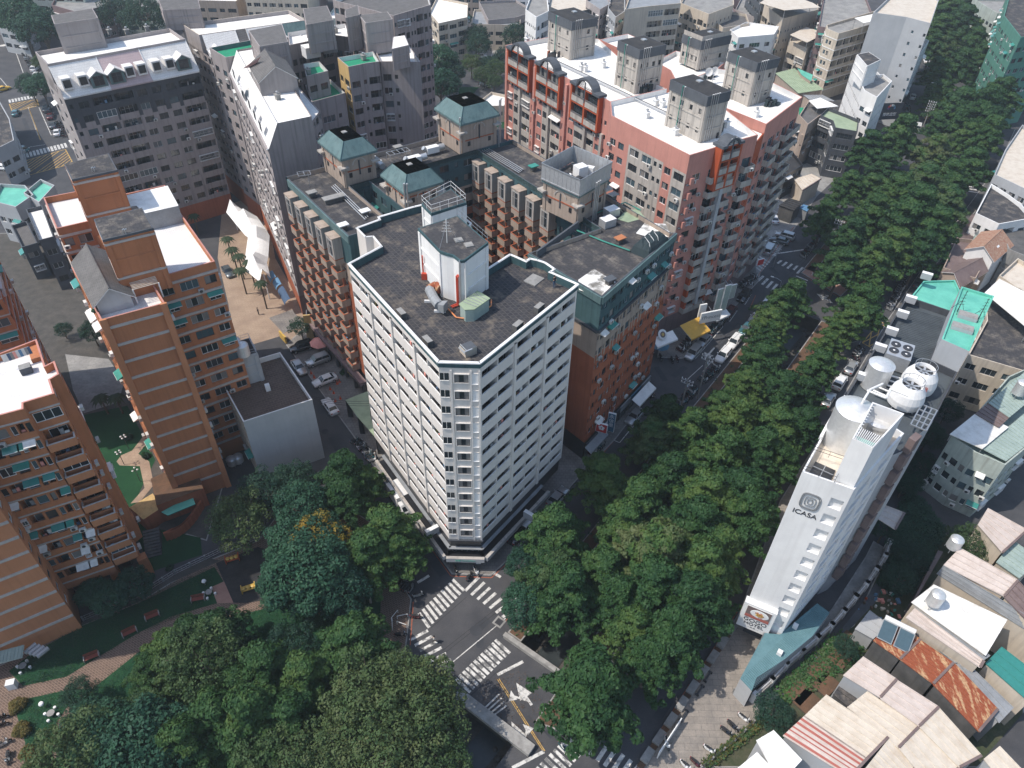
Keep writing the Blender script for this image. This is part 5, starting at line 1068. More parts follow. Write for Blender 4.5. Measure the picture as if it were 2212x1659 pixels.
for i in range(4):
 a,b,c,e=EP[i],EP[(i+1)%4],I[(i+1)%4],I[i];mb.poly([(*a,ZI-1),(*b,ZI-1),(*b,38.3),(*a,38.3)],'w_white');mb.poly([(*c,ZI-1),(*e,ZI-1),(*e,38.3),(*c,38.3)],'w_white');mb.poly([(*a,38.3),(*b,38.3),(*c,38.3),(*e,38.3)],'w_white')
part('roof_enclosure',mb,IC.o)
e0,e1,e2,e3=[Vector(IC.l(xy(p)))for p in E0]
for k in range(12):
 t=(k+.5)/12;p=e0.lerp(e1,t);q=p.lerp(e3.lerp(e2,t),.3);mb=MB();mb.rod((p.x,p.y,38.35),(q.x,q.y,38.35),.05,'w_white',4);part('slat',mb,IC.o)
for k in range(14):
 t=(k+.5)/14;p=e0.lerp(e3,t);mb=MB();q=p+(e1-e0).normalized()*.35;mb.rod((p.x,p.y,38.35),(q.x,q.y,38.35),.04,'w_white',4);part('slat',mb,IC.o)
mb=MB();q=[e0.lerp(e3,.02),e1.lerp(e2,.02),e1.lerp(e2,.3),e0.lerp(e3,.3)];mb.tess(ccw([xy(v)for v in q]),37.2,'r_teal');part('green_floor',mb,IC.o)
p=IC.l(xy(at('H',700,1060,36)));o=wtank(at('H',725,1040,36),ZI-1,1.7,4.6,'large ribbed steel tank inside the white roof enclosure of the hotel',.3)
o=thing('storage_tank','tall smooth steel tank with a conical lid on the hotel roof','tank',xy(at('H',600,935,37.3))+(ZI-1.1,));q=MB();q.lathe([(2.1,0),(2.1,5.2)],'steel',28);part('tank_shell',q,o,smooth=True);q=MB();q.lathe([(2.15,5.2),(1.2,5.75),(.4,6.05),(.01,6.1)],'steel',28);part('lid',q,o);q=MB();q.path([(.3,0,6.0),(.3,0,6.6),(1.5,1.6,6.6),(3.2,2.6,6.6)],.12,'white_metal',6);part('pipe',q,o)
L0,L1=Vector(IC.l((30.6,52.2))),Vector(IC.l((38.9,64.4)));dl=(L1-L0).normalized()
mb=MB();mb.obox(L0+dl*9.5+Vector((-dl.y,dl.x))*.0,(dl.x,dl.y),7.5,.3,ZI,ZI+.5,'w_white');part('parapet_panel',mb,IC.o)
hand_rail(IC.o,[L0,A.lerp(B,.62)],ZI,.9,'dark_metal');hand_rail(IC.o,[L0,L0+dl*5],ZI,.9,'dark_metal');hand_rail(IC.o,[L0+dl*3.4,A.lerp(B,.62)+dl*3.4],ZI,.9,'dark_metal');hand_rail(IC.o,[A.lerp(B,.62),A.lerp(B,.62)+dl*3.4],ZI,.9,'dark_metal')
mb=MB();c=A.lerp(B,.33)+dl*2.0;mb.obox(c,(dl.x,dl.y),2.0,2.2,ZI-1.0,ZI-.9,'w_black');part('skylight',mb,IC.o)
mb=MB();mb.obox(c,(dl.x,dl.y),2.0,.08,ZI-.88,ZI-.8,'galv');mb.obox(c,(-dl.y,dl.x),2.2,.08,ZI-.79,ZI-.71,'galv');part('skylight_bar',mb,IC.o)
def ringshape(w,h,t,m,par,c,z,k=5):
 mb=MB();N=28;pts_o=[];pts_i=[]
 for j in range(N):
  a=2*math.pi*j/N;ca,sa=math.cos(a),math.sin(a);sx=abs(ca)**.55*(1 if ca>0 else-1);sy=abs(sa)**.55*(1 if sa>0 else-1)
  pts_o.append((w/2*sx,h/2*sy));pts_i.append(((w/2-t)*sx,(h/2-t)*sy))
 for j in range(N):
  q=(j+1)%N;o0,o1,i0,i1=pts_o[j],pts_o[q],pts_i[j],pts_i[q]
  mb.poly([(o0[0],-.1,o0[1]),(i0[0],-.1,i0[1]),(i1[0],-.1,i1[1]),(o1[0],-.1,o1[1])],m)
  mb.poly([(o0[0],-.1,o0[1]),(o1[0],-.1,o1[1]),(o1[0],0,o1[1]),(o0[0],0,o0[1])],m);mb.poly([(i1[0],-.1,i1[1]),(i0[0],-.1,i0[1]),(i0[0],0,i0[1]),(i1[0],0,i1[1])],m)
 return part('logo_ring',mb,par,c,z)
cc=A+d*1.9+n*.03
for w_,h_ in((2.05,2.5),(1.75,2.15),(1.15,1.4),(.55,.8)):ringshape(w_,h_,.075,'ink_grey',IC.o,(cc.x,cc.y,28.6),rz)
text('ICASA',.95,'ink',IC.o,(cc.x,cc.y,26.5),(math.pi/2,0,rz),ext=.03)
mb=MB();c=A+d*1.7+n*.3;mb.obox(c,(d.x,d.y),4.0,1.0,3.4,8.6,'w_white');part('sign_block',mb,IC.o)
c=A+d*1.7+n*.83;S=MB();S.box(-1.55,-.04,0,1.55,0,2.3,'w_white');f=part('poster',S,IC.o,(c.x,c.y,6.0),rz)
q=MB();q.box(-1.5,-.06,.05,1.5,-.045,2.25,'m_brown');part('poster_ground',q,f)
q=MB();q.lathe([(1.05,0),(.95,.03),(.01,.035)],'w_white',20,(0,0,0));e=part('plate',q,f,(.15,-.065,1.25));e.rotation_euler=(math.pi/2,0,0);e.scale=(1.1,.75,1)
q=MB();r_=random.Random(2)
for k in range(30):a_=r_.uniform(0,6.28);rr_=r_.uniform(0,.55);q.lathe([(.16,0),(.1,.05),(.01,.06)],r_.choice(['m_rust','tile_red','sign_yellow','w_orange']),6,(rr_*math.cos(a_),rr_*.7*math.sin(a_),.03))
e=part('noodles',q,f,(.1,-.07,1.3));e.rotation_euler=(math.pi/2,0,0);e['kind']='stuff'
q=MB();q.box(-1.5,-.075,.05,1.5,-.06,.6,'m_red');part('poster_band',q,f);text('98',.6,'m_red',f,(.35,-.1,.72),(math.pi/2,0,0),ext=.01)
text('GOGO',.95,'ink',IC.o,(c.x,c.y,5.4),(math.pi/2,0,rz),ext=.02);text('HOTEL',.8,'ink',IC.o,(c.x,c.y,4.6),(math.pi/2,0,rz),ext=.02);text('— 雀客旅 —' if False else '— 旅 館 —',.3,'ink_grey',IC.o,(c.x,c.y,3.95),(math.pi/2,0,rz),ext=.01)
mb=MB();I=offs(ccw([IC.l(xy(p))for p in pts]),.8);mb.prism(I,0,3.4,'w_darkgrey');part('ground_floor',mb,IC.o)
s0,s1=Vector(IC.l((44.4,58.6))),Vector(IC.l((48.4,62.0)));ds=(s1-s0).normalized();ns=Vector((ds.y,-ds.x))
for k in range(10):
 mb=MB();c=s0+ds*(.7+.12*k)+ns*(.35);mb.obox(c,(ds.x,ds.y),1.5,.8,4.2+2.7*k,4.2+2.7*k+2.2,'m_brown');part('dark_panel',mb,IC.o)
P_=[(38.7,64.6),(43.6,58.5),(45.2,59.3),(50.9,64.5),(57.9,73.8),(55.4,76.2),(63.2,87.3),(57.9,91.0)]
IC.block(P_,0,28.5,[None,None,None,None,None,None,(' www ',dict(fh=3.2,ac=.1,clut=0,wall='w_darkgrey',z0=3,n=6,rep=3))],'w_bluegrey','m_dark',1.0,'w_darkgrey',inner='w_darkgrey')
IC.block([(55.4,76.2),(57.9,73.8),(67.0,86.4),(63.4,88.6)],0,32,[None,None,None,None],'w_bluegrey','r_teal',.35,'r_teal',inner='r_teal')
IC.block([(58.6,91.6),(63.3,88.4),(68,94.5),(68.6,98),(63.5,97.5)],0,27,[None]*5,'w_bluegrey','r_teal',.3,'r_teal',inner='r_teal')
mb=MB();a,b,c_,e=[Vector(IC.l(v))for v in((46.5,72.8),(52.6,69.2),(62.4,86.6),(57.2,89.6))]
N=46
for k in range(N+1):
 t=k/N;p,q=a.lerp(e,t),b.lerp(c_,t);mb.rod((p.x+.5,p.y,27.56),(q.x-.5,q.y,27.56),.06,'m_dark',3,caps=False)
e_=part('roof_seams',mb,IC.o);e_['kind']='stuff'
for k,(x,y)in enumerate(((635,750),(740,560),(815,455),(885,345),(937,250),(1040,100))):
 p=IC.l(xy(at('H',x,y,29.2)));q=MB();q.box(-.75,-.35,0,.75,.35,1.0,'w_bluegrey','w_white');part('parapet_pillar',q,IC.o,(p[0],p[1],28.3),math.radians(-30+32))
hand_rail(IC.o,[IC.l(xy(at('H',650,765,29))),IC.l(xy(at('H',940,930,29)))],28,1,'galv')
IC.finish()
def cooling_tower(x,y,label):
 p=at('H',x,y,30.5);o=thing('cooling_tower',label,'cooling tower',(p.x,p.y,27.6),0,'round white cooling towers')
 q=MB();q.lathe([(2.0,.6),(2.05,.9),(2.1,1.6),(1.9,2.6),(1.45,3.4),(1.3,3.6),(1.2,3.6),(1.1,2.9)],'w_white',26);part('shell',q,o,smooth=False)
 q=MB();q.lathe([(1.15,3.1),(.01,3.1)],'w_black',20);part('fan_well',q,o)
 for k in range(6):q=MB();q.box(.1,-.14,3.2,1.1,.14,3.25,'alu');part('fan_blade',q,o,(0,0,0),k*math.pi/3)
 q=MB()
 for k in range(8):a_=k*math.pi/4;q.rod((1.3*math.cos(a_),1.3*math.sin(a_),3.6),(1.3*math.cos(a_),1.3*math.sin(a_),4.2),.03,'galv',4)
 for k in range(16):a_,b_=k*math.pi/8,(k+1)*math.pi/8;q.rod((1.3*math.cos(a_),1.3*math.sin(a_),4.2),(1.3*math.cos(b_),1.3*math.sin(b_),4.2),.04,'galv',4)
 part('guard_rail',q,o)
 for k in range(4):a_=k*math.pi/2+.4;q=MB();q.rod((1.7*math.cos(a_),1.7*math.sin(a_),0),(1.7*math.cos(a_),1.7*math.sin(a_),.7),.1,'galv');part('leg',q,o)
 return o
cooling_tower(1010,740,'white cooling tower with a red mark, the farther of the two');cooling_tower(930,835,'white cooling tower nearer the hotel tank')
text('良機',.7,'pipe_red',bpy.data.objects['cooling_tower'],(-.6,-2.02,2.0),(math.radians(80),0,math.radians(-16)),ext=.01)
p=at('H',745,690,31);o=thing('storage_tank','small steel tank with a conical lid beside the chiller','tank',(p.x,p.y,27.6));q=MB();q.lathe([(1.55,0),(1.55,3.6)],'steel',24);part('tank_shell',q,o,smooth=True);q=MB();q.lathe([(1.6,3.6),(.9,3.95),(.3,4.1),(.01,4.15)],'steel',24);part('lid',q,o)
p=at('H',850,625,29);o=thing('chiller','grey chiller unit with four round fans on top','chiller',(p.x,p.y,27.6),math.radians(60));q=MB();q.box(-1.9,-1.5,.2,1.9,1.5,2.4,'m_grey','alu');part('casing',q,o)
for a_ in(-1,1):
 for b_ in(-.75,.75):q=MB();q.lathe([(.62,2.4),(.62,2.5),(.5,2.52),(.01,2.45)],'dark_metal',16,(a_*.75,b_,0));q.lathe([(.15,2.5),(.01,2.53)],'w_white',8,(a_*.75,b_,0));part('fan',q,o)
q=MB();q.box(1.9,-1.2,.2,3.0,1.2,1.5,'m_grey');part('base_box',q,o)
mb=MB();base=at('H',650,860,29);u_=Vector((EX,EY,0));v_=Vector((EY,-EX,0))
for k in range(5):b0=at('H',690+k*18,850-k*26,28.6);b1=b0+v_*4.5+u_*(-.3+.3*k);mb.path([(b0.x,b0.y,28.6),(b1.x,b1.y,28.6),(b1.x,b1.y,27.6)],.12,'white_metal',6)
b0=at('H',650,850,32);mb.path([b0,b0+v_*2.2,b0+v_*2.2+u_*2,b0+v_*4.2+u_*2],.14,'white_metal',6);o=thing('pipework','tangle of white pipes between the tanks and cooling towers','pipes',mesh=None);e=part('pipes',mb,o);e['kind']='stuff'
mb=MB();g0,g1,g2,g3=at('H',1000,940,29),at('H',1100,980,29),at('H',1030,1110,29),at('H',930,1070,29)
for k in range(4):t=k/3;p,q=g0.lerp(g1,t),g3.lerp(g2,t);mb.rod(p,q,.1,'galv',4)
for k in range(5):t=k/4;p,q=g0.lerp(g3,t),g1.lerp(g2,t);mb.rod(p,q,.1,'galv',4)
thing('steel_grid','open square grid of steel beams over the light shaft beside the hotel roof','steel frame',mesh=mb.mesh('steel_grid'))
for i,(x,y,s_)in enumerate(((1265,445,1.0),(1300,370,.9))):p=at('H',x,y,32);mb=MB();mb.box(-s_*1.3,-.7,0,s_*1.3,.7,.5,'w_bluegrey','concrete');thing('roof_hatch',['near grey hatch on the turquoise roof','far grey hatch on the turquoise roof'][i],'hatch',(p.x,p.y,31.66),math.radians(-30),'hatches on the turquoise roof',mb.mesh('roof_hatch'))
for i,(x,y)in enumerate(((1235,330),(1370,380))):
 p=at('H',x,y,32);o=thing('aerial_mast',['thin lattice aerial on the left of the turquoise roof','spindly tripod aerial on the right of the turquoise roof'][i],'antenna',(p.x,p.y,31.66));q=MB();q.rod((0,0,0),(0,0,3.4),.04,'dark_metal',4)
 for k in range(5):q.rod((-.5+.08*k,0,1.2+.5*k),(.5-.08*k,0,1.2+.5*k),.03,'dark_metal',4)
 for k in range(3):q.rod((math.cos(k*2.1)*.9,math.sin(k*2.1)*.9,0),(0,0,1.8),.03,'dark_metal',4)
 part('mast',q,o)
o=Bld('hotel_annex','low annex with a blue green sheet roof at the foot of the hotel tower','annex',(28.9,43.9),38,seed=3)
az=4.2
ap=[at('K',1440,1085,az),at('K',1515,1165,az),at('L',-60,1078,az),at('L',120,960,az),at('L',300,810,az),at('L',410,660,az),at('L',330,600,az),at('L',90,800,az),at('L',-15,790,az),at('K',1600,790,az)]
P_=ccw([o.l(xy(p))for p in ap]);mb=MB();mb.prism(P_,0,az,'w_bluegrey','m_teal');part('wall',mb,o.o)
mb=MB();a0,a1,b0,b1=[Vector(o.l(xy(at(*t,az))))for t in(('K',1450,1090),('L',100,860),('K',1512,1160),('L',400,670))]
for k in range(60):t=k/59;p,q=Vector(o.l(xy(at('K',1445,1085,az)))).lerp(Vector(o.l(xy(at('L',330,610,az)))),t),Vector(o.l(xy(at('K',1515,1163,az)))).lerp(Vector(o.l(xy(at('L',405,668,az)))),t);mb.rod((p.x,p.y,az+.03),(q.x,q.y,az+.03),.035,'m_teal',3,caps=False)
e=part('roof_seams',mb,o.o);e['kind']='stuff'
for x,y in((85,925),(185,755)):p=o.l(xy(at('L',x,y,az)));q=MB();q.box(-.3,-.3,0,.3,.3,.6,'w_white');part('roof_vent',q,o.o,(p[0],p[1],az),.3)
# orange estate on the left
og=dict(fh=2.75,z0=3.4,n=11,ac=.3,aw=.08,cage=.12,am=['green_glass','m_white','green_sheet'],clut=.7,encl=.15,band=(.34,'w_band',.16))
OB=Bld('orange_slab_block','orange slab block with a blind banded end wall and a grey tiled roof house','apartment block',(-50.3,71.5),31,seed=31)
OB.block([(-50.3,71.5),(-43.9,75.4),(-52.6,87.2),(-59.2,82.9)],0,35,[(' ',dict(og,n=11)),('w ',dict(og,ac=.9,band=None)),None,('wsW',dict(og,band=None,ac=.8,aw=.2))],'w_orange','t_white',1.0,'w_pink')
for t in(0,1):A=OB.l((-50.3,71.5));B=OB.l((-43.9,75.4));c=Vector(A).lerp(Vector(B),.03 if t==0 else.97);q=MB();q.obox((c.x,c.y-.12),(1,0),.8,.35,0,35.1,'w_orange2');part('corner_pilaster',q,OB.o)
def gable(bld,pts,z0,zw,zr,roof='r_tilegrey',wall='w_bluegrey',ov=.5,nm='roof_house',axis=0):
 """house with a pitched roof; pts near-left, near-right, far-right, far-left; ridge runs from near to far"""
 a,b,c,d=[Vector(bld.l(p))for p in pts];mb=MB()
 for p,q in((a,b),(b,c),(c,d),(d,a)):mb.poly([(p.x,p.y,z0),(q.x,q.y,z0),(q.x,q.y,zw),(p.x,p.y,zw)],wall)
 m0,m1=a.lerp(b,.5),d.lerp(c,.5)
 mb.poly([(a.x,a.y,zw),(b.x,b.y,zw),(m0.x,m0.y,zr)],wall);mb.poly([(c.x,c.y,zw),(d.x,d.y,zw),(m1.x,m1.y,zr)],wall);part(nm,mb,bld.o)
 ax=(m1-m0).normalized()*ov;k=(zr-zw)/((b-a).length/2)
 for s,(p,q)in enumerate(((a,d),(b,c))):
  out=(p-m0).normalized()*ov
  P0,P1,P2,P3=p+out-ax,q+out+ax,m1+ax,m0-ax;zl=zw-k*ov;mb=MB()
  F=[(P0.x,P0.y,zl),(P1.x,P1.y,zl),(P2.x,P2.y,zr),(P3.x,P3.y,zr)];
  if s==1:F=F[::-1]
  mb.poly([(x,y,z+.12)for x,y,z in F][::-1],roof);mb.poly(F,'w_white')
  for i in range(4):u,v=F[i],F[(i+1)%4];mb.poly([u,v,(v[0],v[1],v[2]+.12),(u[0],u[1],u[2]+.12)],'w_white')
  part('roof_slope',mb,bld.o)
 mb=MB();p,q=m0-ax,m1+ax;mb.rod((p.x,p.y,zr+.12),(q.x,q.y,zr+.12),.1,roof,5);part('ridge',mb,bld.o)
gable(OB,[(-50.8,74.6),(-47.4,76.8),(-53.2,86.0),(-57.2,83.2)]if False else[(-51.6,73.7),(-48.2,75.8),(-54.9,85.2),(-58.4,82.9)],34,35.9,37.6)
q=MB();p=[OB.l(v)for v in((-48.0,76.4),(-45.4,78.1),(-47.5,81.2),(-50.1,79.4))]
for i in range(4):c=p[i];q.box(c[0]-.08,c[1]-.08,34,c[0]+.08,c[1]+.08,36.2,'w_white')
for t in range(12):u,v=Vector(p[0]).lerp(Vector(p[3]),t/11),Vector(p[1]).lerp(Vector(p[2]),t/11);q.rod((u.x,u.y,36.2),(v.x,v.y,36.2),.06,'m_cream',4)
e=part('pergola',q,OB.o);e['kind']='stuff'
for x,y,l_ in((600,350,'x'),(1000,190,'y'),(1010,245,'z')):
 pass
OD=Bld('orange_middle_block','orange block with two dark topped stair towers and white roof terraces','apartment block',(-47.6,80.8),33,seed=32)
OD.block([(-52.4,87.4),(-43.7,75.7),(-43.6,77.9),(-40.8,85.3),(-46.5,93.3),(-52,101),(-57,99)]if False else[(-50.4,84.2),(-47.4,80.7),(-40.8,85.3),(-50.0,98.2),(-58.0,93.0)],0,35,[None,('wWw',dict(og,rep=1,ac=.7)),('BwB',dict(og,rep=1,band=None,aw=.25)),None,None],'w_orange','t_white',1.0,'w_pink')
OD.block([(-58.0,93.0),(-50.0,98.2),(-55.5,106.8),(-63.0,102)],0,35,[None,('wW',dict(og,rep=2,band=None)),None,'N'],'w_orange','t_white',1.0,'w_pink')
OD.block([(-72.2,101.7),(-65.9,92.7),(-62.2,95.1),(-58.3,93.2),(-63.0,102),(-66.8,104.8)],0,35,[('sWs',dict(og,rep=1)),('wW',dict(og,rep=1,ac=.6)),None,'N',None,None],'w_orange','t_white',1.0,'w_pink')
def otower(pts,z0,z1,pipe=True):
 OD.tower(pts,z0,z1,'w_orange','w_slate',.3,.12,'r_dark2')
 P=ccw([OD.l(p)for p in pts]);
 for i in range(4):
  a,b=Vector(P[i]),Vector(P[(i+1)%4]);d=(b-a);L=d.length;d.normalize();n=Vector((d.y,-d.x))
  for zz in(z0+(z1-z0)*.35,z1-.6):q=MB();q.obox((a+b)/2+n*.08,(d.x,d.y),L+.15,.16,zz,zz+.28,'w_band');part('band',q,OD.o)
otower([xy(at('A',415,1045,43)),xy(at('A',690,980,43)),xy(at('A',745,1082,43)),xy(at('A',462,1142,43))],34,42.5)
otower([xy(at('A',605,1400,43)),xy(at('A',905,1330,43)),xy(at('A',975,1455,43)),xy(at('A',660,1530,43))],34,42.5)
for(k,x,y)in(('A',600,1115),('A',800,1515)):
 for j in range(2):p=at(k,x+j*14,y,42.5);OD.pipes([xy(p)],34.5,43.3,'galv',.07)
gable(OD,[xy(at('A',1000,1350,35)),xy(at('A',700,1410,35)),xy(at('A',690,1290,37)),xy(at('A',1090,1200,37))],34,36,37,'w_white','m_grey',.2,'sheet_house')if False else None
sh=[at('A',690,1275,37),at('A',1075,1185,37),at('A',1150,1330,36.6),at('A',930,1380,36.6),at('A',880,1330,36.6),at('A',715,1355,36.6)]
q=MB();q.prism([OD.l(xy(p))for p in sh],34,36.8,'m_grey','m_white');part('roof_shed',q,OD.o)
rd=random.Random(5)
def bush(p,r,label,group=None,m='leaf_round',nm='roof_shrub',cat='shrub',z=0):return None
for i in range(3):
 p=at('A',[760,600,1290][i],[1320,1090,1190][i],[43.5,43,34][i])
OC=Bld('orange_balcony_block','orange block with staggered balconies and a white tiled roof terrace','apartment block',(-50.3,59.2),35,seed=33,fr=('white_metal','alu','frame_dark'))
opts=[(-60.5,66.3),(-64.5,72.0),(-57.2,68.8+8.5)]
oc=[xy(at('E',*t,34))for t in((-260,700),(0,610),(235,520),(290,690),(350,660),(380,745),(320,780),(350,870),(150,930),(150,970),(0,1010),(-300,1090))]
OC.block(oc,3.6,34,[None,None,('wb',dict(og,band=None,rep=1)),None,('w',dict(og,band=None,ac=.9)),None,('w',dict(og,band=None,ac=1)),('B',dict(og,rep=1,n=10,z0=5,aw=.4,encl=.3,ac=.1,band=(.2,'w_band',.08))),None,('WbW',dict(og,rep=1,n=10,z0=5,aw=.35,ac=.3,band=(.2,'w_band',.08))),('wbW',dict(og,rep=1,n=10,z0=5,aw=.25,band=(.2,'w_band',.08))),None],'w_orange','t_white',1.0,'w_pink')
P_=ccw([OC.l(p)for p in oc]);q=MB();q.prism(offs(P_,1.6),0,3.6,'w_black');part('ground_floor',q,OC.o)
for x,y in((580,470),(960,400),(850,240),(760,440)):p=OC.l(xy(at('I',x,y,0)));q=MB();q.box(-.6,-.6,0,.6,.6,3.7,'w_orange');part('corner_column',q,OC.o,(p[0],p[1],0),math.radians(0))
for f in range(9):
 a,b=OC.l(oc[8]),OC.l(oc[7]);a,b=Vector(a),Vector(b);d=(b-a);L=d.length;d.normalize();n=Vector((d.y,-d.x));
 if n.dot(Vector((0,-1)))<0 and False:n=-n
 c=a.lerp(b,.5);link('balcony',balc_mesh(L*.95,1.0,1.0,'w_orange2','w_band',clutter=f%4),OC.o,(c.x,c.y,5+2.75*f),math.atan2(d.y,d.x)if n.y<0 else math.atan2(-d.y,-d.x))
mb=MB();p=at('E',175,730,33.1);o_=thing('roof_vent_box','small square vent box on the white tiled terrace of the orange balcony block','vent',(p.x,p.y,33.05),.6);mb.box(-.6,-.5,0,.6,.5,.9,'w_slate','concrete');part('box',mb,o_)
mb=MB();p0,p1=at('E',10,625,35.2),at('E',180,570,35.2);mb.rod(p0,p1,.03,'galv',4);o_=thing('washing_line','washing line hung with clothes along the back of the white terrace','washing line',(0,0,0));part('line',mb,o_)
for i in range(9):
 p=p0.lerp(p1,(i+.5)/9);q=MB();q.box(-.28,-.03,-1.0,.28,.03,0,['cloth_white','cloth_blue','curtain','salmon_cloth','cloth_white','blue_cloth','cloth_white','m_grey','cloth_blue'][i]);part('garment',q,o_,(p.x,p.y,p.z-.02),.6)
OA=Bld('orange_end_block','orange slab with a blind banded wall at the lower left edge of the view','apartment block',(-55.8,50.4),33,seed=34)
oa=[(-68.4,42.2),(-55.8,50.4),(-60.6,57.6),(-73.2,49.4)]
OA.block(oa,0,35,[(' ',dict(og,fh=2.75)),('wsw',dict(og,band=None,ac=.6)),None,None],'w_orange2','t_white',1.0,'w_pink')
OF=Bld('orange_link_block','dark orange wing recessed between the end slab and the balcony block','apartment block',(-64,58),35,seed=35)
OF.block([(-66.2,57.8),(-60.2,61.9),(-63.6,66.8),(-69.6,62.7)],0,34,[('Bw',dict(og,rep=1,band=None)),('w',dict(og,band=None)),None,None],'w_orange','t_white',1.0,'w_pink')
OE=Bld('orange_far_left_block','orange apartment block with stacked balconies at the left edge of the view','apartment block',(-78,93),-55,seed=36)
OE.block([(-86.3,106.6),(-77.6,93.9),(-70.9,83.9),(-80.9,77),(-96,99)],0,35,[('wbW',dict(og,rep=2,band=None,ac=.4)),('wBW',dict(og,rep=2,band=None,ac=.4)),None,None,None],'w_orange','t_white',1.0,'w_pink')if False else OE.block([(-80.5,79.5),(-72.6,84.9),(-83.2,100.8),(-91.1,95.4)],0,34,[('WbW',dict(og,rep=1,band=(.2,'w_band',.08))),('wBwBw',dict(og,rep=1,band=(.2,'w_band',.08),ac=.5)),None,None],'w_orange','t_white',1.0,'w_pink')
for b in(OB,OD,OC,OA,OF,OE):b.finish()
OS=Bld('estate_pavilion','low brick pavilion with a curved wall at the foot of the banded slab','pavilion',(-50,68),33,seed=2)
pv=[at('E',965,1410,4.2),at('E',1240,1285,4.2),at('E',1310,1490,3.6),at('E',1010,1600,3.6)]
q=MB();q.prism([OS.l(xy(p))for p in pv],0,3.9,'w_brick','soil');part('wall',q,OS.o)
pv=[at('E',1030,1620,3.2),at('E',1230,1510,3.2),at('E',1255,1580,2.8),at('E',1080,1659,2.6)]
q=MB();q.prism([OS.l(xy(p))for p in pv],2.6,2.75,'green_glass','r_teal');part('sheet_roof',q,OS.o)
pv=[at('E',830,1600,3.0),at('E',980,1510,3.0),at('E',1040,1600,3.0),at('I',920,60,3.0)]
q=MB();q.prism([OS.l(xy(p))for p in pv],0,2.9,'w_brick','w_yellow');part('side_room',q,OS.o)
N=9
for i in range(N):
 a0=i/N;p=at('I',1090+i*24,150-i*i*2.2-i*4,1.2);q=MB();q.box(-.75,-.15,-1.2,.75,.15,.6,'w_brick');part('curved_wall',q,OS.o,OS.l(xy(p))+(1.2,),.1+i*.09)
OS.finish()
st=thing('stone_steps','dark flight of steps beside the orange balcony block','steps',xy(at('I',990,300,0))+(0,),math.radians(110))
for i in range(9):q=MB();q.box(-.1+i*.42,-1.1,0,.32+i*.42,1.1,.2+i*.2,'concrete_dark');part('step',q,st)
def fence(pts,h,m,label,n=.5,nm='fence',z=.1,base=0,bm='concrete',cat='fence',post=2.0,pw=.09):
 o=thing(nm,label,cat,(pts[0][0],pts[0][1],z));ox,oy=pts[0][0],pts[0][1]
 for p,q in zip(pts,pts[1:]):
  p=Vector((p[0]-ox,p[1]-oy));q=Vector((q[0]-ox,q[1]-oy));L=(q-p).length;d=(q-p).normalized()
  if base:w=MB();w.obox((p+q)/2,(d.x,d.y),L,.22+pw,0,base,bm);part('plinth',w,o)
  k=max(1,round(L/post))
  for i in range(k+1):c=p.lerp(q,i/k);w=MB();w.box(-pw,-pw,base if pw<.1 else 0,pw,pw,base+h,'w_white' if pw>.1 else(bm if base else m));part('post',w,o,(c.x,c.y,0),math.atan2(d.y,d.x))
  for zz in((h*.95,h*.5,h*.1)if not base else(h*.9,h*.2)):w=MB();w.obox((p+q)/2,(d.x,d.y),L,.05,base+zz-.03,base+zz+.03,m);part('rail',w,o)
  if n:
   w=MB();kk=int(L/n)
   for i in range(kk):c=p.lerp(q,(i+.5)/kk);w.rod((c.x,c.y,base),(c.x,c.y,base+h*.95),.02,m,4,caps=False)
   e=part('bars',w,o);e['kind']='stuff'
 return o
fence([at('I',*t)for t in((540,715),(900,560),(1130,415),(1420,275),(1640,200))],1.0,'galv','pale railing running along the drain between the estate and the park',.6)
q=MB();pp=[at('I',*t)for t in((520,700),(700,620),(870,555),(1100,420),(1330,310),(1420,330),(1100,470),(880,600),(700,680),(530,745))];q.tess(ccw([xy(p)for p in pp]),.142,'canal_stone');struct('drain',q.mesh('drain'))
o=thing('corner_canopy','ribbed blue green canopy with grey tanks at the foot of the lower left slab','canopy',xy(at('I',0,950,3))+(3.0,),math.radians(20));q=MB();q.box(-3,-.9,0,2.6,.9,.1,'m_mint')
for i in range(14):q.rod((-2.8+i*.4,-.9,.12),(-2.8+i*.4,.9,.12),.05,'m_mint',4)
part('sheet',q,o)
for i in range(4):q=MB();q.rod((2.4+i*.5,.3-i*.35,-.8),(3.6+i*.5,1.2-i*.35,-.8),.33,'galv',8);part('duct',q,o)
# small white house block in the middle
WS=Bld('white_house_block','small grey white block with a brown flat roof between the estate and the tower','building',(-39.3,76.6),30,seed=41)
WS.block([(-39.3,76.6),(-30.3,81.8),(-38.0,92.9),(-46.9,87.7)],0,13,[None,None,None,('www',dict(fh=3.1,n=4,ac=.2,clut=0,rep=2,wall='w_cream'))],'w_bluegrey','r_brown',.9,'w_white',inner='w_white')
WS.tower([(-44.4,84.0),(-39.2,87.0),(-41.4,90.6),(-46.7,87.5)],12,17.3,'w_bluegrey','w_bluegrey',.3,.05,'r_dark2')
P=[WS.l(p)for p in((-44.4,84.0),(-39.2,87.0),(-41.4,90.6),(-46.7,87.5))];hand_rail(WS.o,P+[P[0]],17.6,.9,'galv')
a=WS.l((-42.0,85.3));q=MB();q.box(-.5,-.08,0,.5,.0,2.0,'w_white');part('door',q,WS.o,(a[0],a[1],12.1));q=MB();q.box(-.4,-.06,0,.4,.0,.6,'glass');part('window',q,WS.o,(a[0]-.2,a[1],15.6))
for x,y,l_ in((65,845,'x'),):p=at('F',x,y,12.2);q=MB();q.box(-.35,-.35,0,.35,.35,1.1,'w_white');thing('roof_post','short white block standing alone on the brown roof','roof block',(p.x,p.y,12.1),.5,None,q.mesh('post'))
WS.finish()
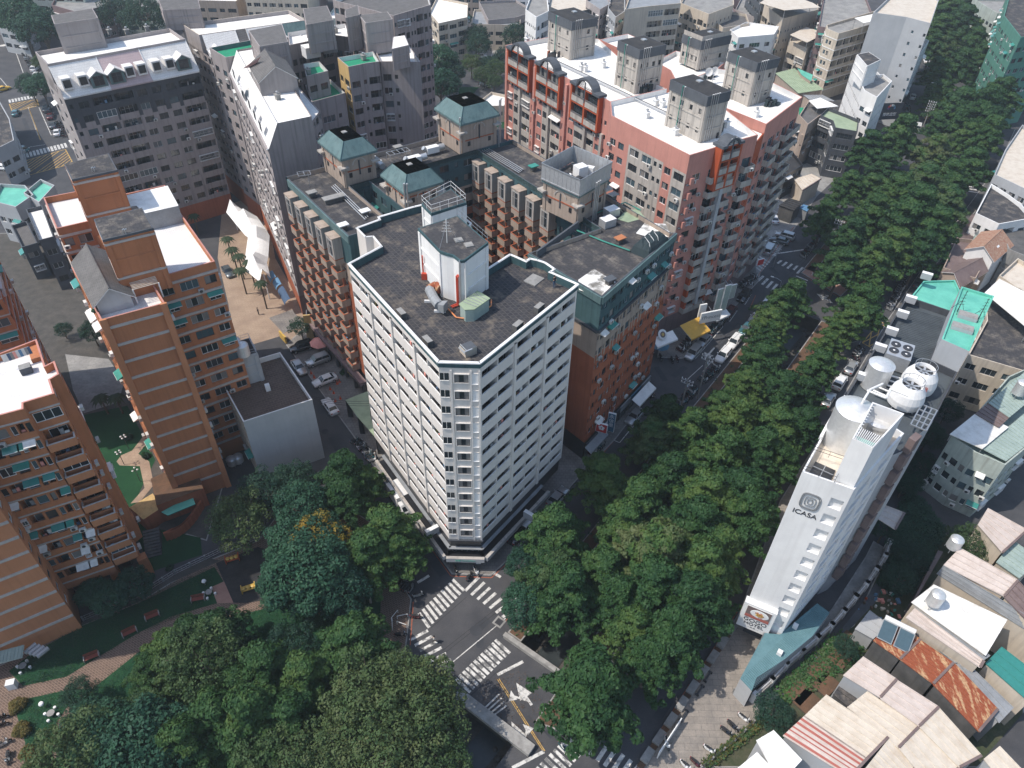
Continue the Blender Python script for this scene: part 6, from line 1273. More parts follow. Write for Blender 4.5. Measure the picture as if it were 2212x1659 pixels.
wtank(at('E',1505,545,19.5),17.6,.95,1.9,'left of the two steel water tanks on the small white block',.5,'tanks on the small white block');wtank(at('E',1555,575,19.5),17.6,.95,1.9,'right of the two steel water tanks on the small white block',.5,'tanks on the small white block')
for x,y,l_ in((1480,1275,'left of the two black round tanks in the dark gap below the banded slab'),(1520,1260,'right of the two black round tanks in the dark gap below the banded slab')):wtank(at('E',x,y,2),.1,.8,1.2,l_,.2,'tanks in the alley')
o=thing('porch_roof','pale green sheet porch roof at the left foot of the white tower','porch',xy(at('F',580,910,4.2))+(0,));pv=[at('F',560,905,4.4),at('F',712,845,4.4),at('F',720,1000,4.4),at('F',755,1160,3.8),at('F',640,1030,3.8)];L_=[(p.x-o.location.x,p.y-o.location.y)for p in pv]
q=MB();q.prism(L_,4.0,4.15,'r_greenpale');part('sheet',q,o)
for p in(L_[0],L_[4],L_[3]):q=MB();q.box(p[0],p[1],0,p[0]+.8,p[1]+.5,4.0,'w_black');part('pillar',q,o)
# grey apartment complex, upper left
gp=dict(fh=2.8,z0=4.6,n=11,ac=.3,aw=.01,cage=.08,gl=('glass','glass','glass','glass_blue'),fr=('frame_dark','frame_dark','alu'),am=['m_white'],clut=.6,gf='w_brick',encl=.12)
def mansard(bld,P,Q,depth,z0,z1,mats,dormers=()):
 """steep tiled roof between eave line PQ (z0) and a ridge set back by depth (z1); mats = [(t0, t1, material)]"""
 A,B=Vector(bld.l(P)),Vector(bld.l(Q));d=(B-A);L=d.length;d.normalize();n=Vector((d.y,-d.x));rz=math.atan2(d.y,d.x)
 pt=lambda x,t,z:(A.x+d.x*x-n.x*t,A.y+d.y*x-n.y*t,z)
 for t0,t1,m in mats:
  q=MB();q.poly([pt(L*t0,-.3,z0),pt(L*t1,-.3,z0),pt(L*t1,depth,z1),pt(L*t0,depth,z1)],m);q.poly([pt(L*t0,-.3,z0-.25),pt(L*t1,-.3,z0-.25),pt(L*t1,-.3,z0),pt(L*t0,-.3,z0)],m);q.poly([pt(L*t0,depth,z1),pt(L*t1,depth,z1),pt(L*t1,depth+.3,z1-.1),pt(L*t0,depth+.3,z1-.1)],m);part('roof_slope',q,bld.o)
  q=MB();a,b=pt(L*t1,-.3,z0+.1),pt(L*t1,depth,z1+.1);q.rod(a,b,.1,'w_white',4);part('verge',q,bld.o)
 for t,kind in dormers:
  x=L*t;zz=z0+1.0
  if kind=='g':
   q=MB();w=1.5;h=1.9
   q.poly([pt(x-w,.0,zz-.3),pt(x+w,.0,zz-.3),pt(x+w,.0,zz+h),pt(x,.0,zz+h+.9),pt(x-w,.0,zz+h)],'w_green_lt')
   q.poly([pt(x-w,.0,zz-.3),pt(x-w,.0,zz+h),pt(x-w,depth*.75,zz+h),pt(x-w,.3,zz-.3)],'w_grey_lt');q.poly([pt(x+w,.0,zz+h),pt(x+w,.0,zz-.3),pt(x+w,.3,zz-.3),pt(x+w,depth*.75,zz+h)],'w_grey_lt')
   for s in(-1,1):
    F=[pt(x+s*(w+.25),-.25,zz+h-.15),pt(x+s*(w+.25),depth*.9,zz+h-.15),pt(x,depth,zz+h+1.0),pt(x,-.25,zz+h+1.0)];q.poly(F if s<0 else F[::-1],'t_white');q.poly([(v[0],v[1],v[2]-.15)for v in(F if s>0 else F[::-1])],'t_white');e=F;q.poly([F[0],F[3],(F[3][0],F[3][1],F[3][2]-.2),(F[0][0],F[0][1],F[0][2]-.2)],'w_white');q.poly([F[3],F[0],(F[0][0],F[0][1],F[0][2]-.2),(F[3][0],F[3][1],F[3][2]-.2)],'w_white')
   D=part('dormer',q,bld.o);link('window',win_mesh(2.0,1.9,'frame_dark','glass'),D,pt(x,-.02,zz),rz)
  else:
   q=MB();w=.75;c=pt(x,depth*.28,0);q.obox(c[:2],(d.x,d.y),1.8,depth*.5,zz+.3,zz+2.5,'t_white');D=part('dormer',q,bld.o);link('window',win_mesh(1.4,1.5,'frame_dark','glass'),D,pt(x,depth*.28-depth*.25-.03,zz+.7),rz)
Z=38.0
G1=Bld('grey_long_block','long grey apartment block with a white and pink tiled attic, left of the grey complex','apartment block',(-90.1,144.9),40,seed=51,fr=('frame_dark','alu','frame_dark'))
e1,e2=(-90.1,144.9),(-69.2,162.4);w_=(-.643*13,.766*13)
g1=[e1,e2,(e2[0]+w_[0],e2[1]+w_[1]),(e1[0]+w_[0],e1[1]+w_[1])]
gm=dict(gp,wall='w_grey',ac=.45,mats=[(4.6,'w_brick'),(28.2,'w_grey'),(99,'w_darkgrey')])
G1.block(g1,0,33.4,[('swbbwwwB',dict(gm,n=10,rep=1)),None,None,('w ',dict(gp,rep=2,ac=.1))],'w_grey_lt','t_white',.2)
mansard(G1,e1,e2,4.2,33.4,38.8,[(0,.33,'t_white'),(.33,.64,'t_pink'),(.64,1,'t_white')],[(.06,'w'),(.17,'w'),(.27,'g'),(.40,'g'),(.50,'w'),(.59,'w'),(.70,'w'),(.80,'w'),(.90,'g')])
G1.block([on_line(g1[0],g1[3],.3),on_line(g1[1],g1[2],.3),g1[2],g1[3]],33,38.9,[None]*4,'w_grey_lt','r_white',.8,'w_grey_lt')
ph=[xy(at('A',*t,44))for t in((350,150),(625,110),(590,50),(330,95))];G1.tower(ph,37,43.5,'w_grey_lt','w_grey_lt',.4,.1,'r_tilegrey')
for t in((380,170),(520,140),(400,175)):G1.pipes([xy(at('A',*t,43))],37,43.5,'galv',.12)
G1.pipes([xy(at('A',520,270,38))],37.6,41,'pipe_red',.15)
G2=Bld('grey_back_block','grey block with a white attic and a gabled dormer, second from the left','apartment block',(-66.5,166.5),38,seed=52,fr=('frame_dark','alu'))
e3=(-66.9,164.8);e4=(-46.8,177.5)
g2=[e3,e4,(e4[0]-8.3,e4[1]+10.5),(e3[0]-9,e3[1]+10.5)]
G2.block(g2,0,33.4,[('wbwwsb',dict(gm,rep=2)),('w ',dict(gp,rep=1)),None,('ww',dict(gp))],'w_grey','t_white',.2)
mansard(G2,e3,e4,4.0,33.4,38.9,[(0,.3,'t_white'),(.3,.4,'r_tilegrey'),(.4,.74,'t_white'),(.74,1,'w_green_lt')],[(.08,'g'),(.2,'w'),(.32,'w'),(.5,'w'),(.6,'w'),(.72,'g'),(.86,'g'),(.95,'w')])
G2.block([on_line(g2[0],g2[3],.3),on_line(g2[1],g2[2],.3),g2[2],g2[3]],33,39,[None]*4,'w_grey_lt','r_white',.8,'w_cream')
G2.tower([xy(at('A',*t,43))for t in((1040,40),(1280,30),(1260,-50),(1010,-30))],38,42,'w_grey','w_grey',.3,.1,'r_tilegrey')
G2.tower([xy(at('B',*t,44))for t in((310,150),(480,120),(440,30),(290,50))],38,43.5,'w_grey','w_grey',.3,.1,'r_tilegrey')
G3=Bld('grey_gabled_block','grey block with a tall blind side wall and a dazzling white roof terrace','apartment block',(-42.8,120.5),-60,seed=53,fr=('alu','white_metal','frame_dark'))
g3=[(-60.5,157.0),(-42.8,120.5),(-35.8,125.2),(-38.0,130.5),(-37.5,137.6),(-50.5,160.5)]
G3.block(g3,0,Z-3,[('sWbW',dict(gp,rep=4,wall='w_grey_lt',n=10,ac=.25,encl=.1)),(' ',dict(gp,n=1,gf='w_purple')),None,('ws',dict(gp)),None,None],'w_grey','r_white',.1)
def attic(bld,pts,z0,z1,inset,wall,roof):
 P=[Vector(bld.l(p))for p in pts];a,b,c,d=P
 a1,b1=a.lerp(d,inset),b.lerp(c,inset);mb=MB()
 mb.poly([(*b,z0),(*c,z0),(*c,z1),(*b1,z1)],wall);mb.poly([(*c,z0),(*d,z0),(*d,z1),(*c,z1)],wall);mb.poly([(*d,z0),(*a,z0),(*a1,z1),(*d,z1)],wall);part('attic_wall',mb,bld.o)
 mb=MB();mb.poly([(*a,z0),(*b,z0),(*b1,z1),(*a1,z1)],roof[0]);part('roof_slope',mb,bld.o)
 mb=MB();mb.poly([(*a1,z1-.4),(*b1,z1-.4),(*c,z1-.4),(*d,z1-.4)],roof[1]);part('roof',mb,bld.o)
attic(G3,[g3[0],g3[1],g3[2],(-53.5,161.8)],Z-3,Z+1.2,.28,'w_grey',('t_white','r_white'))
mansard(G3,g3[0],g3[1],.1,Z-3.02,Z-2.9,[(0,1,'w_grey')],[(.2,'w'),(.42,'g'),(.62,'w'),(.75,'w'),(.88,'w')])
gable(G3,[(-47.0,134.6),(-40.9,137.6),(-45.2,146.6),(-51.3,143.6)],Z-1,41.2,43.6,'r_tilegrey','w_grey_lt',.2)
for t,m in(((45,520,41),'t_pink'),):
 P=[at('A',1560,440,41),at('A',1640,430,41),at('B',20,360,44)];mb=MB();a,b,c=P;mb.poly([a,b,c],m);mb.poly([c,b,a],m);thing('roof_gablet','pink tiled pointed gablet beside the dazzling white terrace','gablet',mesh=mb.mesh('gablet'))
G4=Bld('grey_left_tail_block','grey block with a green terrace and pink gablet beyond the white terrace','apartment block',(-66,158),-60,seed=54)
G4.block([(-66.0,163.0),(-60.8,157.2),(-54.0,161.9),(-58.5,169)],0,Z,[('ww',dict(gp)),('w',dict(gp)),None,None],'w_grey','r_green',.9,'w_grey_lt',inner='w_green_lt')
G4.tower([xy(at('B',*t,44))for t in((10,290),(190,260),(150,150),(-60,190))],Z-1,43.5,'w_grey','w_grey_lt',.3,.1,'r_tilegrey')
def gblock(nm,label,px,z,roof,edges,seed,wall='w_grey',cap='w_grey_lt',inner='w_white',depth_pts=None,ph=.9):
 b=Bld(nm,label,'apartment block',xy(at(*px[0],z)),35,seed=seed,fr=('frame_dark','alu'));b.block([xy(at(*p,z))for p in px],0,z,edges,wall,roof,ph,cap,inner=inner);return b
G5=gblock('grey_green_terrace_block','grey block with a bright green terrace next to the blind wall',[('B',345,655),('B',560,597),('B',465,510),('B',300,545)],33,'r_green',[('sWs ',dict(gp,n=9)),('ww',dict(gp,n=9)),None,('w',dict(gp,n=9))],55)
G5b=gblock('grey_upper_terrace_block','grey block with a smaller green terrace behind the first green terrace',[('B',310,490),('B',450,455),('B',395,395),('B',290,410)],37,'r_green',[('w',dict(gp)),('w',dict(gp)),None,None],56)
G6=gblock('grey_stepped_block','grey block with a green terrace corner and ochre balconies on its left side',[('B',580,430),('B',700,405),('B',780,395),('B',740,330),('B',510,370)],38,'r_green',[('ws',dict(gp,rep=1)),('b',dict(gp)),None,None,('wW',dict(gp,wall='w_yellow',rep=1))],57)
G7=gblock('grey_sloped_end_block','grey block with a smooth sloped end wall on the right of the grey complex',[('B',785,395),('B',860,395),('B',1045,400),('B',930,230),('B',740,300)],37.5,'r_white',[('W',dict(gp)),('s  ',dict(gp,rep=1,post='   ')),None,None,None],58)
G7.tower([xy(at('B',*t,42))for t in((860,290),(965,265),(940,205),(870,215))],Z-1,41,'w_grey','w_grey_lt',.3,.1,'r_white')
G7.tower([xy(at('B',*t,44))for t in((690,130),(860,105),(830,60),(650,80))],Z-1,43.2,'w_grey_lt','w_grey_lt',.3,.1,'r_tilegrey')
G7.tower([xy(at('B',*t,44))for t in((565,110),(650,90),(640,30),(560,60))],Z-1,43.6,'w_grey','w_grey',.3,.1,'r_tilegrey')
G8=gblock('grey_middle_block','grey block with white roof terraces in the middle of the grey complex',[('B',200,290),('B',300,270),('B',480,225),('B',600,240),('B',560,150),('B',190,210)],38,'r_white',[('wW',dict(gp)),('W',dict(gp)),('ww',dict(gp)),None,None,None],59)
G9=gblock('grey_tall_rear_block','tallest grey block with dark window strips behind the sloped end wall',[('B',870,100),('B',1110,30),('B',1060,-160),('B',620,-60),('B',480,0)],42,'r_tilegrey',[('sbws',dict(gp,n=13,rep=2)),('wb',dict(gp,n=13)),None,None,('wbwW',dict(gp,n=13,rep=2))],60)
mb=MB()
for b in(G1,G2,G3,G4,G5,G5b,G6,G7,G8,G9):b.finish()
for i,(k,x,y,z,l_)in enumerate((('B',430,600,32.2,'steel topped vent in the middle of the near green terrace'),('B',325,475,36.2,'steel topped vent on the small upper green terrace'),('B',680,385,37.2,'steel topped vent on the right green terrace'),('B',130,640,38.8,'steel topped vent on the dazzling white terrace near its right edge'),('A',1635,500,38.8,'steel topped vent at the far end of the dazzling white terrace'),('B',500,210,37.2,'steel topped vent on the middle white terrace'),('A',710,220,38,'left vent behind the pink attic'),('A',820,220,38,'right vent behind the pink attic'),('A',950,200,38,'vent behind the right white attic'),('B',90,440,38.8,'vent at the foot of the gabled roof house'))):vent(at(k,x,y,z),z,l_,.7,.9,'concrete','vents on the grey complex roofs')
for i in range(2):
 p=at('B',[340,450][i],[330,300][i],37);mb=MB();mb.box(-1.6,-1.4,0,1.6,1.4,2.2,'white_metal' if i==0 else 'm_grey','m_white');thing('roof_greenhouse',['white sheet lean-to on the middle grey terrace','glazed white lean-to with a tin roof on the middle grey terrace'][i],'lean-to',(p.x,p.y,36),.6,None,mb.mesh('lean_to'))
o=thing('tensile_canopy','long white tensile membrane canopy over the tan plaza','canopy',xy(at('A',1560,1370,6))+(0,))
cl=[at('A',1490,1330,6),at('A',1575,1390,6.3),at('A',1659,1500,6.3),at('F',-20,30,6),at('F',40,120,5.5)];wd_=[1.6,2.6,2.3,2.4,1.2];mb=MB();ox,oy=o.location.x,o.location.y
rows=[]
for i in range(len(cl)*4-3):
 k,t=divmod(i,4);t/=4;k1=min(k+1,len(cl)-1);p=cl[k].lerp(cl[k1],t);w=wd_[k]*(1-t)+wd_[k1]*t;d=(cl[k1]-cl[max(0,k1-1)]).normalized();n=Vector((-d.y,d.x,0));rows.append([p+n*w*s-Vector((ox,oy,0))+Vector((0,0,(1.6*math.cos(t*math.pi*2)*.5+.6)*(1-abs(s))**1.5*1.4-.8*abs(s)**2))for s in(-1,-.75,-.5,-.25,0,.25,.5,.75,1)])
for r0,r1 in zip(rows,rows[1:]):
 for j in range(8):mb.poly([r0[j],r1[j],r1[j+1],r0[j+1]],'white_cloth')
part('membrane',mb,o,smooth=True)
for i in(0,2,4):q=MB();p=cl[i]-Vector((ox,oy,0));q.rod((p.x,p.y,0),(p.x,p.y,7.4 if i!=4 else 6),.14,'w_white',8);part('mast',q,o)
for i,(x,y,m)in enumerate(((105,105,'blue_cloth'),(140,150,'blue_cloth'),(185,225,'cloth_blue'))):
 p=at('F',x,y,3.4);o=thing('barrel_awning',['first pale blue barrel awning at the foot of the grey slab','second pale blue barrel awning at the foot of the grey slab','longer deep blue barrel awning nearest the street'][i],'awning',(p.x,p.y,3.0),math.radians(-60),'blue awnings');q=MB();L=1.4 if i<2 else 2.6
 for k in range(6):t0,t1=math.pi/2*k/6,math.pi/2*(k+1)/6;q.poly([(-L,-1.3*math.sin(t0),1.2*math.cos(t0)-.6),(-L,-1.3*math.sin(t1),1.2*math.cos(t1)-.6),(L,-1.3*math.sin(t1),1.2*math.cos(t1)-.6),(L,-1.3*math.sin(t0),1.2*math.cos(t0)-.6)],m)
 part('cloth',q,o)
# low houses and sheds on the right, and the city behind
def shed(label,quads,nm='shed',cat='shed',wall='w_bluegrey',wz=None,rib=.8,over=.0,win=None):
 """quads: list of (tile, [(x, y, z) x4], roof material); ribs run from edge 0-1 to edge 3-2"""
 p0=at(quads[0][0],*quads[0][1][0]);o=thing(nm,label,cat,(p0.x,p0.y,0));off=Vector((p0.x,p0.y,0))
 for k,q,m in quads:
  P=[at(k,*t)-off for t in q];a=sum(P[i].x*P[(i+1)%4].y-P[(i+1)%4].x*P[i].y for i in range(4))
  mb=MB();F=P if a>0 else P[::-1];mb.poly(F,m);mb.poly([p-Vector((0,0,.12))for p in F[::-1]],m)
  for i in range(4):u,v=F[i],F[(i+1)%4];mb.poly([u-Vector((0,0,.12)),v-Vector((0,0,.12)),v,u],m)
  part('roof_sheet',mb,o);n=max(3,int((P[1]-P[0]).length/rib));mb=MB()
  for i in range(n+1):t=i/n;mb.rod(P[0].lerp(P[1],t)+Vector((0,0,.02)),P[3].lerp(P[2],t)+Vector((0,0,.02)),.09,m,4,caps=False)
  if m in('m_cream','m_pinkish','m_rust'):q_=MB();q_.rod(P[3]+Vector((0,0,.02)),P[2]+Vector((0,0,.02)),.2,'m_brown',4);part('ridge_cap',q_,o)
  e=part('roof_ribs',mb,o);e['kind']='stuff'
  if wall:
   mb=MB();c=sum(F,Vector())/4;G_=[p+(c-p)*.05 for p in F]
   for i in range(4):u,v=G_[i],G_[(i+1)%4];mb.poly([(u.x,u.y,0),(v.x,v.y,0),(v.x,v.y,v.z-.1),(u.x,u.y,u.z-.1)],wall)
   part('wall',mb,o)
 return o
S7=7
shed('bright white sheet roof at the bottom edge, left of the red striped roof',[('L',[(-60,1480,7),(45,1418,7),(230,1610,7),(90,1760,7)],'m_white'),('K',[(1350,1720,6.5),(1545,1560,7),(1740,1760,7),(1500,1900,6.5)],'m_white')])
o=shed('cream ribbed shed roof with five red painted stripes along one side',[('L',[(110,1450,6.5),(245,1325,6.7),(650,1600,7.5),(540,1720,7.5)],'m_pinkish'),('L',[(245,1325,6.7),(385,1190,6.8),(785,1462,7.6),(650,1600,7.5)],'m_cream'),('L',[(560,1760,7.5),(790,1470,7.6),(960,1659,6.8),(760,1900,6.6)],'m_cream')])
for i in range(5):
 t=.05+i*.19;P=[at('L',*q)for q in((110,1450,6.53),(245,1325,6.73),(650,1600,7.55),(540,1720,7.55))];off=Vector((o.location.x,o.location.y,-.03))
 mb=MB();a,b,c,d=P[0].lerp(P[1],t),P[0].lerp(P[1],t+.09),P[3].lerp(P[2],t+.09),P[3].lerp(P[2],t);F=[v-off for v in(a,b,c,d)];mb.poly(F,'m_red');mb.poly(F[::-1],'m_red');part('red_stripe',mb,o)
shed('smooth cream double sloped roof next to the red striped shed',[('L',[(522,1268,6.8),(648,1168,6.8),(985,1392,7.6),(852,1528,7.6)],'m_cream'),('L',[(855,1530,7.6),(990,1396,7.6),(1240,1659,6.8),(1080,1800,6.8)],'m_cream')])
shed('pale pinkish rusting roof sloping down to the right',[('L',[(497,1062,7),(622,945,7),(840,1090,7.4),(735,1205,7.4)],'m_pinkish'),('L',[(735,1210,7.4),(840,1095,7.4),(1110,1268,7.8),(985,1390,7.8)],'m_pinkish'),('L',[(990,1396,7.8),(1112,1275,7.8),(1385,1580,7.0),(1245,1655,7.0)],'m_cream')])
shed('dark grey flat roof beside the pinkish roof',[('L',[(432,1185,4.5),(500,1088,4.5),(640,1166,4.5),(525,1262,4.5)],'r_dark2')],wall='concrete_dark')
o=shed('rust red corrugated shed roof with patches of bare tin',[('L',[(690,838,6.2),(822,715,6.2),(992,832,6.6),(862,960,6.6)],'m_rust'),('L',[(862,960,6.6),(985,835,6.6),(1205,985,7.2),(1075,1118,7.2)],'m_rust'),('L',[(1075,1122,7.2),(1212,990,7.2),(1490,1282,6.2),(1368,1425,6.2)],'m_rust')],wall='concrete_dark',rib=.5)
p=at('L',830,815,6.8);o=thing('solar_water_heater','solar water heater with two glass panels and a white tank on the rusty roof','solar heater',(p.x,p.y,6.5),math.radians(-33))
for s in(-1,1):q=MB();q.poly([(s*1.0-.9,-1.3,.15),(s*1.0+.9,-1.3,.15),(s*1.0+.9,1.1,1.1),(s*1.0-.9,1.1,1.1)],'m_grey');q.poly([(s-.8,-1.2,.21),(s+.8,-1.2,.21),(s+.8,1.0,1.09),(s-.8,1.0,1.09)],'glass_blue');part('panel',q,o)
q=MB();q.rod((-1.8,1.4,1.2),(1.8,1.4,1.2),.32,'white_metal',12);part('tank',q,o)
shed('long grey white sheet roof along the right side of the rusty roof',[('L',[(960,780,6),(1000,740,6),(1270,980,6),(1215,985,6)],'m_grey'),('L',[(1215,990,6),(1290,985,6),(1590,1275,5.6),(1500,1370,5.6)],'m_grey')])
shed('tan and grey ribbed roof pair left of the white flat roof',[('L',[(900,690,8),(955,632,8),(1400,968,8),(1375,1012,7.6)],'m_pinkish'),('L',[(955,628,8),(990,610,8),(1440,940,8),(1402,965,8)],'m_grey')],wall='w_cream')
shed('brilliant white flat sheet roof carrying a steel water tank',[('L',[(935,592,8.5),(1075,482,8.5),(1550,710,8.5),(1415,935,8.5)],'m_white')],wall='w_cream',rib=1.4)
wtank(at('L',1078,590,9.5),8.6,.85,1.9,'ribbed steel water tank on the brilliant white roof',.7);wtank(at('L',1208,225,9.5),8.5,.85,1.7,'steel water tank on a rusty stand beside the yellowish tree',.6)
shed('huge tan and grey barn roof at the right edge',[('L',[(1140,355,8.5),(1245,245,9.5),(1620,455,9.5),(1530,555,8.8)],'m_pinkish'),('L',[(1098,408,7),(1140,358,8.5),(1760,730,8.5),(1720,800,7)],'m_grey'),('L',[(1530,560,8.8),(1625,460,9.5),(1900,760,8.5),(1820,860,8)],'m_brown')],wall='w_cream')
shed('green glazed lean-to roof with white glazing bars',[('L',[(1412,985,6.5),(1512,882,6.5),(1800,1100,6.5),(1700,1240,6.5)],'green_glass')],wall='w_cream',rib=1.0)
shed('small blue grey flat roofed hut with a white rim in the weeds',[('L',[(572,765,3),(665,648,3),(785,738,3),(690,830,3)],'w_bluegrey')],rib=3)
shed('tan roof with a white ridge line beyond the yellowish tree',[('L',[(1362,95,7),(1425,-10,7),(1680,130,7),(1520,275,7)],'m_pinkish'),('L',[(1480,335,6),(1590,200,6),(1760,320,6),(1630,440,6)],'m_mint')],wall='w_cream')
shed('dull tan sheet canopy against the shady side of the hotel',[('L',[(720,55,8),(760,-30,8),(890,20,8),(830,125,8)],'m_pinkish')],wall=None)
shed('long narrow timber fence roof and wall of the barn yard',[('L',[(940,600,4),(960,575,4),(1135,270,4),(1110,262,4)],'m_brown')],wall='m_brown')
o=thing('rubbish_heap','scattered red, blue and pale rubbish in the weedy plot by the rusty shed','rubbish',xy(at('L',750,640,0))+(0,));mb=MB();r_=random.Random(6)
for k in range(50):x,y,w,h=r_.uniform(-3.5,3),r_.uniform(-2.5,2.5),r_.uniform(.1,.5),r_.uniform(.1,.6);mb.box(x,y,.1,x+w,y+w*r_.uniform(.5,2),.1+h,r_.choice(['w_red','blue_cloth','cloth_white','soil','m_cream','salmon_cloth','concrete','bark','green_sheet']))
e=part('rubbish',mb,o);e['kind']='stuff'
fence([at('L',*t)for t in((-90,1230),(20,1130),(110,1030),(210,945),(310,860),(400,780),(480,690),(555,600),(625,515),(690,420),(745,335),(770,250))],.5,'w_white','low stone wall with pale posts curving along the drain behind the hotel',0,'boundary_wall',base=1.5,bm='w_stone',cat='wall',post=4,pw=.32)
for i,(x,y)in enumerate(((210,1180),(260,1240),(340,1040),(380,1130),(470,960),(520,860))):p=at('L',x,y);q=MB();q.box(-1.5,-1.1,0,1.5,1.1,.35,'bark' if i%2 else 'concrete_dark','soil');thing('garden_bed',f'raised earth bed in the wild plot behind the hotel, {ORD[i]} from the plaza','garden bed',(p.x,p.y,.1),.7,'earth beds',q.mesh('garden_bed'))
fence([at('K',*t)for t in((1390,1180),(1500,1210),(1575,1330),(1400,1500),(1180,1680))],1.0,'dark_metal','dark railing bounding the stone plaza on its right side',.5,base=.3)
def city(label,k,px,z,wall,roof,pat='wW',seed=1,nm='building',cat='building',cap=None,hut=None,tin=None,z0=3.5,extra=None,fh=3.1,**kw):
 P=[xy(at(k,*p,z))for p in px];n=len(P);ar=sum(P[i][0]*P[(i+1)%n][1]-P[(i+1)%n][0]*P[i][1]for i in range(n))
 if ar<0:P=P[::-1]
 b=Bld(nm,label,cat,P[0],math.degrees(math.atan2(P[1][1]-P[0][1],P[1][0]-P[0][0])),seed=seed,fr=('frame_dark','alu','white_metal'));E=[];op=dict(dict(fh=fh,z0=z0,ac=.3,aw=.12,cage=.15,clut=.3,encl=.15),**kw);pl_=pat if isinstance(pat,(list,tuple))else[pat]*n;j=0
 for i in range(n):
  a,c=Vector(P[i]),Vector(P[(i+1)%n]);d=c-a;nn=Vector((d.y,-d.x));f=nn.dot(-(a+c)/2)>0 and d.length>2.2
  if f:E.append((pl_[j%len(pl_)]or ' ',op)if pl_[j%len(pl_)]else None);j+=1
  else:E.append(None)
 b.block(P,0,z,E,wall,roof,.8,cap,inner=cap)
 if hut:hk,hp,hz=hut;b.tower([xy(at(hk,*p,hz))for p in hp],z-.8,hz,wall,cap or wall,.25,.05,'r_dark2')
 if tin:
  tk,tp,tz,tm=tin;q=MB();T=ccw([b.l(xy(at(tk,*p,tz)))for p in tp]);q.prism(T,tz,tz+.12,tm);part('tin_roof',q,b.o)
  for t in T:q=MB();c=Vector((sum(v[0]for v in T)/len(T),sum(v[1]for v in T)/len(T)));t=Vector(t).lerp(c,.06);q.rod((t.x,t.y,z-.8),(t.x,t.y,tz),.08,'galv',5);part('post',q,b.o)
 b.finish();return b
city('mint green house with ribbed pale roofs and many air conditioners, right of the hotel','H',[(1195,1140),(1350,1250),(1540,1330),(1720,1180),(1720,690),(1560,760),(1360,990)],12,'w_mint','m_mint',['wWw','WwW','w'],71,fh=2.9,z0=.6,ac=.6,tin=('H',[(1180,1135),(1390,1230),(1559,1090),(1360,990)],12.5,'m_white'))
shed('brown translucent strip and mint ribbed roofs above the mint green house',[('H',[(1345,1000,12.7),(1425,935,12.7),(1560,1030,12.9),(1500,1088,12.9)],'m_brown'),('H',[(1430,930,12.8),(1700,700,12.8),(1800,830,13),(1565,1025,13)],'m_mint'),('H',[(1395,1228,12.2),(1650,1010,12.2),(1780,1120,12),(1545,1305,12)],'m_mint')],wall=None,nm='roof_sheets',cat='roof')
wtank(at('H',1625,860,14),12.9,.9,2.2,'ribbed steel tank on a frame above the mint ribbed roof',.8)
city('weathered cream house with arched windows behind the mint house','H',[(1300,620),(1420,400),(1410,230),(1500,130),(1760,260),(1760,760),(1640,720)],11,'w_cream','r_dark2',['wWw','WwW','w'],72,fh=3.3,z0=.5,ac=.4,tin=('H',[(1405,225),(1498,138),(1800,290),(1700,470)],13,'m_white'))
for k in range(3):p=at('H',1455+k*70,560+k*55,8.5)
shed('rusty cream lean-to roof over the scooter alley',[('H',[(1300,690,4),(1340,655,4.2),(1580,790,4.2),(1530,840,4)],'m_cream')],wall=None)
city('low brown roofed house right of the turquoise roof','H',[(1140,60),(1350,130),(1420,0),(1330,-120),(1230,-130)],7,'w_beige','m_brown','wW',73)
gt=Bld('tiled_roof_house','white house with a red patterned tile gable roof by the right road','house',xy(at('D',1330,1600,10)),20,seed=74)
gable(gt,[xy(at('D',1300,1585,9)),xy(at('D',1470,1659,9)),xy(at('D',1590,1560,9)),xy(at('D',1400,1480,9))],0,8.5,10.5,'tile_red','w_white',.4)
gable(gt,[xy(at('H',1160,50,8)),xy(at('H',1270,140,8)),xy(at('H',1440,40,8)),xy(at('H',1330,-30,8))],0,6.5,8,'m_brown','w_beige',.4);gt.finish()
shed('brown and green sheet roofs along the right road below the white buildings',[('D',[(1150,1640,6),(1320,1380,6),(1400,1385,6),(1300,1600,6)],'m_brown'),('D',[(1330,1540,6.5),(1400,1390,6.5),(1480,1330,6.5),(1500,1480,6.5)],'m_mint'),('D',[(1395,1410,8),(1470,1290,8),(1610,1320,8),(1520,1430,8)],'m_white')],wall='w_bluegrey')
city('white stepped house with a terrace of potted plants on the right edge','D',[(1350,1370),(1450,1180),(1560,1250),(1640,1310),(1720,1400),(1500,1440)],11,'w_white','r_dark2',['bw','w'],75,ac=.5)
city('pale terraced building with a cream roof at the right edge of the view','D',[(1470,1120),(1540,960),(1650,800),(1900,1000),(1700,1230)],11,'w_bluegrey','m_cream',['ww','w'],76)
city('grey walled house with a ribbed roof in the far right corner','D',[(1500,1440),(1640,1330),(1850,1500),(1700,1659),(1560,1600)],9,'concrete','concrete_dark',['wW','w'],77)
city('cream roofed block behind the brilliant white roofs on the right','H',[(1500,110),(1620,0),(1900,150),(1780,300)],11,'w_cream','m_cream',['wW','w'],78)
shed('far lower right cream shed roof cut by the picture corner',[('L',[(1400,1600,6),(1500,1520,6),(1720,1750,6),(1600,1850,6)],'m_cream')])
mb=MB();pp=[at('L',*t)for t in((1380,1620),(1659,1300),(1900,1500),(1659,1750))];mb.tess(ccw([xy(p)for p in pp]),.13,'asphalt');struct('lane',mb.mesh('lane'))
city('white slab house with a stair tower standing at the far crossing','D',[(632,580),(715,625),(812,520),(755,475),(735,480),(600,345),(560,420)],19,'w_white','concrete',['ww','s s','s'],81,hut=('D',[(585,355),(650,430),(735,390),(660,340)],24),cap='w_white',ac=.1)
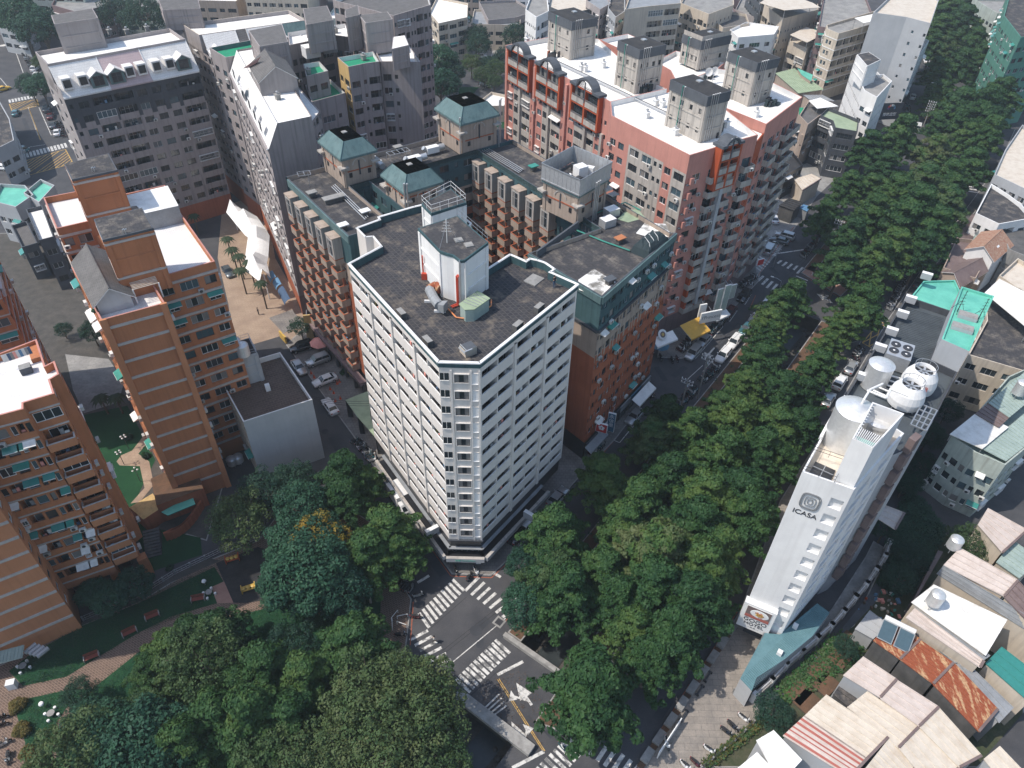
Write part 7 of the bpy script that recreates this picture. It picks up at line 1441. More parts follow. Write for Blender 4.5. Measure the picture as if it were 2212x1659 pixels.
city('curved corner building with stacked white balconies and a cream roof','D',[(700,340),(735,395),(860,380),(975,375),(1050,260),(880,200),(740,230)],17,'w_white','m_cream',['bb','B','ww'],82,hut=('D',[(850,240),(950,270),(985,215),(880,190)],21.5),tin=('D',[(705,300),(850,370),(975,372),(1000,320),(860,275)],18.6,'m_cream'),gf='w_darkgrey')
p=at('D',790,735,4.5);o=thing('flower_sign','dark shop sign with a coloured petal logo on the curved corner building','sign',(p.x,p.y,4.8),math.radians(10));q=MB();q.box(-3.6,-.2,-1.8,3.6,0,3.2,'w_darkgrey');part('board',q,o)
for k in range(7):a=math.pi*k/6;q=MB();q.lathe([(.34,0),(.3,.03),(.01,.04)],['blue_cloth','sign_blue','m_mint','sign_white','salmon_cloth','sign_red','cloth_purple'][k],8);e=part('petal',q,o,(1.05*math.cos(a),-.22,1.6+.9*math.sin(a)));e.rotation_euler=(math.pi/2,0,0)
text('藝術造型',1.1,'sign_white',o,(0,-.24,-.3),(math.pi/2,0,0),ext=.02)
city('long cream office block with pale bands and small dark windows','D',[(395,185),(470,215),(900,95),(870,60),(700,70),(390,160)],21,'w_cream','concrete',[' ww w','b'],83,cap='w_cream',tin=('D',[(570,118),(630,150),(785,120),(720,85)],23.5,'m_white'),ac=.05,band=(.22,'w_white',.08))
city('dark grey modern house with a pale green roof beside the white slab','D',[(350,740),(430,775),(445,820),(590,845),(600,770),(530,740),(400,690)],13.5,'w_darkgrey','r_greenpale',['b','W','W'],84,ac=.1,fh=3,z0=1)
city('narrow brown house with cluttered balconies left of the dark grey house','D',[(215,740),(270,800),(350,740),(440,700),(280,640)],12.5,'w_beige','r_tilegrey',['w','b'],85,tin=('D',[(275,650),(330,700),(465,685),(350,630)],13.5,'m_white'),ac=.9)
shed('green netting and pale green sheet roofs in the backyard of the cream block',[('D',[(60,470,8),(180,440,8),(370,575,8),(210,600,8)],'r_greenpale'),('D',[(205,440,9),(300,480,9),(290,520,9),(230,480,9)],'r_teal'),('D',[(215,690,9),(320,700,9),(290,740,9),(215,740,9)],'r_green'),('D',[(240,610,8),(360,610,8),(440,650,8),(280,640,8)],'m_grey')],wall='w_beige')
city('cream house with open balconies and a cream tin roof in the middle distance','D',[(150,260),(265,310),(370,250),(360,200),(200,190)],13,'w_cream','m_cream',['bb','w'],86,tin=('D',[(155,225),(265,275),(380,215),(260,175)],15.5,'m_cream'),ac=1)
city('tall cream house with a big tin canopy at the top of the view','D',[(-10,30),(110,120),(340,60),(330,0),(100,-50)],19,'w_cream','concrete',['Bw','s s'],87,tin=('D',[(-40,20),(120,68),(350,50),(300,20),(80,-60)],22,'m_cream'))
city('small dark roofed house with a neon signboard frame behind the parking lot','D',[(70,1010),(130,1120),(240,1060),(170,970)],7,'w_black','r_black',['W','w'],88,z0=.5)
shed('low shop with a cream sheet roof and red trimmed glass front by the parking lot',[('D',[(180,1150,4.5),(290,1118,4.8),(355,1150,4.8),(235,1225,4.3)],'m_cream')],wall='w_cream');shed('black roofed open kiosk beside the parking lot',[('D',[(85,1320,3.6),(145,1275,3.8),(235,1300,3.8),(180,1355,3.6)],'r_black')],wall='concrete_dark');shed('small blue tarpaulin stall next to the black roofed kiosk',[('D',[(215,1335,2.5),(240,1315,2.5),(285,1330,2.5),(265,1360,2.5)],'blue_cloth')],wall='m_grey')
TOP=[('purple grey apartment tower beyond the long cream block','D',[(340,170),(500,190),(690,100),(640,-30),(380,-60)],20,'w_purple',['wb','wWb']),('tall pale grey tower with a blind wall and a column of characters','D',[(690,80),(905,110),(1060,150),(1115,-10),(900,-120)],30,'w_bluegrey',[' ','   s']),('green tower with stone base at the top right corner','D',[(1530,100),(1640,240),(1900,200),(1800,-100),(1590,-120)],27,'w_greenbld',['wws','ww']),('cream tower with a blind side wall at the top centre','C',[(700,60),(850,40),(1060,20),(1070,-60),(760,-120)],26,'w_cream',['','BB']),('cream and tan balcony house right of the top centre tower','C',[(1060,20),(1240,90),(1400,30),(1400,-60),(1120,-100)],21,'w_cream',['wbw','s ']),('white building with a dark green grid on its walls','C',[(1375,190),(1430,240),(1659,220),(1690,170),(1480,140)],17,'w_white',['w','wWw']),('black roofed house with water tanks beside the green gridded building','C',[(1250,110),(1330,180),(1500,150),(1480,90),(1350,70)],17,'w_cream',['w','w']),('dark overgrown rooftop block at the foot of the top centre tower','C',[(860,180),(950,230),(1150,200),(1100,160)],11,'w_mint',['w','w']),('white and blue grey slim tower at the top left of the pink complex','C',[(60,60),(130,110),(210,70),(200,-30),(90,-20)],24,'w_white',['s','wb']),('teal and grey block just behind the first pink stair tower','C',[(210,40),(330,90),(470,60),(500,-40),(230,-60)],18,'w_slate',['wW','ww']),('pale shutter fronted building by the yellow machine at the top','C',[(590,50),(640,110),(700,70),(700,-60),(620,-60)],20,'w_bluegrey',['w','w']),('grey brown block peeping over the yellow machine street','C',[(450,0),(540,60),(610,20),(560,-80)],20,'w_grey_lt',['w','w']),('long grey roofed warehouse at the upper right of the top edge','C',[(1410,60),(1659,160),(1800,60),(1600,-60),(1460,-40)],13,'w_grey_lt',['W','Ww']),('yellowish apartment house with green canopies at the top of the far car park','B',[(1100,80),(1160,150),(1345,110),(1350,20),(1150,-20)],14,'w_cream',['bw','bWb']),('old brown barn like hall with a cream roof right of the far car park','B',[(1480,130),(1659,110),(1780,70),(1659,0),(1420,10)],10,'w_grey_lt',['wWw','w']),('round cream pavilion house behind the green lawn','B',[(1435,640),(1490,680),(1580,680),(1640,620),(1500,590)],5,'w_cream',['w','w']),('purple grey low block at the top left beyond the trees','A',[(330,30),(500,80),(700,30),(700,-90),(400,-90)],12,'w_purple',['W','Ww']),('pale corner building at the top left picture corner','A',[(-60,60),(100,90),(160,30),(100,-80),(-100,-60)],14,'w_bluegrey',['W','Ww']),('white corner shop building with yellow signs at the left edge','A',[(-120,760),(-30,960),(90,900),(60,760),(-20,620),(-200,640)],10,'w_bluegrey',['W','W','W']),('teal stained flat roofed house at the left edge below the avenue','A',[(-60,1290),(100,1330),(215,1250),(160,1190),(0,1180)],10,'w_bluegrey',['w','w']),('teal roofed annex beside the orange estate','A',[(150,1240),(250,1300),(350,1190),(260,1150)],10,'w_bluegrey',['w','w']),('narrow white rimmed house squeezed beside the orange estate','A',[(165,1345),(250,1545),(345,1520),(270,1320)],12,'w_slate',['w','W']),('low house with a stained teal roof behind the far left orange block','A',[(70,1450),(140,1590),(240,1560),(170,1420)],8,'w_slate',['w','w'])]
RF=['concrete','m_cream','r_dark2','m_grey','concrete','r_white','r_tilegrey','m_white']
for i,(l_,k,px,z,w_,pt)in enumerate(TOP):city(l_,k,px,z,w_,'r_blotch' if False else('r_teal' if 'teal stained' in l_ or 'teal roofed' in l_ else RF[i%8]),pt,100+i,z0=1.0 if z<15 else 3.2)
r_=random.Random(12);NM=['cream','grey','white','tan','slate grey','mint','purple grey'];WM=['w_cream','w_grey_lt','w_white','w_beige','w_slate','w_mint','w_purple'];j=0
for row,(yy,d0)in enumerate(((300,0),(335,9),(375,4),(425,14))):
 x=-210+d0
 while x<260:
  w,d,h,c=r_.uniform(14,24),r_.uniform(12,20),r_.uniform(9,24),r_.randrange(7);cx,cy=x+w/2,yy+r_.uniform(-5,5);x+=w+r_.uniform(4,10)
  if(55<cx-(cy-300)*.12<220 and cy<345 and 118<cx<170)or abs(cx-(118+(cy-260)*.5))<26:continue
  if cy<320 and-60<cx<40:h=r_.uniform(7,12)
  b=Bld('far_building',f"{NM[c]} block in the far background, {ORD[j]} counted from the nearer left",'building',(cx-w/2,cy-d/2),r_.uniform(-8,8)+(35 if r_.random()<.5 else-12),'buildings in the far background',seed=200+j,fr=('frame_dark','alu'));j+=1
  q=[(cx-w/2,cy-d/2),(cx+w/2,cy-d/2),(cx+w/2,cy+d/2),(cx-w/2,cy+d/2)];e=('wW',dict(fh=3.2,z0=1,ac=0,aw=0,clut=0));b.block(q,0,h,[e,None,None,('w',dict(fh=3.2,z0=1,ac=0,aw=0,clut=0))],WM[c],RF[r_.randrange(8)],.8)
  b.finish()
# trees
import numpy as np
def crown(seed,style,mat,alt=None):
 """unit crown about radius 5; many leaf-sized faces spread over clumps"""
 r=random.Random(seed);mb=MB();s0=mb.slot(mat);s1=mb.slot(alt)if alt else s0;cl=[]
 if style=='tier':
  for z,R,n in((5.6,5.4,9),(7.2,4.9,8),(8.8,4.0,7),(10.3,2.9,6),(11.8,1.7,4)):
   off=r.random()*6
   for i in range(n):
    a=off+2*math.pi*i/n+r.uniform(-.3,.3);Rb=R*r.uniform(.7,1.15);zz=z+r.uniform(-.5,.5)
    for f,ra in((.3,1.25),(.58,1.1),(.8,.85),(1.0,.6)):
     a2=a+r.uniform(-.18,.18);cl.append((Rb*f*math.cos(a2),Rb*f*math.sin(a2),zz+.35*f-.9*f*f+r.uniform(-.15,.15),ra*r.uniform(.85,1.2),r.uniform(.24,.42)))
  nl,sz=74,(.28,.52)
 elif style=='round':
  for i in range(62):
   z=1-1.5*(i+.5)/62;a=i*2.39996+r.uniform(-.3,.3);q=math.sqrt(max(0,1-z*z));k=r.uniform(.78,1.05)
   cl.append((4.3*q*math.cos(a)*k,4.3*q*math.sin(a)*k,7.6+3.2*z*k,r.uniform(.8,1.35),r.uniform(.7,1.0)))
  nl,sz=74,(.24,.46)
 elif style=='feather':
  for i in range(80):
   z=1-1.6*(i+.5)/80;a=i*2.39996;q=math.sqrt(max(0,1-z*z));k=r.uniform(.55,1.08)
   cl.append((4.7*q*math.cos(a)*k,4.7*q*math.sin(a)*k,7.2+3.4*z*k,r.uniform(.6,1.2),r.uniform(.5,.9)))
  nl,sz=62,(.18,.38)
 else:
  for i in range(16):
   a=i*2.4;z=r.uniform(.2,1);cl.append((3.2*math.cos(a)*r.uniform(.2,1),3.2*math.sin(a)*r.uniform(.2,1),1+3*z,1.8,1.6))
  nl,sz=60,(.5,.9)
 g=np.random.default_rng(seed);C_,RA_,RB_,S_=[],[],[],[]
 for cx,cy,cz,ra,rb in cl:
  k=int(nl*ra*.8*(2.4 if style!='bush' else 2));C_.append(np.tile((cx,cy,cz),(k,1)));RA_.append(np.full(k,ra));RB_.append(np.full(k,rb));S_.append(np.full(k,s1 if(alt and r.random()<.3)else s0))
 C_,RA_,RB_,S_=np.concatenate(C_),np.concatenate(RA_),np.concatenate(RB_),np.concatenate(S_);N=len(C_)
 u=g.uniform(-.55,1,N);a=g.uniform(0,6.283,N);q=np.sqrt(1-u*u);n=np.stack((q*np.cos(a),q*np.sin(a),u),1);e=g.uniform(.66,1.12,N)[:,None]
 p=C_+n*e*np.stack((RA_,RA_,RB_),1);nn=n*.9+np.stack((g.uniform(-1,1,N),g.uniform(-1,1,N),g.uniform(-.2,1.2,N)),1)*.8;nn/=np.linalg.norm(nn,axis=1)[:,None]
 t=np.cross(nn,g.normal(size=(N,3)));t/=np.linalg.norm(t,axis=1)[:,None];b=np.cross(nn,t);w=g.uniform(sz[0]*.58,sz[1]*.62,N)[:,None];h=w*g.uniform(.5,.9,N)[:,None]
 V=np.stack((p-t*w,p-b*h*.8,p+t*w*.9+nn*w*.15,p+b*h*.8),1).reshape(-1,3);me=bpy.data.meshes.new('crown');me.vertices.add(4*N);me.vertices.foreach_set('co',V.astype('f').ravel());me.loops.add(4*N);me.loops.foreach_set('vertex_index',np.arange(4*N,dtype='i'));me.polygons.add(N);me.polygons.foreach_set('loop_start',np.arange(0,4*N,4,dtype='i'));me.polygons.foreach_set('material_index',S_.astype('i'))
 for k in mb.slots:me.materials.append(MATS[k])
 me.update(calc_edges=True);return me,cl
def trunk(cl,seed,h=6,m='bark',r0=.32):
 r=random.Random(seed);mb=MB();mb.rod((0,0,0),(.1,0,h*.55),r0,m,7,r0*.75);mb.rod((.1,0,h*.55),(0,.1,h),r0*.75,m,6,r0*.5)
 for c in r.sample(cl,min(12,len(cl))):zb=h*r.uniform(.5,1.0);mid=(c[0]*.5,c[1]*.5,(zb+c[2])*.5+.3);mb.rod((0,0,zb),mid,r0*.38,m,5,r0*.24);mb.rod(mid,c[:3],r0*.24,m,4,r0*.1)
 return mb.mesh('trunk')
PROTO={}
for key,style,mat,alt,n in(('tier','tier','leaf_canal',None,5),('tierolive','tier','leaf_olive','leaf_canal',2),('round','round','leaf_round',None,4),('teal','round','leaf_teal',None,3),('yellow','round','leaf_teal','leaf_yellow',1),('olive','feather','leaf_olive',None,4),('dark','feather','leaf_dark',None,3),('bush','bush','leaf_bush',None,1),('shrub','bush','leaf_dark','leaf_round',2)):
 PROTO[key]=[]
 for i in range(n):
  me,cl=crown(hash_:=(len(PROTO)*17+i*5+3),style,mat,alt);PROTO[key].append((me,trunk(cl,i,1.2 if style=='bush' else 6.2)))
TR=random.Random(77)
def tree(p,R,key,label,group=None,zc=None,nm=None,cat='tree'):
 me,tk=PROTO[key][TR.randrange(len(PROTO[key]))];s=R/(5.3 if key!='bush' and key!='shrub' else 4.6)
 o=thing(nm or('tree' if key not in('bush','shrub')else 'shrub'),label,cat if key not in('bush','shrub')else 'shrub',(p[0],p[1],p[2]if len(p)>2 and zc is not None else 0),TR.uniform(0,6.28),group)
 k=TR.uniform(.92,1.12)
 link('crown',me,o,scale=(s,s*TR.uniform(.9,1.1),s*k));link('trunk',tk,o,scale=(s,s,s*k));return o
KIND=dict(tier='layered dark green',tierolive='layered olive green',round='bright green round headed',teal='blue green round headed',yellow='blue green yellow flowering',olive='olive green fine leaved',dark='very dark green')
def grove(lst,where,group,zc=8,key0='tier'):
 L_=[];kk=1.14 if 'boulevard' in where or 'far bridge' in where else 1
 for t in lst:
  k,x,y,R=t[:4];R*=kk*TR.uniform(.93,1.1);key=t[4]if len(t)>4 else key0;L_.append((at(k,x,y,zc*R/5.3),R,key))
 for i,(p,R,key)in enumerate(L_):
  tree((p.x,p.y),R,key,f"{KIND[key]} tree, {ORD[i]} {where}",group)
grove([('K',60,600,3.3,'teal'),('K',40,330,2.8,'teal'),('K',250,150,5.2),('K',330,560,4.6),('K',560,380,5),('K',250,420,4.5,'tierolive'),('G',560,1430,4.6),('G',800,1580,5),('G',860,1180,4.4,'tierolive'),('G',1000,1400,4.8),('G',960,1000,3.6),('G',1130,1120,4.2),('G',1460,860,4.4),('G',1420,1060,4.4),('G',1590,640,4.8),('G',1620,450,4),('H',90,300,4.4),('H',170,240,4.2),('H',20,480,4.2),('G',1330,940,3.6)],'from the near bridge on the left canal bank','trees on the left canal bank')
grove([('K',640,600,4.6),('K',760,760,4.6),('K',850,980,4.4),('K',1010,820,4.8),('K',1120,620,5),('K',880,520,5),('K',900,280,5.6,'tierolive'),('K',1180,380,5.2),('K',1210,560,4.4),('K',1150,120,5.6),('K',1290,260,4.6),('G',1200,1560,5.2),('G',1440,1500,5.2),('G',1330,1280,5.2),('G',1560,1250,5),('G',1500,1659,5),('H',80,1290,4.4),('H',60,1080,4.8),('H',250,1060,4.4),('H',100,870,4.2),('H',250,880,3.8),('H',330,720,3.8),('H',400,560,3.4),('H',630,300,5.4),('H',520,420,4.2),('K',700,100,5.2),('K',1350,60,4.4)],'from the near bridge on the right canal bank','trees on the right canal bank')
p=at('K',480,1215,9);tree((p.x,p.y),6.5,'tier','large single round layered tree standing alone at the end of the near bridge')
p=at('K',85,275,10);tree((p.x,p.y),1.4,'bush','small patch of yellow green young leaves at the top of the blue green tree by the crossing',zc=None)if False else None
grove([('D',650,960,5),('D',860,900,5.4),('D',1080,980,5.6,'tierolive'),('D',1310,1080,5.6),('D',760,1090,5),('D',1020,1160,6.2,'tierolive'),('D',1150,1330,5.6,'tierolive'),('D',830,1250,5.4),('D',1180,1150,5),('D',520,1230,4.2),('D',380,1390,4.6),('D',680,1400,5.2),('D',930,1420,6),('D',1060,1520,5.4),('D',540,1540,4.8),('D',820,1600,5.4),('D',990,1640,5),('D',660,1240,4.4),('H',480,60,4.6),('H',700,20,5)],'in the grove past the far bridge','trees beyond the far bridge')
grove([('D',1120,600,5),('D',1240,700,6),('D',1400,740,6),('D',1500,640,5.6),('D',1230,800,5),('D',1100,460,5.6),('D',1250,430,5.6),('D',1380,420,5.4),('D',1480,460,5),('D',1180,320,5.6,'tierolive'),('D',1330,300,5.6),('D',1440,340,4.6),('D',1120,190,6),('D',1260,150,6.4),('D',1400,190,5),('D',1170,70,6.5),('D',1310,60,6.5),('D',1160,-40,7),('D',1330,-60,7),('D',1080,300,5),('D',1420,880,5),('D',1290,880,5),('D',1080,680,3.4),('D',1090,830,3.4),('D',1480,90,4),('D',1540,560,4),('D',1480,-60,5)],'along the upper right boulevard','boulevard trees')
grove([('F',560,1380,4.8),('F',690,1440,3.6),('F',560,1560,4.2),('J',840,130,5),('J',700,270,4.8),('J',900,290,3.8),('F',280,1600,4,'teal'),('J',380,180,4.8,'yellow'),('J',240,200,4.2,'teal'),('J',180,470,4.4,'teal'),('J',330,430,5.2,'teal'),('J',520,520,4.4,'teal'),('F',60,1480,4.6,'dark'),('F',220,1440,4.2,'dark'),('I',1530,60,4.8,'olive'),('J',220,860,4,'dark')],'in the upper park grove beside the white tower','upper park grove')
grove([('J',620,860,4.6),('J',470,1000,3.8),('J',720,1180,5.2,'olive'),('J',930,1110,4.2,'olive'),('J',1050,1180,4.6,'olive'),('J',900,1340,5.6,'olive'),('J',1080,1400,4.6,'olive'),('J',620,1440,5,'olive'),('J',300,1080,4.6),('J',60,1040,4.4),('J',200,1320,5),('J',-40,1350,4.8),('J',400,1540,4.6,'olive'),('J',120,1600,4.6,'olive'),('I',1400,1350,4.6),('I',1200,1520,4.6),('I',1520,1130,4),('I',950,1500,5,'teal'),('I',700,1470,4.6,'teal'),('I',560,1380,3.6,'teal'),('I',880,1360,4,'olive'),('I',480,1600,4.6,'olive'),('I',1300,960,4.8,'olive'),('I',1100,900,4),('I',1240,800,3.2),('I',1400,800,4.2),('I',960,1030,3),('I',510,1180,2.4,'dark'),('J',850,1620,5,'olive'),('J',1150,1640,4.4,'olive')],'in the lower park','lower park trees')
grove([('A',120,100,9,'teal'),('A',260,170,8,'teal'),('A',260,550,4.6,'teal'),('A',260,390,3.4,'olive'),('A',760,60,8,'dark'),('A',930,90,8,'dark'),('A',180,520,4,'dark')],'by the far left avenue','far left avenue trees')
grove([('B',1150,380,7,'teal'),('B',1170,520,6.5,'teal'),('B',1250,460,5,'dark'),('B',1400,220,5.5,'dark'),('B',1420,280,5,'dark'),('B',1659,210,5,'dark'),('B',1300,110,4.5,'dark'),('B',1370,400,3.6,'olive'),('B',1440,470,3.6,'olive'),('B',1530,440,3.6,'olive'),('B',1580,360,4,'dark'),('B',1480,400,3.4,'dark'),('C',60,170,4,'dark'),('B',1520,520,3,'olive')],'round the far car park','trees round the far car park')
grove([('F',270,430,2.4,'dark'),('L',1310,190,3.2,'olive'),('L',60,1290,2.4,'dark'),('L',780,100,2.6,'dark'),('H',1180,960,2.4,'dark'),('H',1060,1130,2.6,'dark'),('L',870,420,2.6,'dark'),('L',960,300,2.4,'dark'),('H',1010,1330,2.6,'dark'),('H',940,1420,2.2,'dark'),('I',590,520,2.2,'teal'),('I',700,560,2.6,'teal'),('I',850,470,2.6,'teal'),('E',590,470,2.4,'dark'),('E',400,450,1.8,'dark'),('L',520,870,1.8,'dark'),('H',900,1450,2,'dark')],'among the small courtyard and backyard trees','backyard trees')
for i,(k,x,y,R)in enumerate((('I',105,1255,1.2),('I',130,1412,1.15),('I',172,1562,1.1),('I',205,1645,1.1))):
 p=at(k,x,y,.8);tree((p.x,p.y),R,'bush',f'clipped yellow green round bush, {ORD[i]} from the top along the park edge','clipped bushes at the park edge')
for i,(k,x,y,R,l_)in enumerate((('F',450,640,.9,'dark bush behind the silver off-road car'),('F',545,740,.8,'potted bush at the end of the tan parking tiles'),('I',1090,375,.6,'single light green bush in the estate lawn'),('E',830,1150,.9,'round bush beside the lamp in the sunken garden'),('E',940,1270,.8,'long bush beside the curved garden path'),('E',620,350,.7,'bush on the corner of the roof house terrace'),('H',355,90,1,'yellow green bush in the planter at the far bridge'))):
 p=at(k,x,y,.3 if k!='E' or y>500 else 34);tree(p,R,'shrub',l_,zc=1 if(k=='E' and y<500)else None)
def palm(p,h,label,z0=0,group='palms on the plaza',crownr=2.2):
 o=thing('palm_tree',label,'palm tree',(p[0],p[1],z0),TR.uniform(0,6),group);q=MB();q.rod((0,0,0),(.1,0,h),.17,'bark',7,.12);part('trunk',q,o)
 for k in range(13):
  a=k*2.4;q=MB();L=crownr*TR.uniform(.85,1.1);pr=[]
  for j in range(6):t=j/5;pr.append((L*t*.9,.75*t-1.9*t*t+.1,.34*math.sin(math.pi*min(1,t+.12))))
  for(x0,z0_,w0),(x1,z1_,w1)in zip(pr,pr[1:]):q.poly([(x0,-w0,z0_-w0*.4),(x1,-w1,z1_-w1*.4),(x1,0,z1_),(x0,0,z0_)],'leaf_palm');q.poly([(x0,0,z0_),(x1,0,z1_),(x1,w1,z1_-w1*.4),(x0,w0,z0_-w0*.4)],'leaf_palm')
  part('frond',q,o,(.1,0,h),a)
for i,(k,x,y,h)in enumerate((('A',1240,1385,5),('A',1460,1530,6),('A',1530,1640,6),('F',-115,75,6),('F',15,155,6.5),('F',-60,20,6),('F',-170,-60,6))):palm(at(k,x,y,h),h,f'tall thin palm on the plaza, {ORD[i]} counted from the far grey block towards the street')
for i,(x,y)in enumerate(((645,895),(740,890))):palm(at('E',x,y,4),4,['left of the two palms on the estate terrace','right of the two palms on the estate terrace'][i],0,'palms on the estate terrace')
def cover_patch(name,poly,n,m,s=(.12,.4),z=.12,seed=1):
 r=random.Random(seed);P=[xy(p)for p in poly];xs=[p[0]for p in P];ys=[p[1]for p in P];mb=MB();c=0
 def inside(x,y):
  w=False
  for i in range(len(P)):
   (x0,y0),(x1,y1)=P[i-1],P[i]
   if(y0>y)!=(y1>y)and x<(x1-x0)*(y-y0)/(y1-y0)+x0:w=not w
  return w
 while c<n:
  x,y=r.uniform(min(xs),max(xs)),r.uniform(min(ys),max(ys));c+=1
  if not inside(x,y):continue
  for k in range(6):
   a=r.uniform(0,6.28);w=r.uniform(*s);px,py,pz=x+r.uniform(-.4,.4),y+r.uniform(-.4,.4),z+r.uniform(0,.35);i=len(mb.v)
   mb.v+=[(px,py,pz),(px+w*math.cos(a),py+w*math.sin(a),pz+w*.4),(px+w*1.2*math.cos(a+.6),py+w*1.2*math.sin(a+.6),pz+w*.7),(px+w*.6*math.cos(a+1.1),py+w*.6*math.sin(a+1.1),pz+w*.2)];mb.f.append((i,i+1,i+2,i+3));mb.m.append(mb.slot(m if isinstance(m,str)else r.choice(m)))
 o=link(name,mb.mesh(name));o['kind']='stuff'
cover_patch('weeds',[at('L',30,1180),at('L',300,930),at('L',480,790),at('L',620,900),at('L',560,1000),at('L',420,1080),at('L',120,1250)],1500,['leaf_olive','leaf_round','leaf_olive'])
cover_patch('weeds',[at('L',760,380),at('L',800,100),at('L',900,-100),at('L',1000,-60),at('L',1150,150),at('L',1100,240),at('L',950,520),at('L',800,560),at('L',720,480)],5000,['leaf_dark','leaf_teal','leaf_dark'])
cover_patch('undergrowth',efs((42,-29.4),(42,-27.7),(137,-27.7),(137,-29.4)),1800,['leaf_dark','leaf_olive'],seed=5)
cover_patch('undergrowth',efs((42,-20),(42,-17.5),(137,-15.8),(137,-20)),2200,['leaf_dark','leaf_canal'],seed=6)
cover_patch('lawn_weeds',[at('I',60,1040),at('I',540,745),at('I',1380,370),at('I',1360,500),at('I',1270,640),at('I',880,800),at('I',430,1075),at('I',150,1135)],5200,['leaf_dark','leaf_teal','leaf_canal'],(.05,.14),.13,7)
cover_patch('lawn_weeds',[at('I',150,1222),at('I',600,1150),at('I',940,880),at('I',1180,705),at('J',200,600),at('J',700,500),at('J',780,900),at('I',900,1659),at('I',180,1659)],9000,['leaf_dark','leaf_teal','leaf_canal'],(.05,.14),.13,8)
hp=[at('K',1200,1640),at('K',1330,1545),at('K',1570,1345),at('K',1590,1370),at('K',1400,1530),at('K',1230,1660)]
cover_patch('hedge',hp,2600,['leaf_olive','leaf_bush','leaf_canal'],(.12,.3),.3,9)
cover_patch('fallen_leaves',[at('J',1380,1180),at('J',1659,1000),at('K',100,1100),at('K',260,1400),at('K',100,1600),at('J',1600,1500)],300,['bark','soil'],(.04,.12),.012,10)
# vehicles, scooters, people, street furniture
def loft(mb,secs,m):
 n=len(secs[0]);i0=len(mb.v);s=mb.slot(m)
 for q in secs:mb.v+=q
 for a in range(len(secs)-1):
  for k in range(n):b=i0+a*n;mb.f.append((b+k,b+(k+1)%n,b+n+(k+1)%n,b+n+k));mb.m.append(s)
 mb.f.append(tuple(i0+k for k in range(n))[::-1]);mb.m.append(s);e=i0+(len(secs)-1)*n;mb.f.append(tuple(e+k for k in range(n)));mb.m.append(s)
CARK=dict(sedan=dict(L=4.6,W=.88,belt=[(-2.3,.62,.78),(-2.15,.86,.92),(-1.5,.88,.98),(-.6,.88,.95),(.9,.88,.93),(1.7,.86,.84),(2.15,.8,.7),(2.3,.6,.58)],cab=[(-1.75,-1.15,.78,.62),(.95,.3,.78,.62)],H=1.43),suv=dict(L=4.6,W=.92,belt=[(-2.28,.8,1.0),(-2.2,.9,1.08),(-1.4,.92,1.1),(.8,.92,1.06),(1.6,.9,.98),(2.15,.84,.82),(2.28,.66,.66)],cab=[(-2.15,-1.85,.82,.7),(1.05,.45,.82,.7)],H=1.7),van=dict(L=4.5,W=.86,belt=[(-2.25,.82,1.05),(-2.15,.86,1.1),(.8,.86,1.08),(1.9,.84,1.0),(2.2,.78,.7)],cab=[(-2.2,-2.05,.82,.76),(1.85,1.1,.8,.74)],H=1.9))
CM={}
def car_parts(kind,m):
 if(kind,m)in CM:return CM[kind,m]
 K=CARK[kind];out=[];mb=MB();S=[]
 for x,w,z in K['belt']:S.append([(x,-w*.9,.22),(x,-w,.4),(x,-w,z-.12),(x,-w*.88,z),(x,0,z+.03),(x,w*.88,z),(x,w,z-.12),(x,w,.4),(x,w*.9,.22)])
 loft(mb,S,m);out.append(('body',mb.mesh('body',True)))
 (b0,t0,bw,tw_),(b1,t1,_,_)=K['cab'];zb=max(z for _,_,z in K['belt'])-.06;H=K['H'];g=MB()
 B_=[(b0,-bw,zb),(b1,-bw,zb),(b1,bw,zb),(b0,bw,zb)];T=[(t0,-tw_,H-.06),(t1,-tw_,H-.06),(t1,tw_,H-.06),(t0,tw_,H-.06)]
 for k in range(4):g.poly([B_[k],B_[(k+1)%4],T[(k+1)%4],T[k]],'glass')
 out.append(('windows',g.mesh('windows')));r=MB();r.prism([(t0-.03,-tw_-.02),(t1+.03,-tw_-.02),(t1+.03,tw_+.02),(t0-.03,tw_+.02)],H-.08,H-.02,m)
 r.prism([(t0+.15,-tw_+.12),(t1-.15,-tw_+.12),(t1-.15,tw_-.12),(t0+.15,tw_-.12)],H-.02,H,m)
 for k in range(4):r.rod(B_[k],T[k],.045,m,4)
 for s in(-1,1):
  mid=((b0+b1)/2,s*bw,zb),((t0+t1)/2,s*tw_,H-.06);r.rod(*mid,.04,m,4)
 out.append(('roof',r.mesh('roof')))
 w=MB();w.rod((0,-.1,0),(0,.1,0),.32,'rubber',14);w.rod((0,-.115,0),(0,.115,0),.19,'alu',10);wm=w.mesh('wheel')
 for sx in(-1.4,1.4):
  for sy in(-.78,.78):out.append(('wheel',wm,(sx,sy*K['W']/.88,.32)))
 h=MB();h.box(-.06,-.2,-.07,.1,.2,.07,'lamp_glass');hm=h.mesh('headlight');t=MB();t.box(-.06,-.16,-.08,.06,.16,.08,'lamp_red');tm=t.mesh('tail_light');zf=K['belt'][-2][2]-.08
 for s in(-1,1):out+=[('headlight',hm,(K['L']/2-.16,s*.56,zf)),('tail_light',tm,(-K['L']/2+.05,s*.58,.78))]
 mi=MB();mi.box(-.1,-.1,-.06,.1,.1,.08,m);mm=mi.mesh('mirror')
 for s in(-1,1):out.append(('mirror',mm,(b1-.45,s*(K['W']+.06),zb+.08)))
 CM[kind,m]=out;return out
def car(p,ang,kind,m,label,group='parked cars',z=.012):
 o=thing('parked_car',label,'car',(p[0],p[1],z),math.radians(ang),group)
 for q in car_parts(kind,m):link(q[0],q[1],o,q[2]if len(q)>2 else(0,0,0))
 return o
RA=54.5
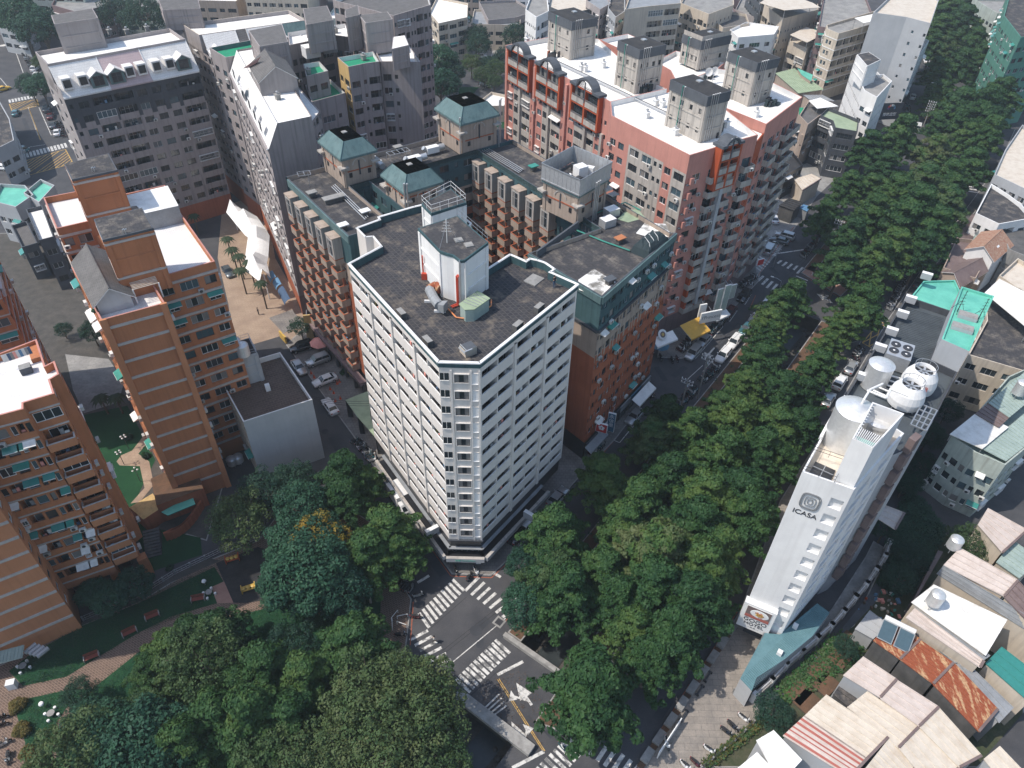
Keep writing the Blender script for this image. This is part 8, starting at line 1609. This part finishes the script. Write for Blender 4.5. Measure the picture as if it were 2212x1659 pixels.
for k,x,y,a,kd,m,l_ in(('G',762,1015,RA+180,'sedan','car_silver','silver sedan parked under the brick face beyond the tall blue sign'),('G',1138,610,RA+180,'suv','car_silver','silver estate car nearest the open junction, left side of the road'),('G',1205,530,RA+180,'sedan','car_silver','silver sedan just behind the silver estate car'),('G',1372,345,RA+180,'sedan','car_maroon','dark maroon car parked before the pink complex'),('G',1465,245,RA+180,'suv','car_black','black off-road car parked before the far zebra crossing'),('G',1332,625,RA+180,'suv','car_white','first white car from the near end of the canal side row'),('G',1402,540,RA+180,'suv','car_white','second white car from the near end of the canal side row'),('G',1478,450,RA+180,'sedan','car_teal','dark teal car in the canal side row'),('G',1540,378,RA+180,'sedan','car_white','white sedan after the dark teal car in the canal side row'),('G',1602,298,RA+180,'sedan','car_white','last white sedan of the canal side row beside the lamp'),('G',268,1535,RA,'sedan','car_silver','silver sedan at the right foot of the white tower'),('K',85,75,RA,'suv','car_white','white car half hidden by trees right of the white tower'),('K',20,150,RA,'sedan','car_black','black car half hidden by trees near the crossing'),('F',262,700,-55,'sedan','car_silver','grey green sedan driving in the lane beside the tan tiles'),('F',385,660,215,'suv','car_silver','silver off-road car on the tan tiles'),('F',430,788,215,'sedan','car_white','white sedan on the tan tiles beside the cones'),('F',462,952,125,'sedan','car_white','white hatchback parked beside the pale green porch'),('F',280,575,210,'suv','car_black','black off-road car at the top of the tan tiles'),('E',1465,85,-55,'sedan','car_grey','dark sedan parked beside the orange block near the plaza'),('H',548,700,RA,'sedan','car_silver','dull gold car, farthest of three along the right road'),('H',475,797,RA,'suv','car_white','white car, middle of three along the right road'),('H',402,908,RA,'sedan','car_silver','silver sedan, nearest of three along the right road'),('H',968,48,RA-20,'sedan','car_white','white car on the right road near the grove'),('H',985,160,RA,'sedan','car_grey','dark grey car on the right road below the white one'),('D',50,1405,88,'sedan','car_white','white sedan alone in the parking lot'),('D',122,1515,150,'suv','car_silver','upper silver car of the pair in the parking lot'),('D',88,1545,150,'sedan','car_grey','lower grey car of the pair in the parking lot'),('D',20,1605,60,'van','car_silver','silver people carrier at the near end of the parking lot'),('D',975,820,RA+10,'van','car_white','white van by the utility pole on the far road'),('D',1040,745,RA+10,'van','car_yellow','orange yellow lorry cab on the far road'),('D',945,620,65,'sedan','car_white','pale car beside the curved balcony building'),('D',1030,390,75,'sedan','car_white','white car far up beside the boulevard'),('B',1285,285,10,'van','car_white','white van in the far car park'),('B',1435,362,10,'suv','car_white','white car on the lower lane of the far car park'),('B',1455,545,-40,'sedan','car_black','black car on the curved drive by the far lawn'),('A',368,850,110,'sedan','car_white','white taxi like sedan parked on the far left avenue'),('A',340,803,110,'sedan','car_grey','dark car behind the white one on the far left avenue'),('A',325,745,110,'sedan','car_maroon','dark red car on the far left avenue'),('A',300,700,110,'suv','car_grey','last dark car of the parked line on the far left avenue'),('A',140,975,75,'van','car_teal','teal van waiting at the zebra crossing of the avenue'),('A',5,1075,170,'sedan','car_white','white car at the left picture edge by the crossing'),('A',100,725,110,'sedan','car_teal','teal car by the white corner shop'),('A',20,570,60,'sedan','car_yellow','yellow taxi at the left edge of the view'),('A',225,440,100,'suv','car_white','upper white car in the shade of the avenue tree'),('A',235,480,100,'sedan','car_white','lower white car in the shade of the avenue tree'),('A',690,92,10,'van','car_white','white car glimpsed between the far dark trees')):
 car(at(k,x,y,.6),a,kd,m,l_,z=.14 if(k=='F' and x>270 and y<900 and kd!='x' and y!=700)else.012)
def truck(p,ang,label,box='w_white',L=3.6,cab='car_white',nm='box_truck',cat='truck'):
 o=thing(nm,label,cat,(p[0],p[1],.012),math.radians(ang));q=MB();q.box(-L/2-.9,-1.0,.75,L/2-.9,1.0,2.9,box);part('cargo_box',q,o)
 q=MB();S=[[(x,-w,z0),(x,-w,z1-.25),(x,-w*.85,z1),(x,w*.85,z1),(x,w,z1-.25),(x,w,z0)]for x,w,z0,z1 in((L/2-.8,.95,.45,2.2),(L/2+.1,.95,.45,2.2),(L/2+.75,.92,.45,1.3),(L/2+.95,.85,.45,1.1))];loft(q,S,cab);part('cab',q,o)
 q=MB();x=L/2;q.poly([(x+.14,-.8,2.12),(x+.14,.8,2.12),(x+.78,.82,1.33),(x+.78,-.82,1.33)][::-1],'glass');
 for s in(-1,1):q.box(x-.65,s*.96-.01,1.3,x+.05,s*.96+.01,1.95,'glass')
 part('windows',q,o);w=MB();w.rod((0,-.13,0),(0,.13,0),.38,'rubber',14);wm=w.mesh('wheel')
 for sx in(-L/2-.1,L/2+.2):
  for sy in(-.85,.85):link('wheel',wm,o,(sx,sy,.38))
 q=MB();q.box(-L/2-.9,-.5,.5,L/2+.6,.5,.75,'dark_metal');part('chassis',q,o)
 for s in(-1,1):q=MB();q.box(x+.9,s*.6-.18,.7,x+.98,s*.6+.18,.9,'lamp_glass');part('headlight',q,o)
truck(at('F',915,1545,1.5),-55,'white box truck in the lane at the left foot of the white tower')
truck(at('D',1465,100,1.5),15,'orange and white bus crossing the far end of the boulevard','car_yellow',8,'car_white','city_bus','bus')
SM={}
def scooter_parts(m):
 if m in SM:return SM[m]
 b=MB();loft(b,[[(x,-w,z0),(x,-w,z1),(x,w,z1),(x,w,z0)]for x,w,z0,z1 in((-.85,.08,.6,.72),(-.55,.17,.35,.78),(-.1,.19,.25,.72),(.0,.16,.22,.34),(.35,.16,.22,.32))],m)
 f=MB();loft(f,[[(x-.05,-w,z),(x+.1,-w*.6,z),(x+.1,w*.6,z),(x-.05,w,z)]for x,w,z in((.42,.18,.3),(.5,.22,.6),(.42,.17,.98))],m)
 s=MB();loft(s,[[(x,-w,z),(x,-w*.8,z+.1),(x,w*.8,z+.1),(x,w,z)]for x,w,z in((-.75,.1,.74),(-.4,.16,.76),(.0,.14,.72))],'rubber')
 h=MB();h.rod((.38,-.34,1.04),(.38,.34,1.04),.025,'dark_metal',5);h.rod((.4,0,.9),(.38,0,1.04),.05,'dark_metal',5)
 for y in(-.28,.28):h.rod((.38,y,1.04),(.34,y*1.2,1.24),.01,'dark_metal',3);h.box(.31,y*1.2-.06,1.2,.34,y*1.2+.06,1.28,'dark_metal')
 w=MB();w.rod((0,-.06,0),(0,.06,0),.24,'rubber',12);w.rod((0,-.065,0),(0,.065,0),.12,'alu',8);l=MB();l.box(-.03,-.09,-.05,.05,.09,.06,'lamp_glass');t=MB();t.box(-.03,-.08,-.04,.03,.08,.04,'lamp_red');wm=w.mesh('wheel')
 SM[m]=[('body',b.mesh('body')),('leg_shield',f.mesh('leg_shield')),('seat',s.mesh('seat')),('handlebar',h.mesh('handlebar')),('wheel',wm,(.62,0,.24)),('wheel',wm,(-.6,0,.24)),('headlight',l.mesh('headlight'),(.52,0,.86)),('tail_light',t.mesh('tail_light'),(-.86,0,.68))];return SM[m]
SR=random.Random(31);SC_=[('car_black','black'),('car_black','black'),('car_grey','dark grey'),('car_silver','silver'),('car_white','white'),('car_maroon','maroon'),('car_teal','teal')]
def scooter(p,ang,m,label,group=None,z=.01):
 o=thing('scooter',label,'scooter',(p[0],p[1],z),math.radians(ang),group)
 for q in scooter_parts(m):link(q[0],q[1],o,q[2]if len(q)>2 else(0,0,0))
 return o
def row(k,a,b,n,ang,where,z=.01,cols=SC_):
 p,q=at(k,*a,.4),at(k,*b,.4)
 for i in range(n):m,c=SR.choice(cols);w=p.lerp(q,(i+.5)/n)+Vector((SR.uniform(-.18,.18),SR.uniform(-.25,.25),0));scooter(w,ang+SR.uniform(-9,9),m,f'{c} scooter, {ORD[i]} in the row {where}','scooters '+where,z)
row('G',(1015,975),(1165,825),14,RA-95,'by the canal before the utility pole');row('G',(1180,800),(1300,690),11,RA-95,'by the canal after the utility pole');row('G',(842,800),(872,905),7,20,'beside the brick face shops')
row('G',(1050,600),(1190,445),16,RA-95,'in front of the yellow awning',.14);row('G',(1235,490),(1340,385),12,RA-95,'behind the silver sedan bay');row('G',(1435,190),(1535,115),16,RA-95,'packed at the far crossing corner');row('G',(1490,140),(1510,170),5,RA-80,'second rank at the far crossing corner')
row('D',(235,1650),(375,1490),18,RA-95,'by the far canal bank under the trees');row('H',(790,330),(905,135),24,RA-100,'along the right road opposite the turquoise roof',cols=[('car_white','white'),('car_silver','silver'),('car_black','black')]);row('H',(565,655),(615,575),9,RA-95,'behind the dull gold car')
row('F',(625,1165),(745,1300),15,40,'on the pavement left of the white tower',.13);row('J',(860,470),(1000,520),5,70,'at the park corner by the crossing',.13);row('J',(940,430),(985,440),3,10,'under the park edge trees');row('A',(120,260),(205,450),16,20,'along the far left avenue kerb');row('A',(375,780),(420,880),8,20,'behind the white avenue taxi');row('H',(1320,700),(1500,840),12,-60,'in the alley under the rusty lean-to');row('G',(470,1270),(560,1160),7,RA-95,'under the red shop sign',.13);row('D',(905,660),(925,760),6,0,'beside the dark shop sign')
for k,x,y,a,m,l_ in(('J',1270,388,-70,'car_black','black scooter parked alone on the kerb left of the shop corner'),('J',1360,428,60,'car_black','black scooter at the middle of the shop corner kerb'),('J',1403,398,-60,'car_white','white scooter at the right of the shop corner kerb'),('J',1018,686,0,'car_maroon','red scooter lying across the end of the zebra crossing'),('J',918,800,10,'car_black','black scooter beside the white barriers of the park corner'),('J',1030,545,20,'car_silver','silver scooter nearest the crossing at the park corner'),('J',862,892,-60,'car_maroon','orange red scooter half under the olive tree'),('K',1465,1342,-40,'car_white','white scooter in the top corner of the stone plaza'),('K',1392,1392,-50,'car_black','right black scooter of the pair on the stone plaza'),('K',1352,1428,-40,'car_black','left black scooter of the pair on the stone plaza'),('K',1245,1545,-35,'car_white','white scooter by the hedge of the stone plaza'),('K',1155,1632,-45,'car_maroon','dark red scooter at the bottom of the stone plaza'),('K',1090,1648,-45,'car_white','white and black scooter at the bottom edge of the stone plaza'),('G',930,638,-80,'car_black','left black motorbike before the striped steps'),('G',1003,655,-80,'car_black','middle black motorbike before the striped steps'),('G',1035,648,-80,'car_maroon','red tailed motorbike before the striped steps'),('I',10,1335,20,'car_black','first scooter from the top at the left park edge'),('I',8,1382,20,'car_black','second scooter from the top at the left park edge'),('I',25,1502,40,'car_silver','silver scooter at the left park edge'),('I',55,1595,-70,'car_grey','grey scooter near the lowest left corner'),('G',880,610,-90,'car_black','black motorbike under the white canopy'),('K',970,1503,-80,'car_white','white scooter behind the pale board on the plaza edge')):scooter(at(k,x,y,.4),a,m,l_,None,.13 if(k in 'IK' or y<430)and k!='G' else.012)
def figure(pose,shirt,pants,nm):
 J=dict(pel=(0,0,.95),ch=(0,0,1.32),nk=(0,0,1.5),hd=(.01,0,1.64));
 if pose=='stand':L_=[((0,.1,.9),(0,.12,.5),(-.02,.12,.08),(.12,.13,.04)),((0,-.1,.9),(.05,-.12,.5),(.0,-.12,.08),(.14,-.13,.04))];A_=[((0,.2,1.42),(.03,.26,1.15),(.16,.22,.98)),((0,-.2,1.42),(.08,-.25,1.16),(.26,-.12,1.2))]
 elif pose=='walk':L_=[((0,.1,.9),(.2,.1,.52),(.16,.1,.09),(.3,.1,.06)),((0,-.1,.9),(-.06,-.1,.5),(-.32,-.1,.14),(-.22,-.1,.04))];A_=[((0,.2,1.42),(-.12,.25,1.15),(-.08,.25,.92)),((0,-.2,1.42),(.12,-.25,1.16),(.26,-.24,.98))]
 else:J=dict(pel=(-.3,0,.86),ch=(-.2,0,1.2),nk=(-.15,0,1.38),hd=(-.1,0,1.52));L_=[((-.25,.1,.84),(.12,.2,.8),(.2,.18,.38),(.32,.18,.34)),((-.25,-.1,.84),(.12,-.2,.8),(.2,-.18,.38),(.32,-.18,.34))];A_=[((-.17,.2,1.3),(.02,.3,1.1),(.34,.28,1.06)),((-.17,-.2,1.3),(.02,-.3,1.1),(.34,-.28,1.06))]
 V=[J['pel'],J['ch'],J['nk'],J['hd']];R_=[.145,.17,.06,.105];E_=[(0,1),(1,2),(2,3)]
 for L4 in L_:
  b=len(V);V+=list(L4);R_+=[.1,.07,.05,.045];E_+=[(0,b),(b,b+1),(b+1,b+2),(b+2,b+3)]
 for L3 in A_:
  b=len(V);V+=list(L3);R_+=[.065,.048,.035];E_+=[(1,b),(b,b+1),(b+1,b+2)]
 me=bpy.data.meshes.new(nm);me.from_pydata(V,E_,[]);o=bpy.data.objects.new(nm,me);COL.objects.link(o);sk=o.modifiers.new('skin','SKIN')
 for i,v in enumerate(me.skin_vertices[0].data):v.radius=(R_[i],R_[i]*(1.25 if i==1 else 1));v.use_root=i==0
 o.modifiers.new('sub','SUBSURF').levels=1;m2=bpy.data.meshes.new_from_object(o.evaluated_get(bpy.context.evaluated_depsgraph_get()));bpy.data.objects.remove(o)
 for k in(shirt,pants,'skin'):m2.materials.append(MATS[k])
 zp=J['pel'][2]
 for f in m2.polygons:z=f.center.z;x,y=f.center.x,f.center.y;f.material_index=2 if z>J['nk'][2]-.03 or(abs(y)>.2 and z<J['ch'][2]-.1 and z>.7 and pose!='sit')else(0 if z>zp-.02 else 1);f.use_smooth=True
 return m2,J['hd']
FG={}
def person(p,pose,shirt,pants,ang,label,hair='hair'):
 k=(pose,shirt,pants)
 if k not in FG:FG[k]=figure(pose,shirt,pants,'body')
 me,hd=FG[k];o=thing('person',label,'person',p,math.radians(ang));link('body',me,o);q=MB();q.lathe([(.115,-.02),(.125,.06),(.09,.14),(.01,.16)],hair,10,(hd[0]-.02,hd[1],hd[2]));part('hair' if hair=='hair' else 'helmet',q,o);q=MB();q.box(hd[0]+.09,-.015,hd[2]-.03,hd[0]+.13,.015,hd[2]+.02,'skin');part('nose',q,o)
for p,l_,s,t,a in PEOPLE:person(tuple(p),'stand',s,t,math.degrees(a),l_)
def rider(k,x,y,ang,m,s,h,l1,l2):p=at(k,x,y,.6);scooter(p,ang,m,l1);person((p.x,p.y,.01),'sit',s,'cloth_blue',ang,l2,h)
rider('J',1205,305,-60,'car_grey','cloth_purple','w_white','grey scooter ridden along the left kerb of the shop corner','person in a purple top with a white helmet riding by the shop corner')
rider('K',305,1525,-45,'car_teal','cloth_white','w_white','teal scooter riding over the worn zebra crossing on the bridge','person with a white helmet riding over the worn zebra crossing');rider('D',815,850,20,'car_black','salmon_cloth','hair','black scooter riding over the far zebra crossing','person in pink riding over the far zebra crossing')
rider('J',1659,595,50,'car_white','cloth_white','w_white','white scooter coming out from under the trees at the crossing','person in white riding out from under the trees at the crossing')
person(tuple(at('J',1133,855,0))[:2]+(.01,),'walk','cloth_white','cloth_black',200,'person walking alone across the middle of the crossing');person(tuple(at('F',5,365,0))[:2]+(.02,),'stand','cloth_black','cloth_black',40,'person in black standing on the plaza by the palms');person(tuple(at('F',760,1290,0))[:2]+(.13,),'walk','cloth_white','cloth_blue',-50,'person on the pavement left of the white tower near the scooters');person(tuple(at('A',50,1110,0))[:2]+(.01,),'walk','cloth_black','cloth_blue',0,'person crossing at the left picture edge')
def cone(k,x,y,i):
 p=at(k,x,y);o=thing('traffic_cone',f'orange traffic cone, {ORD[i]} counted down the tan parking tiles','cone',(p.x,p.y,.08),0,'orange cones on the tan tiles');q=MB();q.box(-.22,-.22,0,.22,.22,.05,'cone_orange');part('base',q,o);q=MB();q.lathe([(.17,.05),(.04,.75),(.01,.76)],'cone_orange',12);part('cone',q,o)
for i,(x,y)in enumerate(((343,745),(362,772),(525,800),(510,812),(465,848),(487,872),(530,908),(497,925))):cone('F',x,y,i)
def bench(k,x,y,a,l_):
 p=at(k,x,y);o=thing('park_bench',l_,'bench',(p.x,p.y,.14),math.radians(a),'red benches in the park')
 for j in range(4):q=MB();q.box(-.85,-.28+j*.15,.42,.85,-.16+j*.15,.47,'wood_red');part('seat_slat',q,o)
 for j in range(3):q=MB();q.box(-.85,.3+j*.03,.55+j*.14,.85,.33+j*.03,.66+j*.14,'wood_red');part('back_slat',q,o)
 for s in(-1,1):q=MB();q.box(s*.86-.05,-.3,0,s*.86+.05,.4,.62,'kerb');part('arm_support',q,o)
bench('I',1278,585,15,'red slatted bench nearest the playground');bench('I',840,800,35,'red slatted bench halfway along the brick path');bench('I',597,958,30,'red slatted bench nearest the lower left slab');bench('I',985,695,30,'red slatted bench hidden behind the path side trees')
def lamp(k,x,y,h,l_,arm=1.2,ang=0,m='galv',g='street lamps',head=None):
 p=at(k,x,y);o=thing('street_lamp',l_,'street lamp',(p.x,p.y,0),math.radians(ang),g);q=MB();q.rod((0,0,0),(0,0,h),.09,m,8,.05);part('pole',q,o);q=MB();q.path([(0,0,h),(arm*.5,0,h+.35),(arm,0,h+.4)],.04,m,5);part('arm',q,o);q=MB();q.box(arm-.1,-.12,h+.34,arm+.5,.12,h+.46,'white_metal');part('lamp_head',q,o)
lamp('G',1650,330,7,'street lamp beside the last white sedan of the canal row',1.8,150);lamp('G',1650,60,6,'thin lamp by the far zebra crossing',1,160);lamp('D',1035,700,8,'street lamp on the far road by the yellow lorry',1.5,190)
def gardenlamp(k,x,y,l_,n=3,h=3,z=0):
 p=at(k,x,y,z);o=thing('garden_lamp',l_,'lamp post',(p.x,p.y,z),0,'garden lamps');q=MB();q.rod((0,0,0),(0,0,h),.05,'dark_metal',6);part('pole',q,o)
 for i in range(n):a=i*2*math.pi/n;q=MB();q.rod((0,0,h-.3),(.4*math.cos(a),.4*math.sin(a),h-.1),.03,'dark_metal',4);q.lathe([(.01,-.18),(.17,0),(.01,.18)],'w_white',8,(.4*math.cos(a),.4*math.sin(a),h));part('globe',q,o)
gardenlamp('E',830,1230,'four globe lamp in the sunken garden by the round bush',4);gardenlamp('E',800,1330,'four globe lamp on the diamond patterned garden path',4);gardenlamp('E',905,1440,'three globe lamp below the diamond patterned path')
for k,x,y,l_ in(('I',268,1250,'white mushroom lamp in the lawn by the yellow bushes'),('I',1312,462,'white mushroom lamp in the lawn by the playground')):p=at(k,x,y,.8);o=thing('mushroom_lamp',l_,'lamp',(p.x,p.y,.135),0,'mushroom lamps');q=MB();q.rod((0,0,0),(0,0,.8),.05,'galv');part('stem',q,o);q=MB();q.lathe([(.32,.8),(.25,.98),(.01,1.05)],'w_white',14);part('cap',q,o)
def pole(k,x,y,h,l_,arms=2,ang=0,z=.1):
 p=at(k,x,y);o=thing('utility_pole',l_,'utility pole',(p.x,p.y,z),math.radians(ang));q=MB();q.rod((0,0,0),(0,0,h),.17,'concrete',10,.11);part('pole',q,o)
 for j in range(arms):
  q=MB();q.box(-.06,-1.1,h-.5-j*.7,.06,1.1,h-.36-j*.7,'galv');part('crossarm',q,o)
  for s in(-1,-.4,.4,1):q=MB();q.lathe([(.07,0),(.1,.1),(.07,.2),(.1,.28),(.01,.34)],'w_white',7,(0,s,h-.36-j*.7));part('insulator',q,o)
 q=MB();q.lathe([(.26,h-2.6),(.26,h-1.8),(.01,h-1.75)],'galv',10,(.35,0,0));part('transformer',q,o);return Vector((p.x,p.y,h-.3))
w0=pole('G',1165,905,10,'concrete utility pole by the scooters on the canal kerb',2,RA);w1=pole('G',1055,985,7.5,'shorter utility pole nearer the trees on the canal kerb',2,RA);w2=pole('D',400,1640,9,'utility pole at the far canal bank by the scooters',2,RA);w3=pole('D',1000,840,9,'utility pole crowded with crossarms on the far road',5,60);w4=pole('J',725,600,6,'grey box topped post inside the park trees',1,20)
def wire(p,q,sag,l_):
 mb=MB();n=10;mb.path([tuple(p.lerp(q,i/n)-Vector((0,0,sag*4*(i/n)*(1-i/n))))for i in range(n+1)],.035,'rubber',3);thing('overhead_wire',l_,'wire',mesh=mb.mesh('wire'),group='overhead wires')
for i in range(3):o_=Vector((.5*i-.5,-.4*i+.4,-.1*i));wire(w0+o_,w2+o_,1.5,f'{ORD[i]} overhead wire along the canal road');wire(w2+o_,w3+o_,1.8,f'{ORD[i]} overhead wire past the far grove');wire(at('F',360,900,7)+o_,at('F',740,930,9)+o_,.5,f'{ORD[i]} overhead wire across the lane above the pale green porch')
a_,b_=at('K',815,1659),at('K',1425,735);L=(b_-a_).length;d=(b_-a_).normalized();an=math.atan2(d.y,d.x);o=thing('plaza_kerb_wall','low pale stone wall in long segments with dark gaps along the plaza','wall',(a_.x,a_.y,.12),an)
for i in range(9):q=MB();q.box(i*L/9+.45,-.2,0,(i+1)*L/9-.35,.75,.5,'kerb','concrete');part('stone_segment',q,o);q=MB();q.box(i*L/9-.3,-.1,0,i*L/9+.4,.65,.15,'soil');part('planting_gap',q,o)
for i,(x,y)in enumerate(((1228,1080),(1178,1168),(1075,1330))):p=at('K',x,y);o=thing('stone_bench',f'dark curved bench along the plaza wall, {ORD[i]} from the hotel','bench',(p.x,p.y,.13),an,'dark plaza benches');q=MB();q.box(-.8,-.12,.4,.8,.12,.47,'dark_metal');part('seat',q,o);[part('leg',MB().box(s-.05,-.25,0,s+.05,.25,.42,'dark_metal'),o)for s in(-.75,.75)]
p=at('K',985,1470,.8);q=MB();q.box(-2.6,-.06,0,2.6,.06,1.7,'sign_white');thing('plaza_board','long thin pale board standing on the plaza edge and casting a shadow','board',(p.x,p.y,.13),an,None,q.mesh('board'))
for i,(x,y,a)in enumerate(((930,697,15),(925,748,-20),(880,690,60),(865,745,100))):p=at('J',x,y);o=thing('barrier_rail',f'white tubular barrier at the park corner, {ORD[i]} from the kerb','barrier',(p.x,p.y,.12),math.radians(a),'white barriers');q=MB();q.path([(-.7,0,0),(-.7,0,.7),(.7,0,.7),(.7,0,0)],.045,'white_metal',6);part('hoop',q,o)
p=at('H',430,150);o=thing('flower_planter','long white planter of shrubs on the pink pavement of the far bridge','planter',(p.x,p.y,.13),math.radians(-36));q=MB();q.box(-4.6,-.7,0,4.6,.7,.75,'w_white','soil');part('trough',q,o);q=MB();r_=random.Random(3)
for k in range(160):x,y,w=r_.uniform(-4.3,4.3),r_.uniform(-.5,.5),r_.uniform(.1,.3);a=r_.uniform(0,6);q.poly([(x-w,y,.8),(x,y-w,.95),(x+w,y,1.1),(x,y+w,.95)],r_.choice(['leaf_bush','leaf_round']))
e=part('shrubs',q,o);e['kind']='stuff'
p=at('F',395,540,2.4);o=thing('parasol','salmon pink octagonal parasol at the entrance of the courtyard block','parasol',(p.x,p.y,.1));q=MB();q.lathe([(1.9,2.2),(1.0,2.65),(.02,2.95)],'salmon_cloth',8);q.lathe([(1.0,2.6),(1.9,2.15)],'salmon_cloth',8);part('canopy',q,o);q=MB();q.rod((0,0,0),(0,0,2.9),.04,'galv');part('pole',q,o)
p=at('G',930,560,2.4);o=thing('parasol','blue grey parasol under the white canopy at the pink corner','parasol',(p.x,p.y,.1));q=MB();q.lathe([(1.7,2.2),(.02,2.9)],'sign_blue',8);part('canopy',q,o);q=MB();q.rod((0,0,0),(0,0,2.8),.04,'galv');part('pole',q,o)
sign('F',325,440,3.2,1.3,5.5,'w_yellow',math.radians(10),'tall brown gold upright sign at the corner of the courtyard block','w_yellow');sign('F',160,508,1.0,2.6,1.6,'sign_yellow',math.radians(-50),'orange yellow barrier board at the end of the lane','sign_yellow');sign('F',600,735,2.2,3.0,1.6,'sign_yellow',math.radians(-50),'yellow banner under the balconies of the courtyard block','sign_yellow')
p=at('I',78,1125,.6);q=MB();q.box(-.5,-.4,0,.5,.4,1.2,'w_white');thing('white_cabinet','white cube cabinet at the end of the brick path','cabinet',(p.x,p.y,.13),.3,None,q.mesh('cabinet'))
for k,x,y,l_,m in(('I',1500,340,'red framed spring rider bench in the playground','w_red'),('I',1605,530,'yellow spring animal at the playground edge','sign_yellow')):p=at(k,x,y);o=thing('playground_rider',l_,'play equipment',(p.x,p.y,.14),.4);q=MB();q.box(-.9,-.08,.45,.9,.08,.6,m);q.box(-.9,.6,.45,.9,.75,.6,m);part('beam',q,o);[part('seat',MB().lathe([(.28,.6),(.3,.8),(.01,.9)],'sign_yellow',8,(s,.3,0)),o)for s in(-.6,0,.6)];[part('post',MB().box(s-.06,-.1,0,s+.06,.8,.95,m),o)for s in(-.9,.9)]
for k,x,y,l_ in(('I',340,1322,'stone table set in the lawn near the lower path'),('I',160,1018,'stone table set near the lower left slab'),('I',1350,545,'stone table set by the playground')):p=at(k,x,y);o=thing('stone_table',l_,'table',(p.x,p.y,.135),0,'stone table sets');part('table_top',MB().lathe([(.15,0),(.15,.5),(.45,.55),(.45,.62),(.01,.63)],'concrete',12),o);[part('stool',MB().lathe([(.16,0),(.18,.38),(.01,.4)],'w_white',8,(.8*math.cos(a),.8*math.sin(a),0)),o)for a in(0,1.57,3.14,4.71)]
# air
hz=bpy.data.materials.new('haze_air');hz.use_nodes=True;t=hz.node_tree;t.nodes.remove(t.nodes['Principled BSDF']);pv=t.nodes.new('ShaderNodeVolumePrincipled')
pv.inputs['Color'].default_value=(.80,.88,.95,1);pv.inputs['Density'].default_value=.00028;pv.inputs['Anisotropy'].default_value=.2;t.links.new(pv.outputs[0],t.nodes['Material Output'].inputs['Volume']);MATS['haze_air']=hz
q=MB();q.box(-700,-300,-6,700,900,96,'haze_air');o=link('haze',q.mesh('haze'));o['kind']='stuff'
